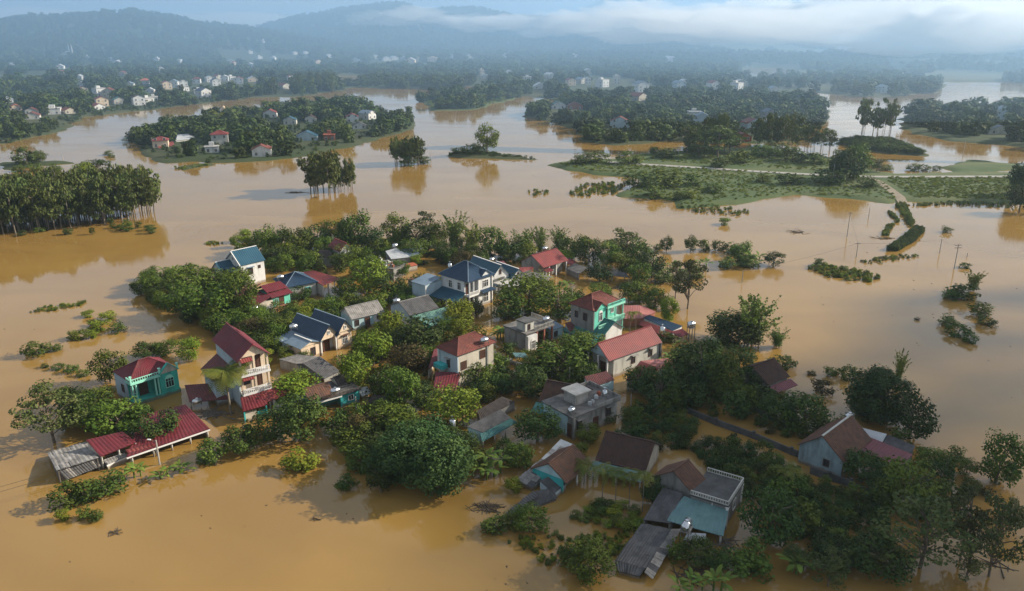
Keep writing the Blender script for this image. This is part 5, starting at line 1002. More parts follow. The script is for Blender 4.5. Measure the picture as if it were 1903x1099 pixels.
# ================================================================== far houses: small but with walls, roof and windows of their own
FW = {}
def far_house(x, y, w, hgt, rot, wm, rm, kind='gable', D=None, label=None, place=None, z=None, storeys=None):
    p = hit(x, y) if y < 190 else P(x, y, .6); p.z = max(p.z, .2)
    D = D or w * 1.1; root = link('house', None, None, p, math.radians(rot)); root['category'] = 'house'; n = len(FW)
    def add(name, mb, m, par=root): return link(name, mb.mesh(name, m), par)
    add('wall', MB().box(-w / 2, w / 2, -D / 2, D / 2, -2, hgt), wm)
    r = w * .24 if kind != 'flat' else .2
    if kind == 'gable':
        o = .35
        for sg in (-1, 1): add('roof_slope', roof_plane(MB(), (sg * (w / 2 + o), sg * (-D / 2 - o), hgt - .1), (sg * (w / 2 + o), sg * (D / 2 + o), hgt - .1), (0, sg * (D / 2 + o), hgt + r), (0, sg * (-D / 2 - o), hgt + r), 'corr', pitch=.8), rm)
        for yy in (-D / 2, D / 2 - .15): add('gable_wall', MB().add([(-w / 2, yy, hgt), (w / 2, yy, hgt), (0, yy, hgt + r - .1), (-w / 2, yy + .15, hgt), (w / 2, yy + .15, hgt), (0, yy + .15, hgt + r - .1)], [(0, 1, 2), (5, 4, 3), (0, 3, 4, 1), (1, 4, 5, 2), (2, 5, 3, 0)]), wm)
    elif kind == 'hip':
        o = .5; a, b, c, d = [(sx * (w / 2 + o), sy * (D / 2 + o), hgt) for sx, sy in ((-1, -1), (1, -1), (1, 1), (-1, 1))]; t0, t1 = (0, -max(.2, D / 2 - w / 2), hgt + r), (0, max(.2, D / 2 - w / 2), hgt + r)
        for q in ((a, b, t0, t0), (b, c, t1, t0), (c, d, t1, t1), (d, a, t0, t1)): add('roof_slope', roof_plane(MB(), *q, style='corr', pitch=.8), rm)
    else:
        add('roof_slab', MB().box(-w / 2 - .3, w / 2 + .3, -D / 2 - .3, D / 2 + .3, hgt, hgt + .25), rm); add('bulkhead', MB().box(-w * .2, w * .15, 0, D * .35, hgt + .25, hgt + 2.1), wm)
    ns = storeys or (1 if hgt < 4.2 else 2)
    for k in range(ns):
        zz = 1.7 + k * 3.1
        for u in (-w * .28, w * .28):
            f = link('window', window_mesh(1.1, 1.4, M['trim']), root, (u, -D / 2 - .02, zz)); link('pane', pane_mesh(1.1, 1.4, M['glass']), f)
        f = link('window', window_mesh(1.1, 1.4, M['trim']), root, (-w / 2 - .02, -D * .2, zz), -math.pi / 2); link('pane', pane_mesh(1.1, 1.4, M['glass']), f)
    FW[root] = (x, y, place, WNAME[wm.name], RNAME[rm.name], kind, ns); root['tmp'] = 0
    HOUSES.append(type('S', (), dict(root=root, c=Vector((p.x, p.y, 0)), polys=[np.array([(p.x - w * .6, p.y - w * .6), (p.x + w * .6, p.y - w * .6), (p.x + w * .6, p.y + w * .6), (p.x - w * .6, p.y + w * .6)])]))())
    if label: tag(root, label, 'house'); FW.pop(root)
    return root
WNAME = {M[k].name: v for k, v in dict(white='white', pale='pale grey', cream='cream', beige='beige', blueish='bluish', brick='brick', concrete='concrete', grey='grey').items()}
RNAME = {M[k].name: v for k, v in dict(red='red', redwarm='bright red', maroon='dark red', navy='navy', blue='blue', silver='silvery', slab_pale='pale', slab='grey', brown='brown', teal='teal', bluegrey='blue-grey', fibrodark='dark grey', orange='orange', redtile='red tiled').items()}
# island left of centre
far_house(300, 275, 7.5, 4.2, 20, M['cream'], M['redwarm'], 'hip', 8, 'cream villa with red roof and red awning at the left end of the wooded island'); shed('awning', 'red awning roof in front of the leftmost island villa', 'awning', [[(293, 276, 1.5), (324, 270, 1.5), (322, 263, 2.6), (296, 268, 2.6)]], M['redwarm'], posts=[(0, .1, .1), (0, .9, .1)])
shed('silver_roof', 'silvery low sheet roof on the wooded island', 'shed', [[(326, 262, 1.8), (352, 259, 1.8), (351, 249, 3.4), (330, 250, 3.4)], [(352, 259, 1.8), (364, 254, 1.8), (362, 249, 2.4), (351, 249, 3.4)]], M['silver'], wall=M['pale'], walls=[(0, 0)])
far_house(410, 270, 8.5, 6.0, 18, M['pale'], M['redwarm'], 'hip', 7, 'two-storey house with red hipped roof by the palms on the wooded island'); far_house(395, 285, 6.5, 3.4, 18, M['white'], M['slab_pale'], 'flat', 5, 'white flat-roofed porch house below the red hipped one on the island')
far_house(487, 291, 8.6, 3.8, 15, M['white'], M['redtile'], 'gable', 7, 'white twin-gabled house with red roof at the island shore'); far_house(497, 289, 4.2, 3.8, 15, M['white'], M['redtile'], 'gable', 6.5, 'narrow white gable attached right of the island shore house')
far_house(572, 262, 11, 3.0, 8, M['blueish'], M['blue'], 'gable', 8, 'low house with wide blue roof on the wooded island'); far_house(613, 262, 6, 3.6, 8, M['brick'], M['orange'], 'flat', 6, 'unfinished brick house right of the blue roof on the island')
far_house(655, 228, 8, 4.2, 15, M['white'], M['redwarm'], 'gable', 8, 'white house with red roof near the right end of the wooded island'); far_house(683, 222, 8, 4.4, 60, M['white'], M['bluegrey'], 'gable', 9, 'house with large grey-green roof and white gable at the right end of the island'); far_house(668, 240, 8, 2.6, 15, M['white'], M['fibrodark'], 'gable', 7, 'low white house with dark roof below the red one at the island end')
far_house(503, 219, 9, 3.8, 10, M['white'], M['redwarm'], 'gable', 8, 'red-roofed house on the far side of the wooded island'); far_house(540, 232, 8, 3.4, 10, M['pale'], M['blue'], 'gable', 7, 'blue-roofed house in the middle of the wooded island'); far_house(578, 228, 7, 3.4, 10, M['pale'], M['brown'], 'gable', 7, 'brown-roofed house among the island trees')
def tower(x, y):
    p = P(x, y, .5); root = empty('shrine_tower', p, .3, 'pale stone tower with rounded stepped top beside the island palms', 'tower'); b = MB().box(-1.9, 1.9, -1.9, 1.9, -1, 5.2).box(-2.1, 2.1, -2.1, 2.1, 2.4, 2.7); link('shaft', b.mesh('shaft', M['beige']), root)
    for z, r in ((5.2, 1.7), (6.3, 1.45), (7.3, 1.1)):
        link('tier', MB().tube((0, 0, z), (0, 0, z + .95), r, r * .85, 10).tube((0, 0, z + .8), (0, 0, z + 1.05), r * 1.08, r * 1.02, 10).mesh('tier', M['cream']), root)
    link('dome', MB().tube((0, 0, 8.3), (0, 0, 8.9), .9, .7, 10).tube((0, 0, 8.9), (0, 0, 9.3), .7, .15, 10).mesh('dome', M['cream']), root)
    for a in range(4):
        for u in (-.8, .8): o = link('window', window_mesh(.7, 1.3, M['trim'], True), root, (math.sin(a * math.pi / 2) * 1.92 + math.cos(a * math.pi / 2) * u, -math.cos(a * math.pi / 2) * 1.92 + math.sin(a * math.pi / 2) * u, 4.0), a * math.pi / 2); link('pane', pane_mesh(.7, 1.3, M['glass']), o)
tower(418, 222)
# left bank village
LB = [(99, 213, 11, 4.6, 'white', 'slab_pale', 'flat'), (30, 207, 8, 3.4, 'cream', 'orange', 'gable'), (62, 222, 9, 3, 'pale', 'maroon', 'gable'), (60, 212, 8, 3, 'pale', 'maroon', 'gable'), (186, 180, 9, 7.5, 'white', 'slab_pale', 'flat'), (204, 181, 10, 6, 'beige', 'redtile', 'gable'), (190, 198, 9, 6, 'cream', 'redwarm', 'gable'), (182, 204, 8, 3, 'white', 'redwarm', 'gable'), (222, 194, 9, 4, 'pale', 'teal', 'gable'),
      (258, 196, 9, 6.5, 'white', 'fibrodark', 'gable'), (274, 190, 8, 3.6, 'white', 'slab_pale', 'flat'), (286, 188, 7, 3.4, 'white', 'slab_pale', 'flat'), (280, 173, 8, 3.2, 'white', 'silver', 'gable'), (242, 162, 9, 3.5, 'pale', 'bluegrey', 'gable'), (270, 156, 10, 4, 'white', 'orange', 'hip'), (310, 166, 9, 6.5, 'cream', 'redwarm', 'gable'), (324, 163, 9, 6.5, 'white', 'bluegrey', 'gable'), (340, 160, 9, 5, 'white', 'fibrodark', 'gable'), (340, 170, 9, 4, 'white', 'slab_pale', 'flat'),
      (366, 155, 9, 5, 'white', 'redtile', 'hip'), (370, 174, 9, 3.6, 'white', 'slab_pale', 'flat'), (379, 183, 10, 7, 'white', 'navy', 'gable'), (390, 153, 9, 5, 'white', 'silver', 'gable'), (401, 160, 9, 6, 'white', 'navy', 'gable'), (405, 150, 9, 5, 'pale', 'redtile', 'gable'), (418, 151, 9, 5, 'white', 'silver', 'gable'), (444, 156, 10, 5.5, 'white', 'redwarm', 'gable'), (430, 149, 9, 4, 'white', 'slab_pale', 'flat'), (470, 152, 12, 3.5, 'cream', 'silver', 'gable'), (541, 153, 7, 7, 'white', 'redwarm', 'gable'), (528, 166, 10, 4, 'pale', 'maroon', 'gable'),
      (152, 161, 9, 3, 'white', 'silver', 'gable'), (155, 170, 8, 3, 'beige', 'redwarm', 'gable'), (15, 192, 8, 3.4, 'white', 'silver', 'gable'), (128, 212, 8, 3, 'beige', 'redtile', 'gable')]
for i, (x, y, w, hh, a, b, k) in enumerate(LB): far_house(x, y, w, hh, rnd.choice((15, 25, 35, 50)), M[a], M[b], k, place='left bank village')
for x, y, w, hh, a, b in ((220, 120, 14, 4, 'white', 'silver'), (208, 114, 9, 4, 'white', 'slab_pale'), (112, 128, 12, 4, 'white', 'silver'), (20, 124, 11, 4, 'white', 'silver'), (292, 115, 8, 6, 'white', 'slab_pale'), (335, 118, 9, 5, 'white', 'silver'), (162, 109, 8, 4, 'white', 'slab_pale'), (118, 138, 9, 3, 'cream', 'orange'), (150, 148, 8, 4, 'white', 'silver'), (228, 141, 9, 4, 'beige', 'redtile'), (300, 131, 9, 3, 'pale', 'silver'), (430, 118, 14, 4, 'pale', 'silver'), (465, 124, 10, 4, 'white', 'silver'), (436, 121, 9, 4, 'cream', 'orange'), (482, 110, 9, 5, 'white', 'slab_pale'), (490, 80, 8, 6, 'white', 'slab_pale'), (465, 100, 8, 5, 'white', 'slab_pale'), (508, 111, 9, 4, 'white', 'silver'), (548, 102, 9, 4, 'white', 'silver'), (568, 101, 9, 4, 'white', 'silver'), (590, 118, 11, 4, 'cream', 'redtile'), (612, 108, 16, 4, 'white', 'silver')):
    far_house(x, y, w, hh, rnd.choice((0, 20, 40, 70)), M[a], M[b], 'flat' if 'slab' in b else 'gable', place='plain below the left hills')
for x, y, w, hh, a, b in ((662, 117, 22, 4, 'pale', 'bluegrey'), (697, 110, 18, 4, 'white', 'silver'), (717, 114, 16, 5, 'white', 'silver'), (732, 112, 14, 5, 'white', 'silver'), (748, 111, 12, 6, 'white', 'slab_pale'), (763, 117, 18, 5, 'cream', 'silver'), (778, 114, 14, 6, 'cream', 'slab_pale'), (804, 117, 18, 9, 'cream', 'slab_pale'), (840, 109, 9, 6, 'white', 'slab_pale'), (873, 109, 9, 6, 'pale', 'silver'), (940, 107, 16, 5, 'white', 'silver'), (1067, 109, 12, 8, 'white', 'slab_pale'), (1245, 116, 30, 4, 'white', 'silver'), (1570, 99, 40, 8, 'white', 'silver')):
    far_house(x, y, w, hh, rnd.choice((0, 15, 30)), M[a], M[b], 'flat' if 'slab' in b else 'gable', place='misty plain')
for x, y, w, hh, a, b in ((895, 140, 6, 7, 'cream', 'slab_pale'), (900, 146, 8, 4, 'white', 'silver'), (946, 139, 10, 4, 'white', 'silver'), (980, 153, 9, 6, 'white', 'slab_pale'), (1003, 165, 14, 3, 'white', 'silver'), (1021, 146, 10, 5, 'white', 'silver'), (1060, 159, 9, 6, 'cream', 'redwarm'), (1080, 156, 10, 5, 'pale', 'bluegrey'), (1092, 157, 6, 7, 'white', 'silver'), (1119, 162, 10, 8, 'white', 'slab_pale'), (1145, 157, 7, 9, 'pale', 'slab_pale'), (1190, 171, 12, 8, 'white', 'bluegrey'), (1092, 138, 8, 6, 'white', 'silver'), (1261, 163, 11, 5, 'blueish', 'bluegrey'), (1325, 167, 10, 7, 'white', 'redwarm'), (1368, 171, 9, 9, 'white', 'slab_pale'), (1374, 160, 10, 5, 'pale', 'silver'), (1185, 187, 12, 4, 'beige', 'redtile'), (1437, 172, 9, 4, 'pale', 'bluegrey'), (1270, 157, 8, 4, 'white', 'silver'), (1640, 172, 10, 5, 'blueish', 'bluegrey')):
    far_house(x, y, w, hh, rnd.choice((5, 20, 40)), M[a], M[b], 'flat' if 'slab' in b else 'gable', place='woods behind the middle water')
far_house(1037, 203, 11, 3.6, 5, M['white'], M['teal'], 'gable', 7, 'white-walled house with dark roof at the left tip of the wooded spit'); far_house(1068, 204, 12, 3.2, 5, M['brick'], M['maroon'], 'gable', 7, 'low brownish house right of the spit-tip house'); far_house(1152, 238, 12, 4.4, -10, M['blueish'], M['redtile'], 'gable', 8, 'bluish house with red roof near the spit shore')
far_house(1304, 232, 16, 4.2, -5, M['blueish'], M['bluegrey'], 'gable', 9, 'long house with pale blue-grey roof in the spit woods'); far_house(1290, 218, 9, 4, 0, M['pale'], M['silver'], 'flat', 7, 'flat pale roof behind the long blue-grey roof on the spit'); far_house(1396, 242, 11, 4.8, 15, M['blueish'], M['maroon'], 'gable', 9, 'house with dark red roof and white gable on the spit'); far_house(1442, 242, 12, 6.2, 15, M['blueish'], M['slab_pale'], 'flat', 8, 'flat-roofed bluish block second from the right end of the spit'); far_house(1474, 243, 9, 7, 15, M['blueish'], M['maroon'], 'gable', 8, 'tall bluish house with dark red roof at the right end of the spit'); far_house(1428, 221, 9, 5, 10, M['grey'], M['navy'], 'gable', 8, 'dark-roofed house behind the flat bluish block'); far_house(1378, 262, 9, 2.6, 5, M['brick'], M['maroon'], 'gable', 6, 'low dark red-roofed shed at the spit waterline')
far_house(1862, 222, 13, 6, -15, M['blueish'], M['bluegrey'], 'gable', 10, 'hazy blue house among the trees at the right edge'); far_house(1855, 250, 14, 2.2, -5, M['pale'], M['bluegrey'], 'gable', 5, 'long low pale roof below the hazy blue house at the right edge')
def church(x, y):
    p = hit(x, y); root = empty('church', p, .2, 'far white church with two slim spires below the left hills', 'church'); link('nave', MB().box(-16, 2, 0, 7, -3, 4.5).mesh('nave', M['white']), root); link('roof', roof_plane(MB(), (-16.5, -.5, 4.5), (2.5, -.5, 4.5), (2.5, 3.5, 7), (-16.5, 3.5, 7), 'flat').mesh('roof', M['silver']), root)
    for xx in (3, 8):
        s = link('spire', MB().box(xx - 1.1, xx + 1.1, 0, 2.2, -3, 11).mesh('spire', M['white']), root); link('spire_cap', MB().tube((xx, 1.1, 11), (xx, 1.1, 21), 1.2, .1, 8).mesh('spire_cap', M['white']), s)
church(126, 103)

# ================================================================== trees and plants one by one: x, y of the lowest visible leaf, width, height (photo pixels), kind
VEG = '''
80 842 108 112 a;195 722 64 66 b;268 672 50 24 d;300 668 46 30 b;345 676 46 46 g;150 802 96 72 d;205 828 104 76 b;282 834 84 70 d;165 775 70 44 b;250 800 60 36 b;128 770 50 46 d;
545 764 92 70 g;500 832 90 60 d;550 836 100 92 d;575 800 50 50 b;440 854 74 60 d;382 870 68 54 s;115 950 72 55 s;185 932 74 46 s;150 936 50 40 s;112 972 30 24 h;152 970 32 26 s;172 972 34 20 s;
552 880 76 40 h;57 668 56 30 s;100 655 26 14 s;80 686 16 10 s;104 690 26 12 s;128 696 30 15 s;150 703 28 14 s;196 598 34 14 h;214 622 34 24 s;180 618 40 16 h;140 634 36 12 h;165 632 26 18 h;160 592 26 10 h;172 608 26 10 s;
330 595 80 66 b;385 606 96 80 b;438 600 70 84 b;352 562 90 46 b;400 560 80 60 b;300 560 60 36 s;440 548 60 50 b;285 545 50 34 s;460 640 60 46 w;420 630 70 40 b;500 645 70 44 b;560 640 60 34 g;470 610 50 34 b;
452 452 26 26 g;438 462 24 24 g;462 470 30 30 g;492 478 58 54 b;520 474 50 50 d;552 482 60 58 b;585 470 56 52 d;612 452 50 40 b;655 468 64 70 b;690 478 50 52 d;735 466 52 64 b;772 470 54 58 d;790 452 44 52 a;812 462 44 46 b;845 472 62 72 m;878 474 54 58 m;910 486 56 58 b;948 486 54 40 d;975 482 52 52 m;1005 478 42 52 m;1040 474 48 48 m;1056 492 36 46 b;
640 500 60 40 b;570 500 50 30 b;610 490 50 34 d;545 495 50 36 b;668 520 40 34 b;830 492 50 40 d;765 486 60 30 b;700 480 40 40 b;650 440 30 30 a;860 505 50 34 w;
680 550 84 70 g;725 560 56 50 d;740 520 40 34 b;640 560 50 40 b;556 562 40 32 d;590 595 46 30 g;615 590 50 36 b;575 600 50 30 b;545 600 40 26 b;690 598 50 36 b;665 580 40 30 d;620 620 40 24 b;780 552 60 36 d;815 545 40 26 b;
850 616 64 58 g;885 592 30 34 d;690 690 70 74 g;655 742 64 84 g;775 664 104 78 d;722 640 60 60 g;760 700 70 60 w;740 776 80 90 b;700 750 50 60 d;790 770 60 50 d;845 805 96 80 g;890 752 44 40 d;
985 590 104 66 b;1040 602 84 62 b;940 602 60 52 b;1010 560 60 40 b;1080 590 44 44 d;1118 560 44 28 b;1068 560 40 24 s;930 630 40 34 n;908 680 40 34 s;960 640 44 24 g;1000 640 36 30 b;
1050 712 116 84 b;1090 672 70 50 b;1010 700 60 50 d;1085 720 60 44 d;925 720 60 34 s;890 730 70 44 b;960 730 50 36 w;985 752 76 64 d;930 740 50 40 d;1020 745 40 40 d;
738 912 104 100 q;812 938 112 112 q;778 890 118 100 q;848 905 60 70 d;705 925 50 60 d;722 822 92 66 b;670 830 70 56 w;690 800 60 40 w;695 868 66 56 d;655 862 50 44 s;640 915 50 16 s;810 870 80 60 b;760 850 90 70 b;830 850 60 50 d;862 860 66 52 d;
1000 836 84 68 d;960 880 60 50 b;940 860 44 44 d;955 920 34 30 h;1075 860 40 34 b;1095 830 50 40 b;1130 790 40 28 s;
1310 742 100 104 d;1350 752 74 86 b;1232 766 88 82 d;1195 742 62 60 d;1290 768 70 64 d;1380 694 60 44 d;1260 740 60 64 b;1350 650 50 30 s;1275 690 80 36 s;1245 640 40 20 s;1320 680 60 50 d;1420 765 60 50 s;1390 740 50 60 d;
1360 640 78 56 d;1408 658 118 104 m;1380 656 90 50 d;1450 652 50 40 m;1460 690 50 24 s;
1505 816 98 68 b;1450 800 70 64 d;1432 770 40 40 s;1650 800 112 100 q;1705 832 90 92 d;1618 782 64 64 q;1672 720 30 66 m;1735 880 60 46 b;1762 885 40 40 b;1700 968 104 104 b;1655 940 70 60 d;1612 912 74 66 d;1600 940 50 40 s;
1866 914 78 96 b;1803 890 40 36 b;1810 920 40 32 s;1838 925 30 20 x;1780 860 30 30 s;1535 740 48 34 x;1583 712 36 34 s;1555 705 40 12 s;1512 700 20 12 x;1600 700 16 10 x;
1440 1030 112 112 d;1400 1090 84 60 s;1340 1066 60 40 d;1300 1060 64 56 d;1260 1050 50 40 s;1100 1094 96 74 b;1060 1060 50 40 d;985 1000 70 54 b;960 990 50 36 s;920 996 56 26 s;1240 960 40 30 d;1215 945 50 60 d;
1735 1090 150 140 a;1650 1095 110 90 d;1860 1096 104 140 a;1800 1060 80 120 a;1560 1075 90 60 d;1890 1000 60 60 a;
1240 470 24 30 d;1285 470 24 30 b;1310 468 30 24 s;1340 470 36 24 s;1370 476 40 22 s;1225 466 20 12 s;1398 500 50 28 s;1355 502 44 26 s;1380 492 44 40 b;1442 498 42 28 d;1350 420 28 10 h;
1095 500 54 56 d;1130 502 50 50 b;1116 530 50 44 d;1166 490 60 56 a;1160 510 50 40 b;1190 505 60 52 b;1214 522 52 54 d;1190 532 46 44 b;1150 480 50 30 d;1080 480 40 40 b;
1282 582 64 90 a;1258 560 40 60 a;1244 608 32 56 g;1192 572 62 44 b;1220 580 50 40 b;1170 562 40 40 d;1330 572 1 1 z;1235 530 50 24 s;1290 520 46 22 s;
1526 496 24 16 s;1764 434 24 12 s;1800 560 60 30 s;1830 590 44 28 s;1840 610 40 20 s;1775 560 40 20 s;1815 545 40 40 m;1770 610 40 16 s;1790 630 50 22 s;1808 640 30 20 s;1797 500 22 8 s;1706 596 12 6 x;
905 292 44 52 b;875 292 40 18 s;850 290 26 10 s;884 283 16 18 s;756 310 40 22 s;786 306 30 10 s;40 312 50 34 s;65 308 36 22 b;30 320 26 10 s;60 320 30 12 s;95 320 30 12 s;150 335 44 28 g;170 330 50 20 d;198 290 20 8 s;205 294 14 5 s;235 265 24 6 s;257 272 24 14 d;
1165 290 20 10 s;1215 292 20 16 b;1300 300 42 24 d;1340 300 70 56 e;1360 292 50 40 e;1600 340 60 60 b;1580 345 60 66 d;1560 340 40 60 b;1632 325 24 22 d;1652 318 24 12 s;1700 318 24 14 s;1720 320 30 12 s;1745 318 20 10 s;1590 325 50 40 d;1905 400 50 60 d;1915 380 60 70 d;1900 370 40 60 d;
1240 300 42 13 s;1290 290 42 18 s;1420 300 56 15 s;1480 308 62 14 s;1380 310 56 14 s;1520 312 49 15 s;1450 296 56 14 s;1340 318 42 9 s;1170 312 50 14 s;1110 310 50 14 s;1190 352 60 20 s;1240 356 70 24 s;1290 352 50 22 s;1220 372 50 14 s;1330 365 40 12 s;1265 376 30 18 s;1550 350 62 13 s;1470 350 49 10 s;1420 345 35 10 s;1620 355 42 12 s;1080 312 40 10 s;1290 375 30 8 h;
'''
for row in VEG.replace('\n', '').split(';'):
    if not row.strip(): continue
    x, y, w, hp, k = row.split(); x, y, w, hp = map(float, (x, y, w, hp))
    if k == 'z': continue
    b = P(x, y); m = depth_of(b) / F; wm = w * m; dep = math.atan2(CAM_H, b.y)
    p = b + Vector((0, .36 * wm, 0)); hm = (hp * m - .42 * wm * math.sin(dep)) / math.cos(dep); hm = max(hm, .62 * wm if k not in 'shfx' else .45 * wm) * (1.3 if k == 'k' else 1.05 if k == 'm' else 1.1 if k not in 'shfx' else 1)
    if k == 'n': banana('banana plant beside the flooded path below the villa', p, wm / 4); continue
    tree(k, p, wm * 1.12, hm * 1.06)
# orchards and gaps filled plant by plant
def fill(poly, n, seed, kinds, wr, hr, mind, group, avoid=.8):
    for p in sample_poly(poly, n, seed, mind, avoid):
        w = rnd.uniform(*wr); tree(rnd.choice(kinds), p, w, w * rnd.uniform(*hr), group=group)
fill([(1120, 822), (1150, 770), (1230, 755), (1288, 790), (1270, 835), (1200, 850)], 42, 1, 'fsfd', (2.2, 3.4), (.6, .85), 1.7, 'low orchard trees right of the concrete house')
fill([(1290, 830), (1360, 822), (1440, 850), (1478, 890), (1440, 925), (1390, 930), (1330, 890)], 46, 2, 'fsf', (2.0, 3.2), (.6, .9), 1.6, 'orchard trees by the lower right lane')
fill([(1490, 905), (1540, 888), (1600, 910), (1648, 960), (1640, 1040), (1560, 1060), (1500, 1000)], 46, 3, 'fdfs', (1.9, 3.0), (.6, .95), 1.6, 'orchard trees beyond the lower right lane')
fill([(1065, 965), (1080, 925), (1180, 950), (1195, 985), (1120, 985)], 26, 4, 'ssh', (1.4, 2.6), (.35, .6), 1.2, 'garden bushes under the areca palms')
fill([(1290, 760), (1400, 740), (1500, 770), (1490, 815), (1420, 805), (1340, 780)], 12, 5, 'sfx', (2.0, 3.0), (.6, .9), 2.2, 'bushes by the shaded lane')
fill([(250, 545), (270, 520), (360, 505), (440, 520), (450, 600), (380, 620), (310, 600), (290, 570)], 30, 6, 'bsd', (3.5, 5.5), (.75, 1.0), 2.6, 'trees on the left tip of the village')
fill([(380, 620), (470, 590), (640, 570), (660, 600), (620, 650), (560, 700), (500, 690), (460, 650)], 40, 7, 'bbgsd', (3.0, 5.0), (.7, 1.0), 2.4, 'garden trees around the navy-roofed bungalow')
fill([(440, 480), (560, 460), (760, 450), (900, 470), (1060, 480), (1050, 500), (880, 500), (700, 490), (640, 520), (520, 520)], 46, 8, 'bbdsg', (3.6, 6.0), (.8, 1.1), 3.0, 'trees at the back of the village')
fill([(600, 560), (720, 540), (820, 560), (880, 610), (930, 620), (940, 760), (860, 760), (700, 780), (640, 740), (640, 660)], 44, 9, 'bdgsb', (3.2, 5.2), (.75, 1.05), 2.6, 'garden trees in the middle of the village')
fill([(940, 640), (1100, 620), (1110, 720), (1020, 760), (960, 740)], 18, 10, 'bds', (3.0, 5.0), (.75, 1.0), 2.4, 'garden trees beside the gate')
fill([(110, 740), (200, 775), (300, 800), (300, 830), (200, 830), (120, 810)], 6, 11, 'bd', (3.2, 5.0), (.8, 1.1), 2.4, 'trees in front of the green bungalow')
fill([(1200, 770), (1260, 700), (1320, 690), (1400, 715), (1420, 760), (1330, 790)], 12, 12, 'dbd', (4.0, 6.0), (.85, 1.15), 2.8, 'dark trees below the pink-red shed')
fill([(640, 880), (620, 800), (700, 770), (800, 790), (880, 830), (900, 880), (800, 860)], 20, 13, 'dbs', (3.2, 5.0), (.7, 1.0), 2.4, 'trees by the big bamboo')
fill([(1480, 830), (1560, 790), (1760, 870), (1800, 940), (1700, 980), (1560, 900)], 9, 14, 'dbs', (3.4, 5.2), (.75, 1.0), 2.6, 'trees round the weathered farmhouse')
fill([(1390, 950), (1480, 930), (1620, 1060), (1780, 1010), (1850, 1099), (1380, 1099)], 11, 15, 'dbsa', (3.0, 5.2), (.75, 1.05), 2.4, 'trees at the lower right corner')
# eucalyptus stands
def stand(poly, n, seed, w, hh, mind, label, group, kd='e'):
    for p in sample_poly(poly, n, seed, mind, 1.0): s = rnd.uniform(.8, 1.2); tree(kd, p, w * s, hh * rnd.uniform(.74, 1.12), label, group)
stand([(-70, 450), (0, 440), (100, 428), (200, 418), (290, 404), (286, 388), (200, 385), (120, 390), (0, 400), (-70, 405)], 175, 21, 7.0, 14.8, 1.9, 'slender eucalyptus of the flooded grove at the left edge', 'eucalyptus grove at the left edge')
tr_ = [tree(rnd.choice('sfs'), P(rnd.uniform(-40, 285), 0 + y), rnd.uniform(2, 4), rnd.uniform(1.2, 2.6), 'low bush at the foot of the flooded eucalyptus grove', 'bushes under the eucalyptus grove') for y in (428, 424, 436, 420, 432, 426, 430, 418, 434, 438, 426, 422, 430, 436, 428, 424)]
stand([(575, 362), (625, 366), (628, 354), (585, 350)], 11, 22, 7.5, 15.5, 3.0, 'tall eucalyptus of the flooded clump in open water left of centre', 'flooded eucalyptus clump'); stand([(628, 358), (662, 356), (655, 346), (630, 348)], 12, 23, 3.4, 11.5, 2.0, 'thin small eucalyptus right of the flooded clump', 'thin eucalyptus beside the clump')
stand([(732, 309), (785, 309), (780, 300), (738, 300)], 12, 24, 6, 12.5, 3.2, 'eucalyptus of the small round clump in the middle water', 'small eucalyptus clump in the middle water')
stand([(1592, 266), (1652, 268), (1655, 258), (1598, 256)], 15, 25, 9, 22, 4.5, 'tall thin eucalyptus on the strip island at right', 'eucalyptus on the strip island', 'E'); stand([(1490, 290), (1548, 290), (1545, 280), (1495, 280)], 12, 26, 8, 13, 4, 'small dark eucalyptus behind the field peninsula', 'eucalyptus behind the field peninsula', 'E'); stand([(1255, 290), (1300, 290), (1410, 282), (1490, 278), (1470, 268), (1330, 272)], 28, 27, 7, 17, 4.5, 'eucalyptus row on the inner shore of the peninsula', 'eucalyptus on the peninsula shore'); stand([(500, 180), (620, 174), (620, 160), (540, 160)], 30, 28, 7, 17, 6, 'eucalyptus in the row at the right end of the left bank', 'eucalyptus row on the left bank')
ISL = [(246, 262), (340, 238), (480, 216), (600, 203), (660, 198), (700, 216), (760, 227), (756, 239), (640, 273), (560, 288), (420, 299), (300, 299)]
# palms and bananas
palm('coconut_palm', 'coconut palm leaning before the cream three-storey house', P(430, 772), 7.8, FROND, 34, 1.2, 'palm', r=.2, bend=-.2)
for i, (x, y, top) in enumerate(((1085, 900, 863), (1119, 929, 869), (1144, 936, 876), (1169, 945, 884), (1194, 951, 882))):
    q = P(x, y); palm('areca_palm', ['shortest areca palm, leftmost of the row, at the brown cottage eave', 'second areca palm from the left in the row by the brown tiled house', 'middle areca palm of the row by the brown tiled house', 'fourth areca palm from the left, with a thick drooping crown', 'rightmost areca palm of the row, in front of dark trees'][i], q, (y - top) * depth_of(q) / F / .86, AFROND, 12, 1.45, 'palm', 'areca palms in a row', r=.065, bend=.1)
for lb, x, y, hh, n in (('small areca palm left of the two by the orchard', 1458, 928, 4.4, 9), ('small areca palm right of the two by the orchard', 1470, 926, 4.6, 9), ('tall areca palm above the dark trees at the village top', 1093, 505, 8.4, 10), ('shorter areca palm at the right of the dark top trees', 1122, 503, 7.2, 10), ('areca palm before the pink tile roof', 1170, 620, 4.6, 9), ('second areca palm before the pink tile roof', 1181, 618, 4.4, 9), ('little areca palm in the dark trees above the long tile shed', 985, 700, 4.0, 9), ('small palm by the dark hut beside the aqua house', 703, 778, 2.6, 9)):
    palm('areca_palm', lb, P(x, y), hh, AFROND, n, 1.25, 'palm', r=.07, bend=.1)
for lb, x, y in (('taller palm beside the island tower', 398, 240), ('shorter palm beside the island tower', 408, 240)): palm('coconut_palm', lb, P(x, y), 11 if 'taller' in lb else 9.5, FROND, 14, 1.3, 'palm', bend=.3)
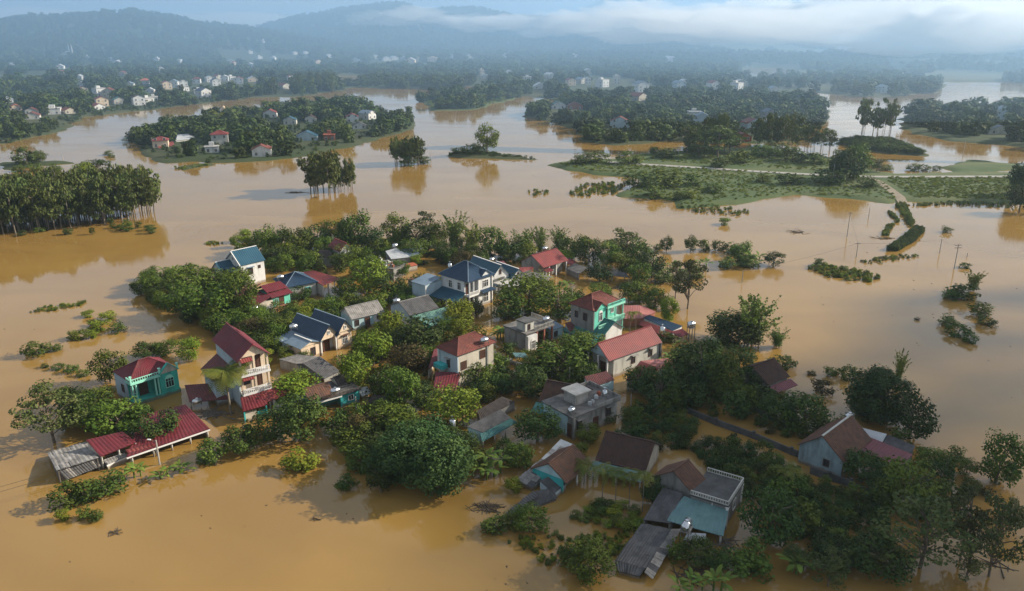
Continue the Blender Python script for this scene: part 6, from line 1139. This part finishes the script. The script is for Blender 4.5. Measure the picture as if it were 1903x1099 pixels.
for lb, x, y, hh in (('palm in the shrubs left of the flat-roofed balustraded house', 930, 632, 2.2), ('palm in front of the trees below the blue-roofed house', 470, 640, 2.6)): palm('coconut_palm', lb, P(x, y), hh, FROND, 12, .6, 'palm', bend=.1)
BAN = [('row of bright plants along the lower left lane', ((232, 890), (250, 888), (262, 885), (298, 890), (312, 886), (334, 880), (342, 876)), 1.0, 0), ('left tip of the village', ((268, 528), (288, 524), (306, 518), (325, 514), (340, 510), (352, 508), (300, 530)), 1.35, 1), ('bank right of the top village trees', ((1222, 512), (1240, 514), (1262, 512), (1285, 506), (1300, 502), (1312, 500), (1250, 505)), 1.3, 1),
       ('yard by the flat garage', ((1040, 548), (1048, 552), (1054, 545)), 1.3, 1), ('dark gap left of the white-patched shed roof', ((893, 888), (905, 892), (918, 886), (930, 880), (905, 878)), 1.25, 1), ('bottom right water edge', ((1480, 1068), (1492, 1062), (1470, 1060)), 1.15, 1), ('bottom edge below the long dark shed', ((1262, 1105), (1285, 1100), (1305, 1096), (1325, 1104), (1340, 1100)), 1.05, 1), ('strip of bank right of the village', ((1393, 494), (1400, 496), (1410, 492), (1385, 488)), 1.3, 1), ('beige house garden', ((905, 700), (918, 704), (930, 698), (915, 690)), 1.1, 1), ('gate path', ((925, 632), (935, 636), (940, 628)), 1.2, 1), ('right orchard corner', ((1235, 690), (1245, 688)), 1.1, 1)]
for place, pts, s, t in BAN:
    for i, (x, y) in enumerate(sorted(pts)):
        o = ['leftmost', 'second', 'third', 'fourth', 'fifth', 'sixth', 'seventh'][i] if i < len(pts) - 1 else 'rightmost'
        banana(f'{o} banana plant from left, {place}' if o not in ('leftmost', 'rightmost') else f'{o} banana plant, {place}', P(x, y), s * rnd.uniform(.85, 1.1), t if rnd.random() > .4 else min(2, t + 1), 'banana plants')

# ================================================================== woods and ground cover too thick to count
ROADS = []
for a_, b_ in zip(ROADPTS, ROADPTS[1:]):
    u_, v_ = P(*a_), P(*b_); n_ = Vector((-(v_ - u_).y, (v_ - u_).x, 0)).normalized() * 2; ROADS.append(np.array([(u_ - n_)[:2], (v_ - n_)[:2], (v_ + n_)[:2], (u_ + n_)[:2]]))
def wood(name, label, poly, n, seed, hr, coll=FARC, wr=(.7, 1.45), clear=None, excl=True):
    rng = np.random.default_rng(seed); pw = W2(poly) if not isinstance(poly, np.ndarray) else poly; lo, hi = pw.min(0), pw.max(0)
    q = rng.uniform(lo, hi, (n * 3, 2)); q = q[inside(q, pw)][:n * 2]
    if clear: q = q[(vnoise(q, clear[0], seed) * .7 + vnoise(q, clear[0] * .4, seed + 1) * .3) > clear[1]]
    q = q[:n]; z = height(q); k = (z > .05) & (sum((sdist(q, rp) > -3.5) for rp in ROADS) == 0); q, z = q[k], z[k]
    hb = np.array([(h.c.x, h.c.y) for h in HOUSES])
    d = np.sqrt(((q[:, None, :] - hb[None]) ** 2).sum(-1)); rr = np.hypot(q[:, 0], q[:, 1]); near = (d < 6.5).any(1)
    front = ((np.abs(q[:, None, 0] / q[:, None, 1] - hb[None, :, 0] / hb[None, :, 1]) * rr[:, None] < 8.5) & (hb[None, :, 1] - q[:, None, 1] > 0) & (hb[None, :, 1] - q[:, None, 1] < 7.5 * hb[None, :, 1] / 58) & (hb[None, :, 1] > 380)).any(1)
    if excl:
        az = np.arctan2(q[:, 0], q[:, 1])
        for pl in (POOLS[:3] if 'point' not in name and 'spit' not in name else []):
            pa = np.arctan2(pl[:, 0], pl[:, 1]); pr = np.hypot(pl[:, 0], pl[:, 1]); front |= (az > pa.min()) & (az < pa.max()) & (rr > pr.min() - 110) & (rr < pr.max()) & (rng.random(len(q)) < .8)
        q, z = q[~(near | front)], z[~(near | front)]
    rr = None; hgt = hr[0] + (hr[1] * 1.15 - hr[0]) * rng.random(len(q)) ** 1.6; w = hgt * rng.uniform(*wr, len(q)) * (1.25 - .35 * (hgt / hgt.max()))
    return scatter(name, label, np.column_stack([q, z - .3]), np.column_stack([w, w, hgt]), coll)
def sector(r0, r1, a0, a1): return np.array([(r0 * math.sin(a), r0 * math.cos(a)) for a in np.linspace(a0, a1, 30)] + [(r1 * math.sin(a), r1 * math.cos(a)) for a in np.linspace(a1, a0, 30)])
wood('island_wood', 'dense green trees covering the wooded island left of centre', [(240, 262), (280, 249), (340, 236), (400, 224), (480, 213), (540, 208), (600, 200), (660, 195), (700, 214), (765, 226), (762, 240), (700, 258), (640, 276), (560, 291), (490, 300), (420, 303), (370, 300), (310, 303), (285, 296), (262, 280)], 900, 41, (4.5, 9.5))
if OVER:
    q = np.array(OVER); MIDC = proto_collection('garden_trees', [c for k in 'BD' for c, _ in PROTO[k]]); z = np.maximum(height(q[:, :2]), 0)
    scatter('garden_trees', 'smaller trees and bushes filling the gaps between village houses and orchards', np.column_stack([q[:, :2], z]), np.column_stack([q[:, 2], q[:, 2], q[:, 3]]), MIDC)
wood('island_bushes', 'low bushes and banana thickets between the houses of the wooded island', [(240, 262), (340, 236), (480, 213), (660, 195), (765, 226), (762, 240), (700, 258), (560, 291), (420, 303), (310, 303), (262, 280)], 900, 47, (1.0, 2.8), excl=False)
wood('bank_bushes', 'low bushes along the shore of the left bank', [(-400, 345), (-60, 280), (60, 260), (160, 220), (330, 201), (470, 183), (470, 170), (240, 195), (100, 225), (-60, 255)], 900, 48, (1.0, 2.8), excl=False)
wood('spit_bushes', 'low bushes along the shore of the wooded spit', [(1535, 230), (1485, 262), (1380, 266), (1260, 261), (1150, 269), (1085, 262), (1090, 245), (1300, 245), (1480, 240)], 600, 49, (1.2, 3.0), excl=False)
wood('bank_wood', 'dense trees covering the left bank between the pale houses', [(-400, 345), (-60, 280), (60, 260), (160, 220), (330, 201), (470, 183), (620, 170), (560, 150), (300, 140), (100, 165), (-400, 230)], 3300, 42, (3.5, 7.5), clear=(60, .15))
wood('spit_wood', 'dense trees covering the wooded spit right of centre', [(975, 216), (1070, 192), (1160, 178), (1280, 172), (1480, 176), (1530, 205), (1535, 230), (1485, 262), (1380, 266), (1260, 261), (1150, 269), (1085, 262), (1074, 238), (1000, 223)], 2000, 43, (4.5, 9.5))
wood('point_wood', 'dense trees on the wooded point at the right edge', [(1680, 232), (1695, 213), (1800, 212), (2300, 195), (2500, 300), (1990, 280), (1903, 273), (1780, 260), (1705, 246)], 700, 44, (7, 13))
wood('plain_wood', 'scattered woods on the plain behind the flood', sector(600, 1500, -.72, .72), 13000, 45, (6, 12), clear=(110, .40))
wood('hill_wood', 'forest covering the misty hills and far plain', sector(1500, 3400, -.72, .72), 26000, 46, (8, 15), clear=(240, .30))
for nm, lb, poly, n, hr in (('field_crops', 'rows of green crops and weeds on the field peninsula', [(1025, 309), (1130, 298), (1300, 281), (1500, 290), (1620, 319), (1610, 328), (1640, 345), (1670, 375), (1480, 361), (1380, 374), (1262, 385), (1160, 362), (1200, 334), (1110, 322)], 5200, (.35, .9)), ('field_crops', 'even green vegetable field right of the dirt track', [(1640, 334), (1903, 334), (2200, 330), (2300, 395), (1903, 376), (1700, 372)], 5200, (.4, .9)),
        ('islet_grass', 'green marsh grass on the low islet in the far channel', [(785, 186), (830, 179), (900, 179), (955, 183), (930, 190), (880, 202), (805, 205)], 500, (1, 2)), ('strip_reeds', 'dense green reeds on the strip island at right', [(1558, 267), (1592, 263), (1660, 266), (1715, 289), (1660, 286), (1600, 278)], 420, (1.6, 3.2)), ('bank_weeds', 'low weeds on the narrow bank beside the lone leafy tree', [(832, 290), (870, 282), (930, 287), (1003, 297), (930, 294)], 160, (.7, 1.6))):
    wood(nm, lb, poly, n, len(lb) % 17 + 50, hr, CROC if 'crop' in nm or 'grass' in nm else SHRC, (1.3, 2.2))
def weeds(name, label, poly, n, seed, hr, wr=(1.0, 1.6), coll=GRSC):
    q = np.array(sample_poly(poly, n, seed)); rng = np.random.default_rng(seed); hgt = rng.uniform(*hr, len(q)); w = hgt * rng.uniform(*wr, len(q)); return scatter(name, label, np.column_stack([q, np.zeros(len(q))]), np.column_stack([w, w, hgt]), coll)
weeds('floating_weeds', 'long streak of floating weeds at the left edge', [(55, 582), (80, 572), (160, 561), (150, 570), (90, 580)], 90, 61, (.3, .6)); weeds('floating_weeds', 'sparse weeds in the water below the areca palms', [(945, 1010), (1000, 985), (1060, 1000), (1140, 985), (1190, 1000), (1150, 1040), (1060, 1050), (1000, 1050)], 130, 62, (.3, .8)); weeds('floating_weeds', 'low weed patch left of the right-hand poles', [(1500, 500), (1530, 492), (1600, 505), (1640, 518), (1610, 526), (1540, 516)], 190, 63, (.5, 1.1)); weeds('floating_weeds', 'thin weeds behind the right-hand weed patch', [(1560, 488), (1620, 482), (1700, 470), (1710, 476), (1640, 492)], 60, 64, (.4, .8)); weeds('floating_weeds', 'rows of half-drowned plants off the field peninsula', [(1055, 362), (1080, 345), (1130, 340), (1165, 345), (1140, 362), (1090, 366)], 170, 65, (.6, 1.3)); weeds('floating_weeds', 'row of half-drowned plants along the right field shore', [(1690, 378), (1780, 376), (1880, 380), (1880, 388), (1780, 382), (1700, 384)], 120, 66, (.5, 1.0))
weeds('floating_weeds', 'dark floating weeds right of the wooded island tip', [(340, 316), (318, 313), (370, 307), (395, 307)], 70, 67, (.6, 1.2)); weeds('floating_weeds', 'weed mat by the blue-roofed house shore', [(378, 454), (392, 449), (416, 452), (400, 457)], 50, 68, (.3, .6)); weeds('floating_weeds', 'scattered drowned tops in the middle of the water', [(960, 362), (1000, 352), (1030, 358), (1000, 366)], 26, 69, (.5, 1.0)); weeds('floating_weeds', 'thin weeds off the lower right shore of the field', [(1250, 384), (1300, 378), (1400, 394), (1380, 402), (1290, 396)], 120, 70, (.5, 1.1))
weeds('corn_strip', 'flooded strip of tall corn curving in the right-hand water', [(1648, 466), (1680, 444), (1700, 426), (1718, 430), (1700, 448), (1668, 468)], 420, 71, (1.3, 1.9), (.55, .8), SHRC); weeds('corn_strip', 'green strip of crops beside the end of the dirt track', [(1664, 382), (1680, 378), (1690, 398), (1700, 420), (1690, 424), (1676, 400)], 130, 72, (.9, 1.5), (.8, 1.1)); weeds('corn_strip', 'short crop rows left of the curving corn strip', [(1638, 438), (1650, 418), (1662, 418), (1648, 440)], 70, 73, (.6, 1.0)); weeds('corn_strip', 'narrow crop row left of the dirt track end', [(1650, 394), (1656, 396), (1672, 412), (1668, 414)], 50, 74, (.6, 1.1))
weeds('undergrowth', 'undergrowth between the houses in the middle of the village', [(480, 640), (560, 580), (700, 560), (830, 600), (900, 640), (940, 740), (800, 760), (680, 720), (600, 650)], 260, 75, (.5, 1.3), coll=SHRC); weeds('undergrowth', 'undergrowth under the trees at the back of the village', [(440, 500), (600, 460), (900, 476), (1050, 490), (880, 500), (700, 500)], 240, 76, (.6, 1.4), coll=SHRC); weeds('undergrowth', 'undergrowth in the lower right orchards', [(1290, 830), (1440, 850), (1650, 960), (1620, 1060), (1500, 1010), (1340, 900)], 240, 77, (.4, 1.0), coll=SHRC)
# floating wreckage
def debris(label, x, y, r, n, m=None, log=False):
    c = P(x, y); root_mb = MB()
    for _ in range(n):
        a = rnd.uniform(0, 3.14); L = rnd.uniform(.3, 1.0) * r; q = Vector((rnd.gauss(0, r * .45), rnd.gauss(0, r * .3), 0)); d = Vector((math.cos(a), math.sin(a), rnd.uniform(-.1, .25))) * L; root_mb.tube(q - d + Vector((0, 0, .02)), q + d + Vector((0, 0, .06)), .06 * r ** .5, .03, 5)
    o = tag(link('floating_debris', root_mb.mesh('floating_debris', m or M['debris']), None, c), label, 'debris', 'floating debris'); o['kind'] = 'stuff'
for a in (('dead brown branches floating left of the sunken roof', 903, 944, 1.5, 46), ('thin drift of dark twigs in the bottom left water', 215, 990, .9, 12), ('dark twig floating left of the big bamboo', 583, 966, .6, 6), ('broken planks by the water edge between bungalow and lane', 390, 770, 2.4, 60, M['woodgrey']), ('heap of drift branches below the long dark shed', 1290, 1068, 2.0, 40), ('fallen trunk and branches in the water above the mint house', 1155, 535, 2.6, 30), ('small dark drift left of the red-roofed village top', 985, 605, .8, 8), ('pieces of wreckage under the tank stand', 1350, 1010, 1.6, 26, M['woodgrey']), ('drift line of dark scraps in the right-hand water', 1480, 432, 3, 20), ('short drift below the corn strip', 1640, 443, 2.2, 16), ('long drift log in the left channel', 230, 319, 9, 8), ('drift of dark scraps left of the flooded clump', 545, 358, 3, 18), ('fallen trunk at the lower right corner', 1850, 1050, 2.2, 10)): debris(*a)

def flecks():
    rng = np.random.default_rng(77); mb = MB()
    for poly, n in (([(0, 560), (250, 640), (200, 720), (0, 720)], 9), ([(100, 1000), (700, 900), (900, 950), (800, 1099), (100, 1099)], 12), ([(960, 1000), (1140, 1000), (1050, 1099), (900, 1099)], 14), ([(1150, 390), (1560, 400), (1700, 500), (1400, 520)], 30), ([(1480, 560), (1900, 480), (1900, 760), (1560, 640)], 30), ([(300, 330), (560, 300), (700, 400), (330, 430)], 20), ([(820, 320), (1000, 320), (1050, 400), (760, 390)], 20)):
        for p in sample_poly(poly, n, int(rng.integers(1e6))):
            s_ = rng.uniform(.05, .24) * (1 + p[1] / 300); a = rng.uniform(0, 3.1); u = Vector((math.cos(a), math.sin(a), 0)) * s_; v = Vector((-u.y, u.x, 0)) * rng.uniform(.2, .6); c = Vector((p[0], p[1], 0)); mb.add([c - u, c - v, c + u, c + v, c + Vector((0, 0, .10))], [(0, 1, 4), (1, 2, 4), (2, 3, 4), (3, 0, 4)])
    tag(link('floating_debris', mb.mesh('floating_debris', M['debris'])), 'small dark scraps of flotsam scattered over the brown water', kind='stuff')
flecks()

# ================================================================== one cloud drifting outside the frame: its shade lies over the lower right of the village
def cloud():
    Hc = 620.0; k = Hc / math.tan(SUN_EL); off = Vector((math.sin(SUN_AZ) * k, math.cos(SUN_AZ) * k, 0)); rng = np.random.default_rng(5); V, Q = [], []
    import bmesh
    bm = bmesh.new(); bmesh.ops.create_icosphere(bm, subdivisions=2, radius=1.0); bv = np.array([v.co[:] for v in bm.verts]); bf = np.array([[v.index for v in f.verts] for f in bm.faces]); bm.free()
    core = W2([(985, 800), (1120, 770), (1300, 730), (1420, 740), (1560, 730), (1680, 760), (1730, 900), (1800, 1150), (1400, 1180), (1120, 1120), (1000, 960)]); wide = W2([(900, 850), (1060, 735), (1250, 700), (1480, 700), (1640, 700), (1800, 800), (1950, 1300), (700, 1200), (760, 1010)])
    right = W2([(1480, 640), (1640, 560), (1903, 540), (2300, 520), (2400, 900), (1903, 900), (1760, 820), (1600, 700)])
    n = 0
    for poly, cnt, rr in ((core, 110, (3.0, 6)), (wide, 90, (2.0, 4.5)), (right, 60, (3.0, 6.0))):
        lo, hi = poly.min(0), poly.max(0); q = rng.uniform(lo, hi, (cnt * 6, 2)); q = q[inside(q, poly)][:cnt]
        for p in q:
            r = rng.uniform(*rr); c = np.array([p[0] + off.x, p[1] + off.y, Hc + rng.normal(0, 4)]); V.append(bv * r * np.array([1.15, 1.15, .6]) * rng.uniform(.9, 1.1, (len(bv), 1)) + c); Q.append(bf + n); n += len(bv)
    m = mat('cloud', (.85, .86, .88), rough=1, spec=0); o = link('cloud', np_mesh('cloud', np.concatenate(V), np.concatenate(Q), m, smooth=True)); tag(o, 'low drifting cloud outside the frame that shades the lower right', kind='stuff')
cloud()

# ================================================================== air: haze round everything
def volume_mat(name, col, dens, aniso):
    m = bpy.data.materials.new(name); m.use_nodes = True; N = m.node_tree.nodes; N.remove(N['Principled BSDF']); v = N.new('ShaderNodeVolumePrincipled'); v.inputs['Color'].default_value = (*col, 1); v.inputs['Density'].default_value = dens; v.inputs['Anisotropy'].default_value = aniso
    m.node_tree.links.new(v.outputs[0], N['Material Output'].inputs['Volume']); return m
hb = MB().box(-11500, 11500, -11500, 11500, -4.2, 310).mesh('haze', volume_mat('haze', (.58, .80, 1.0), .00012, .35))
tag(link('haze', hb), 'thin morning haze over the flooded valley', kind='stuff')

def mist(label, x, y, r, sx, sy, sz, dens, k=0, col=(1.0, .98, .95)):
    az, el = ray_el(x, y); c = Vector((r * math.sin(az), r * math.cos(az), CAM_H + r * el)); import bmesh
    bm = bmesh.new(); bmesh.ops.create_icosphere(bm, subdivisions=4, radius=1.0)
    for v in bm.verts: a = v.co; v.co = Vector((a.x * sx, a.y * sy, a.z * sz)) * (1 + .16 * math.sin(3.1 * a.x + k) * math.cos(2.7 * a.z + 1.3 * k) + .13 * math.sin(7 * a.x + 2 * k + 4 * a.y) + .09 * math.sin(15 * a.x + 9 * a.z + k) + .06 * math.sin(27 * a.x - 13 * a.z + 3 * k))
    me = bpy.data.meshes.new('mist'); bm.to_mesh(me); bm.free(); me.materials.append(volume_mat('mist', col, dens, .35))
    o = link('mist', me, None, c, -az); tag(o, label, kind='stuff')
mist('valley haze lying over the far plain and hill foot', 1150, 62, 3300, 5600, 2850, 145, .00046, col=(.36, .63, .97))
for i, a in enumerate((('low white mist over the crest left of the top middle', 745, 34, 2300, 150, 120, 20, .0022), ('mist wisp on the middle crest', 895, 42, 2300, 150, 100, 24, .0035), ('mist bank right of the middle crest', 1030, 46, 2250, 170, 120, 28, .0040), ('broad mist bank hiding the hills right of the middle', 1290, 50, 1750, 300, 150, 34, .0050), ('wide white mist bank over the right-hand hills', 1650, 50, 1650, 400, 170, 40, .0060), ('bright puff of cloud on the middle crest', 770, 24, 2250, 75, 50, 17, .010), ('torn white cloud just right of the middle crest', 855, 40, 2200, 65, 50, 12, .011), ('white cloud tongue before the middle ridge', 940, 40, 2200, 95, 55, 17, .015), ('bright cloud mass at the foot of the far peak', 1060, 42, 2200, 105, 70, 26, .015), ('tall white cloud right of the far peak', 1190, 28, 2250, 140, 90, 38, .014), ('white cloud bank above the right-hand plain', 1390, 30, 1900, 160, 90, 36, .012), ('thick white cloud at upper right', 1610, 24, 1850, 200, 100, 44, .012), ('white cloud filling the upper right corner', 1850, 20, 1850, 220, 110, 52, .012), ('long white cloud strip behind the left hills', 440, 36, 4000, 260, 120, 30, .0060), ('pale mist behind the left hills', 420, 40, 3700, 420, 200, 40, .0030), ('white mist bank over the far right hills', 1990, 44, 1650, 300, 160, 44, .0065), ('low mist behind the leftmost hill', 10, 34, 3300, 300, 180, 36, .0025))): mist(*a, k=i)

# ================================================================== labels of the near plants: nearest landmark and side
def words(label): return label
LM = []
for h in HOUSES:
    r = h.root
    if 'label' in r and r['category'] in ('house', 'shed', 'roof shelter', 'barn', 'hut', 'gate', 'awning') and h.c.y < 230: LM.append((r['label'], h.c))
SHORT = {}
def short(l):
    for a in (' with ', ' under ', ' above ', ' on white', ' standing', ' joined', ' running', ' sunk'):
        if a in l: return l
    return l
ORD = ['nearest', 'second', 'third', 'fourth', 'fifth', 'sixth', 'seventh', 'eighth', 'ninth', 'tenth', 'eleventh', 'twelfth']
def landmark_name(l):
    w = l.split(); return ' '.join(w[:7]) if len(w) > 7 else l
NICK = {}
bk = {}
for root, kind, p, group in PLANTS:
    px, py = proj(p)
    l, c = min(LM, key=lambda t: (t[1] - p).length)
    if (c - p).length > 45:
        ref = 'open water' ; rel = ''
        bk.setdefault(('far', ADJ[kind], round(px / 160), round(py / 60)), []).append((root, p, px, py, group)); continue
    cx, cy = proj(c); dx, dy = px - cx, py - cy
    rel = ('right of' if dx > 0 else 'left of') if abs(dx) > 1.3 * abs(dy) else ('in front of' if dy > 0 else 'behind')
    bk.setdefault((l, ADJ[kind], rel, 0), []).append((root, p, (c - p).length, 0, group))
def trim_label(l, n):
    w = l.split()
    if len(w) <= n: return l
    w = w[:n]
    while w[-1] in ('with', 'and', 'of', 'the', 'at', 'in', 'a', 'under', 'on', 'to', 'by', 'its', 'beside', 'from', 'between', 'right', 'left', 'below', 'behind', 'dark', 'pale', 'brown', 'red', 'green', 'blue', 'navy', 'white', 'grey', 'bright', 'big', 'flat', 'stepped', 'small', 'twin', 'front', 'arched', 'long', 'teal', 'front', 'open', 'upper', 'lower', 'low', 'patched'): w = w[:-1]
    return ' '.join(w)
for key, L in bk.items():
    if key[0] == 'far':
        L.sort(key=lambda t: t[2]); v = 'far ' if L[0][3] < 330 else ''; zone = ('at the left edge' if L[0][2] < 300 else 'left of centre' if L[0][2] < 850 else 'right of centre' if L[0][2] < 1450 else 'at the right edge'); row = int(L[0][3] // 60)
        band = {4: 'the far channel', 5: 'the field shore level', 6: 'the middle water', 7: 'the back of the village', 8: 'the water beyond the village', 9: 'the water beside the village', 10: 'the mid water', 11: 'the water below it', 12: 'the lower shallows', 13: 'the lower water', 14: 'the lower yards', 15: 'the foreground lane', 16: 'the foreground', 17: 'the bottom edge', 18: 'the bottom edge'}.get(row, 'the water')
        for i, t in enumerate(L):
            o = '' if len(L) == 1 else (['leftmost ', 'second ', 'third ', 'fourth ', 'fifth ', 'sixth '][i] if i < 6 else 'farther ')
            t[0]['label'] = f'{o}{key[1]} in {band} {zone}'
            if t[4]: t[0]['group'] = t[4]
    else:
        L.sort(key=lambda t: t[2])
        for i, t in enumerate(L):
            o = '' if len(L) == 1 else ((ORD[i] if i < 12 else 'outer') + ' ')
            t[0]['label'] = f'{o}{key[1]} {key[2]} the {trim_label(key[0], 6 if len(L) > 1 else 8)}'
            t[0]['group'] = t[4] or 'trees and bushes of the village gardens'
seen = {}
for root, *_ in PLANTS: seen.setdefault(root['label'], []).append(root)
for l, rs in seen.items():
    if len(rs) > 1:
        rs.sort(key=lambda r: proj(r.location)[0])
        for i, r in enumerate(rs):
            if i and len(l.split()) < 14: r['label'] = l + ['', ', next rightward', ', third rightward', ', fourth rightward', ', fifth rightward'][min(i, 4)]
# far houses: first by look, else by place in their village
byp = {}
for r, t in FW.items(): byp.setdefault((t[2], t[3], t[4], t[5]), []).append((t[0], r, t))
for (place, a, b, kd), L in byp.items():
    L.sort(key=lambda t: t[0])
    for i, (x, r, t) in enumerate(L):
        o = '' if len(L) == 1 else (['leftmost ', 'second ', 'third ', 'fourth ', 'fifth ', 'sixth ', 'seventh ', 'eighth ', 'ninth ', 'tenth '][min(i, 9)] if i < len(L) - 1 else 'rightmost ')
        tag(r, f"{o}{a} house with {b} {'flat' if kd == 'flat' else 'hipped' if kd == 'hip' else 'pitched'} roof in the {place}" + (', from left' if o and o not in ('leftmost ', 'rightmost ') else ''), 'house', 'houses of the ' + place)
    del L
for r in FW:
    if 'tmp' in r: del r['tmp']
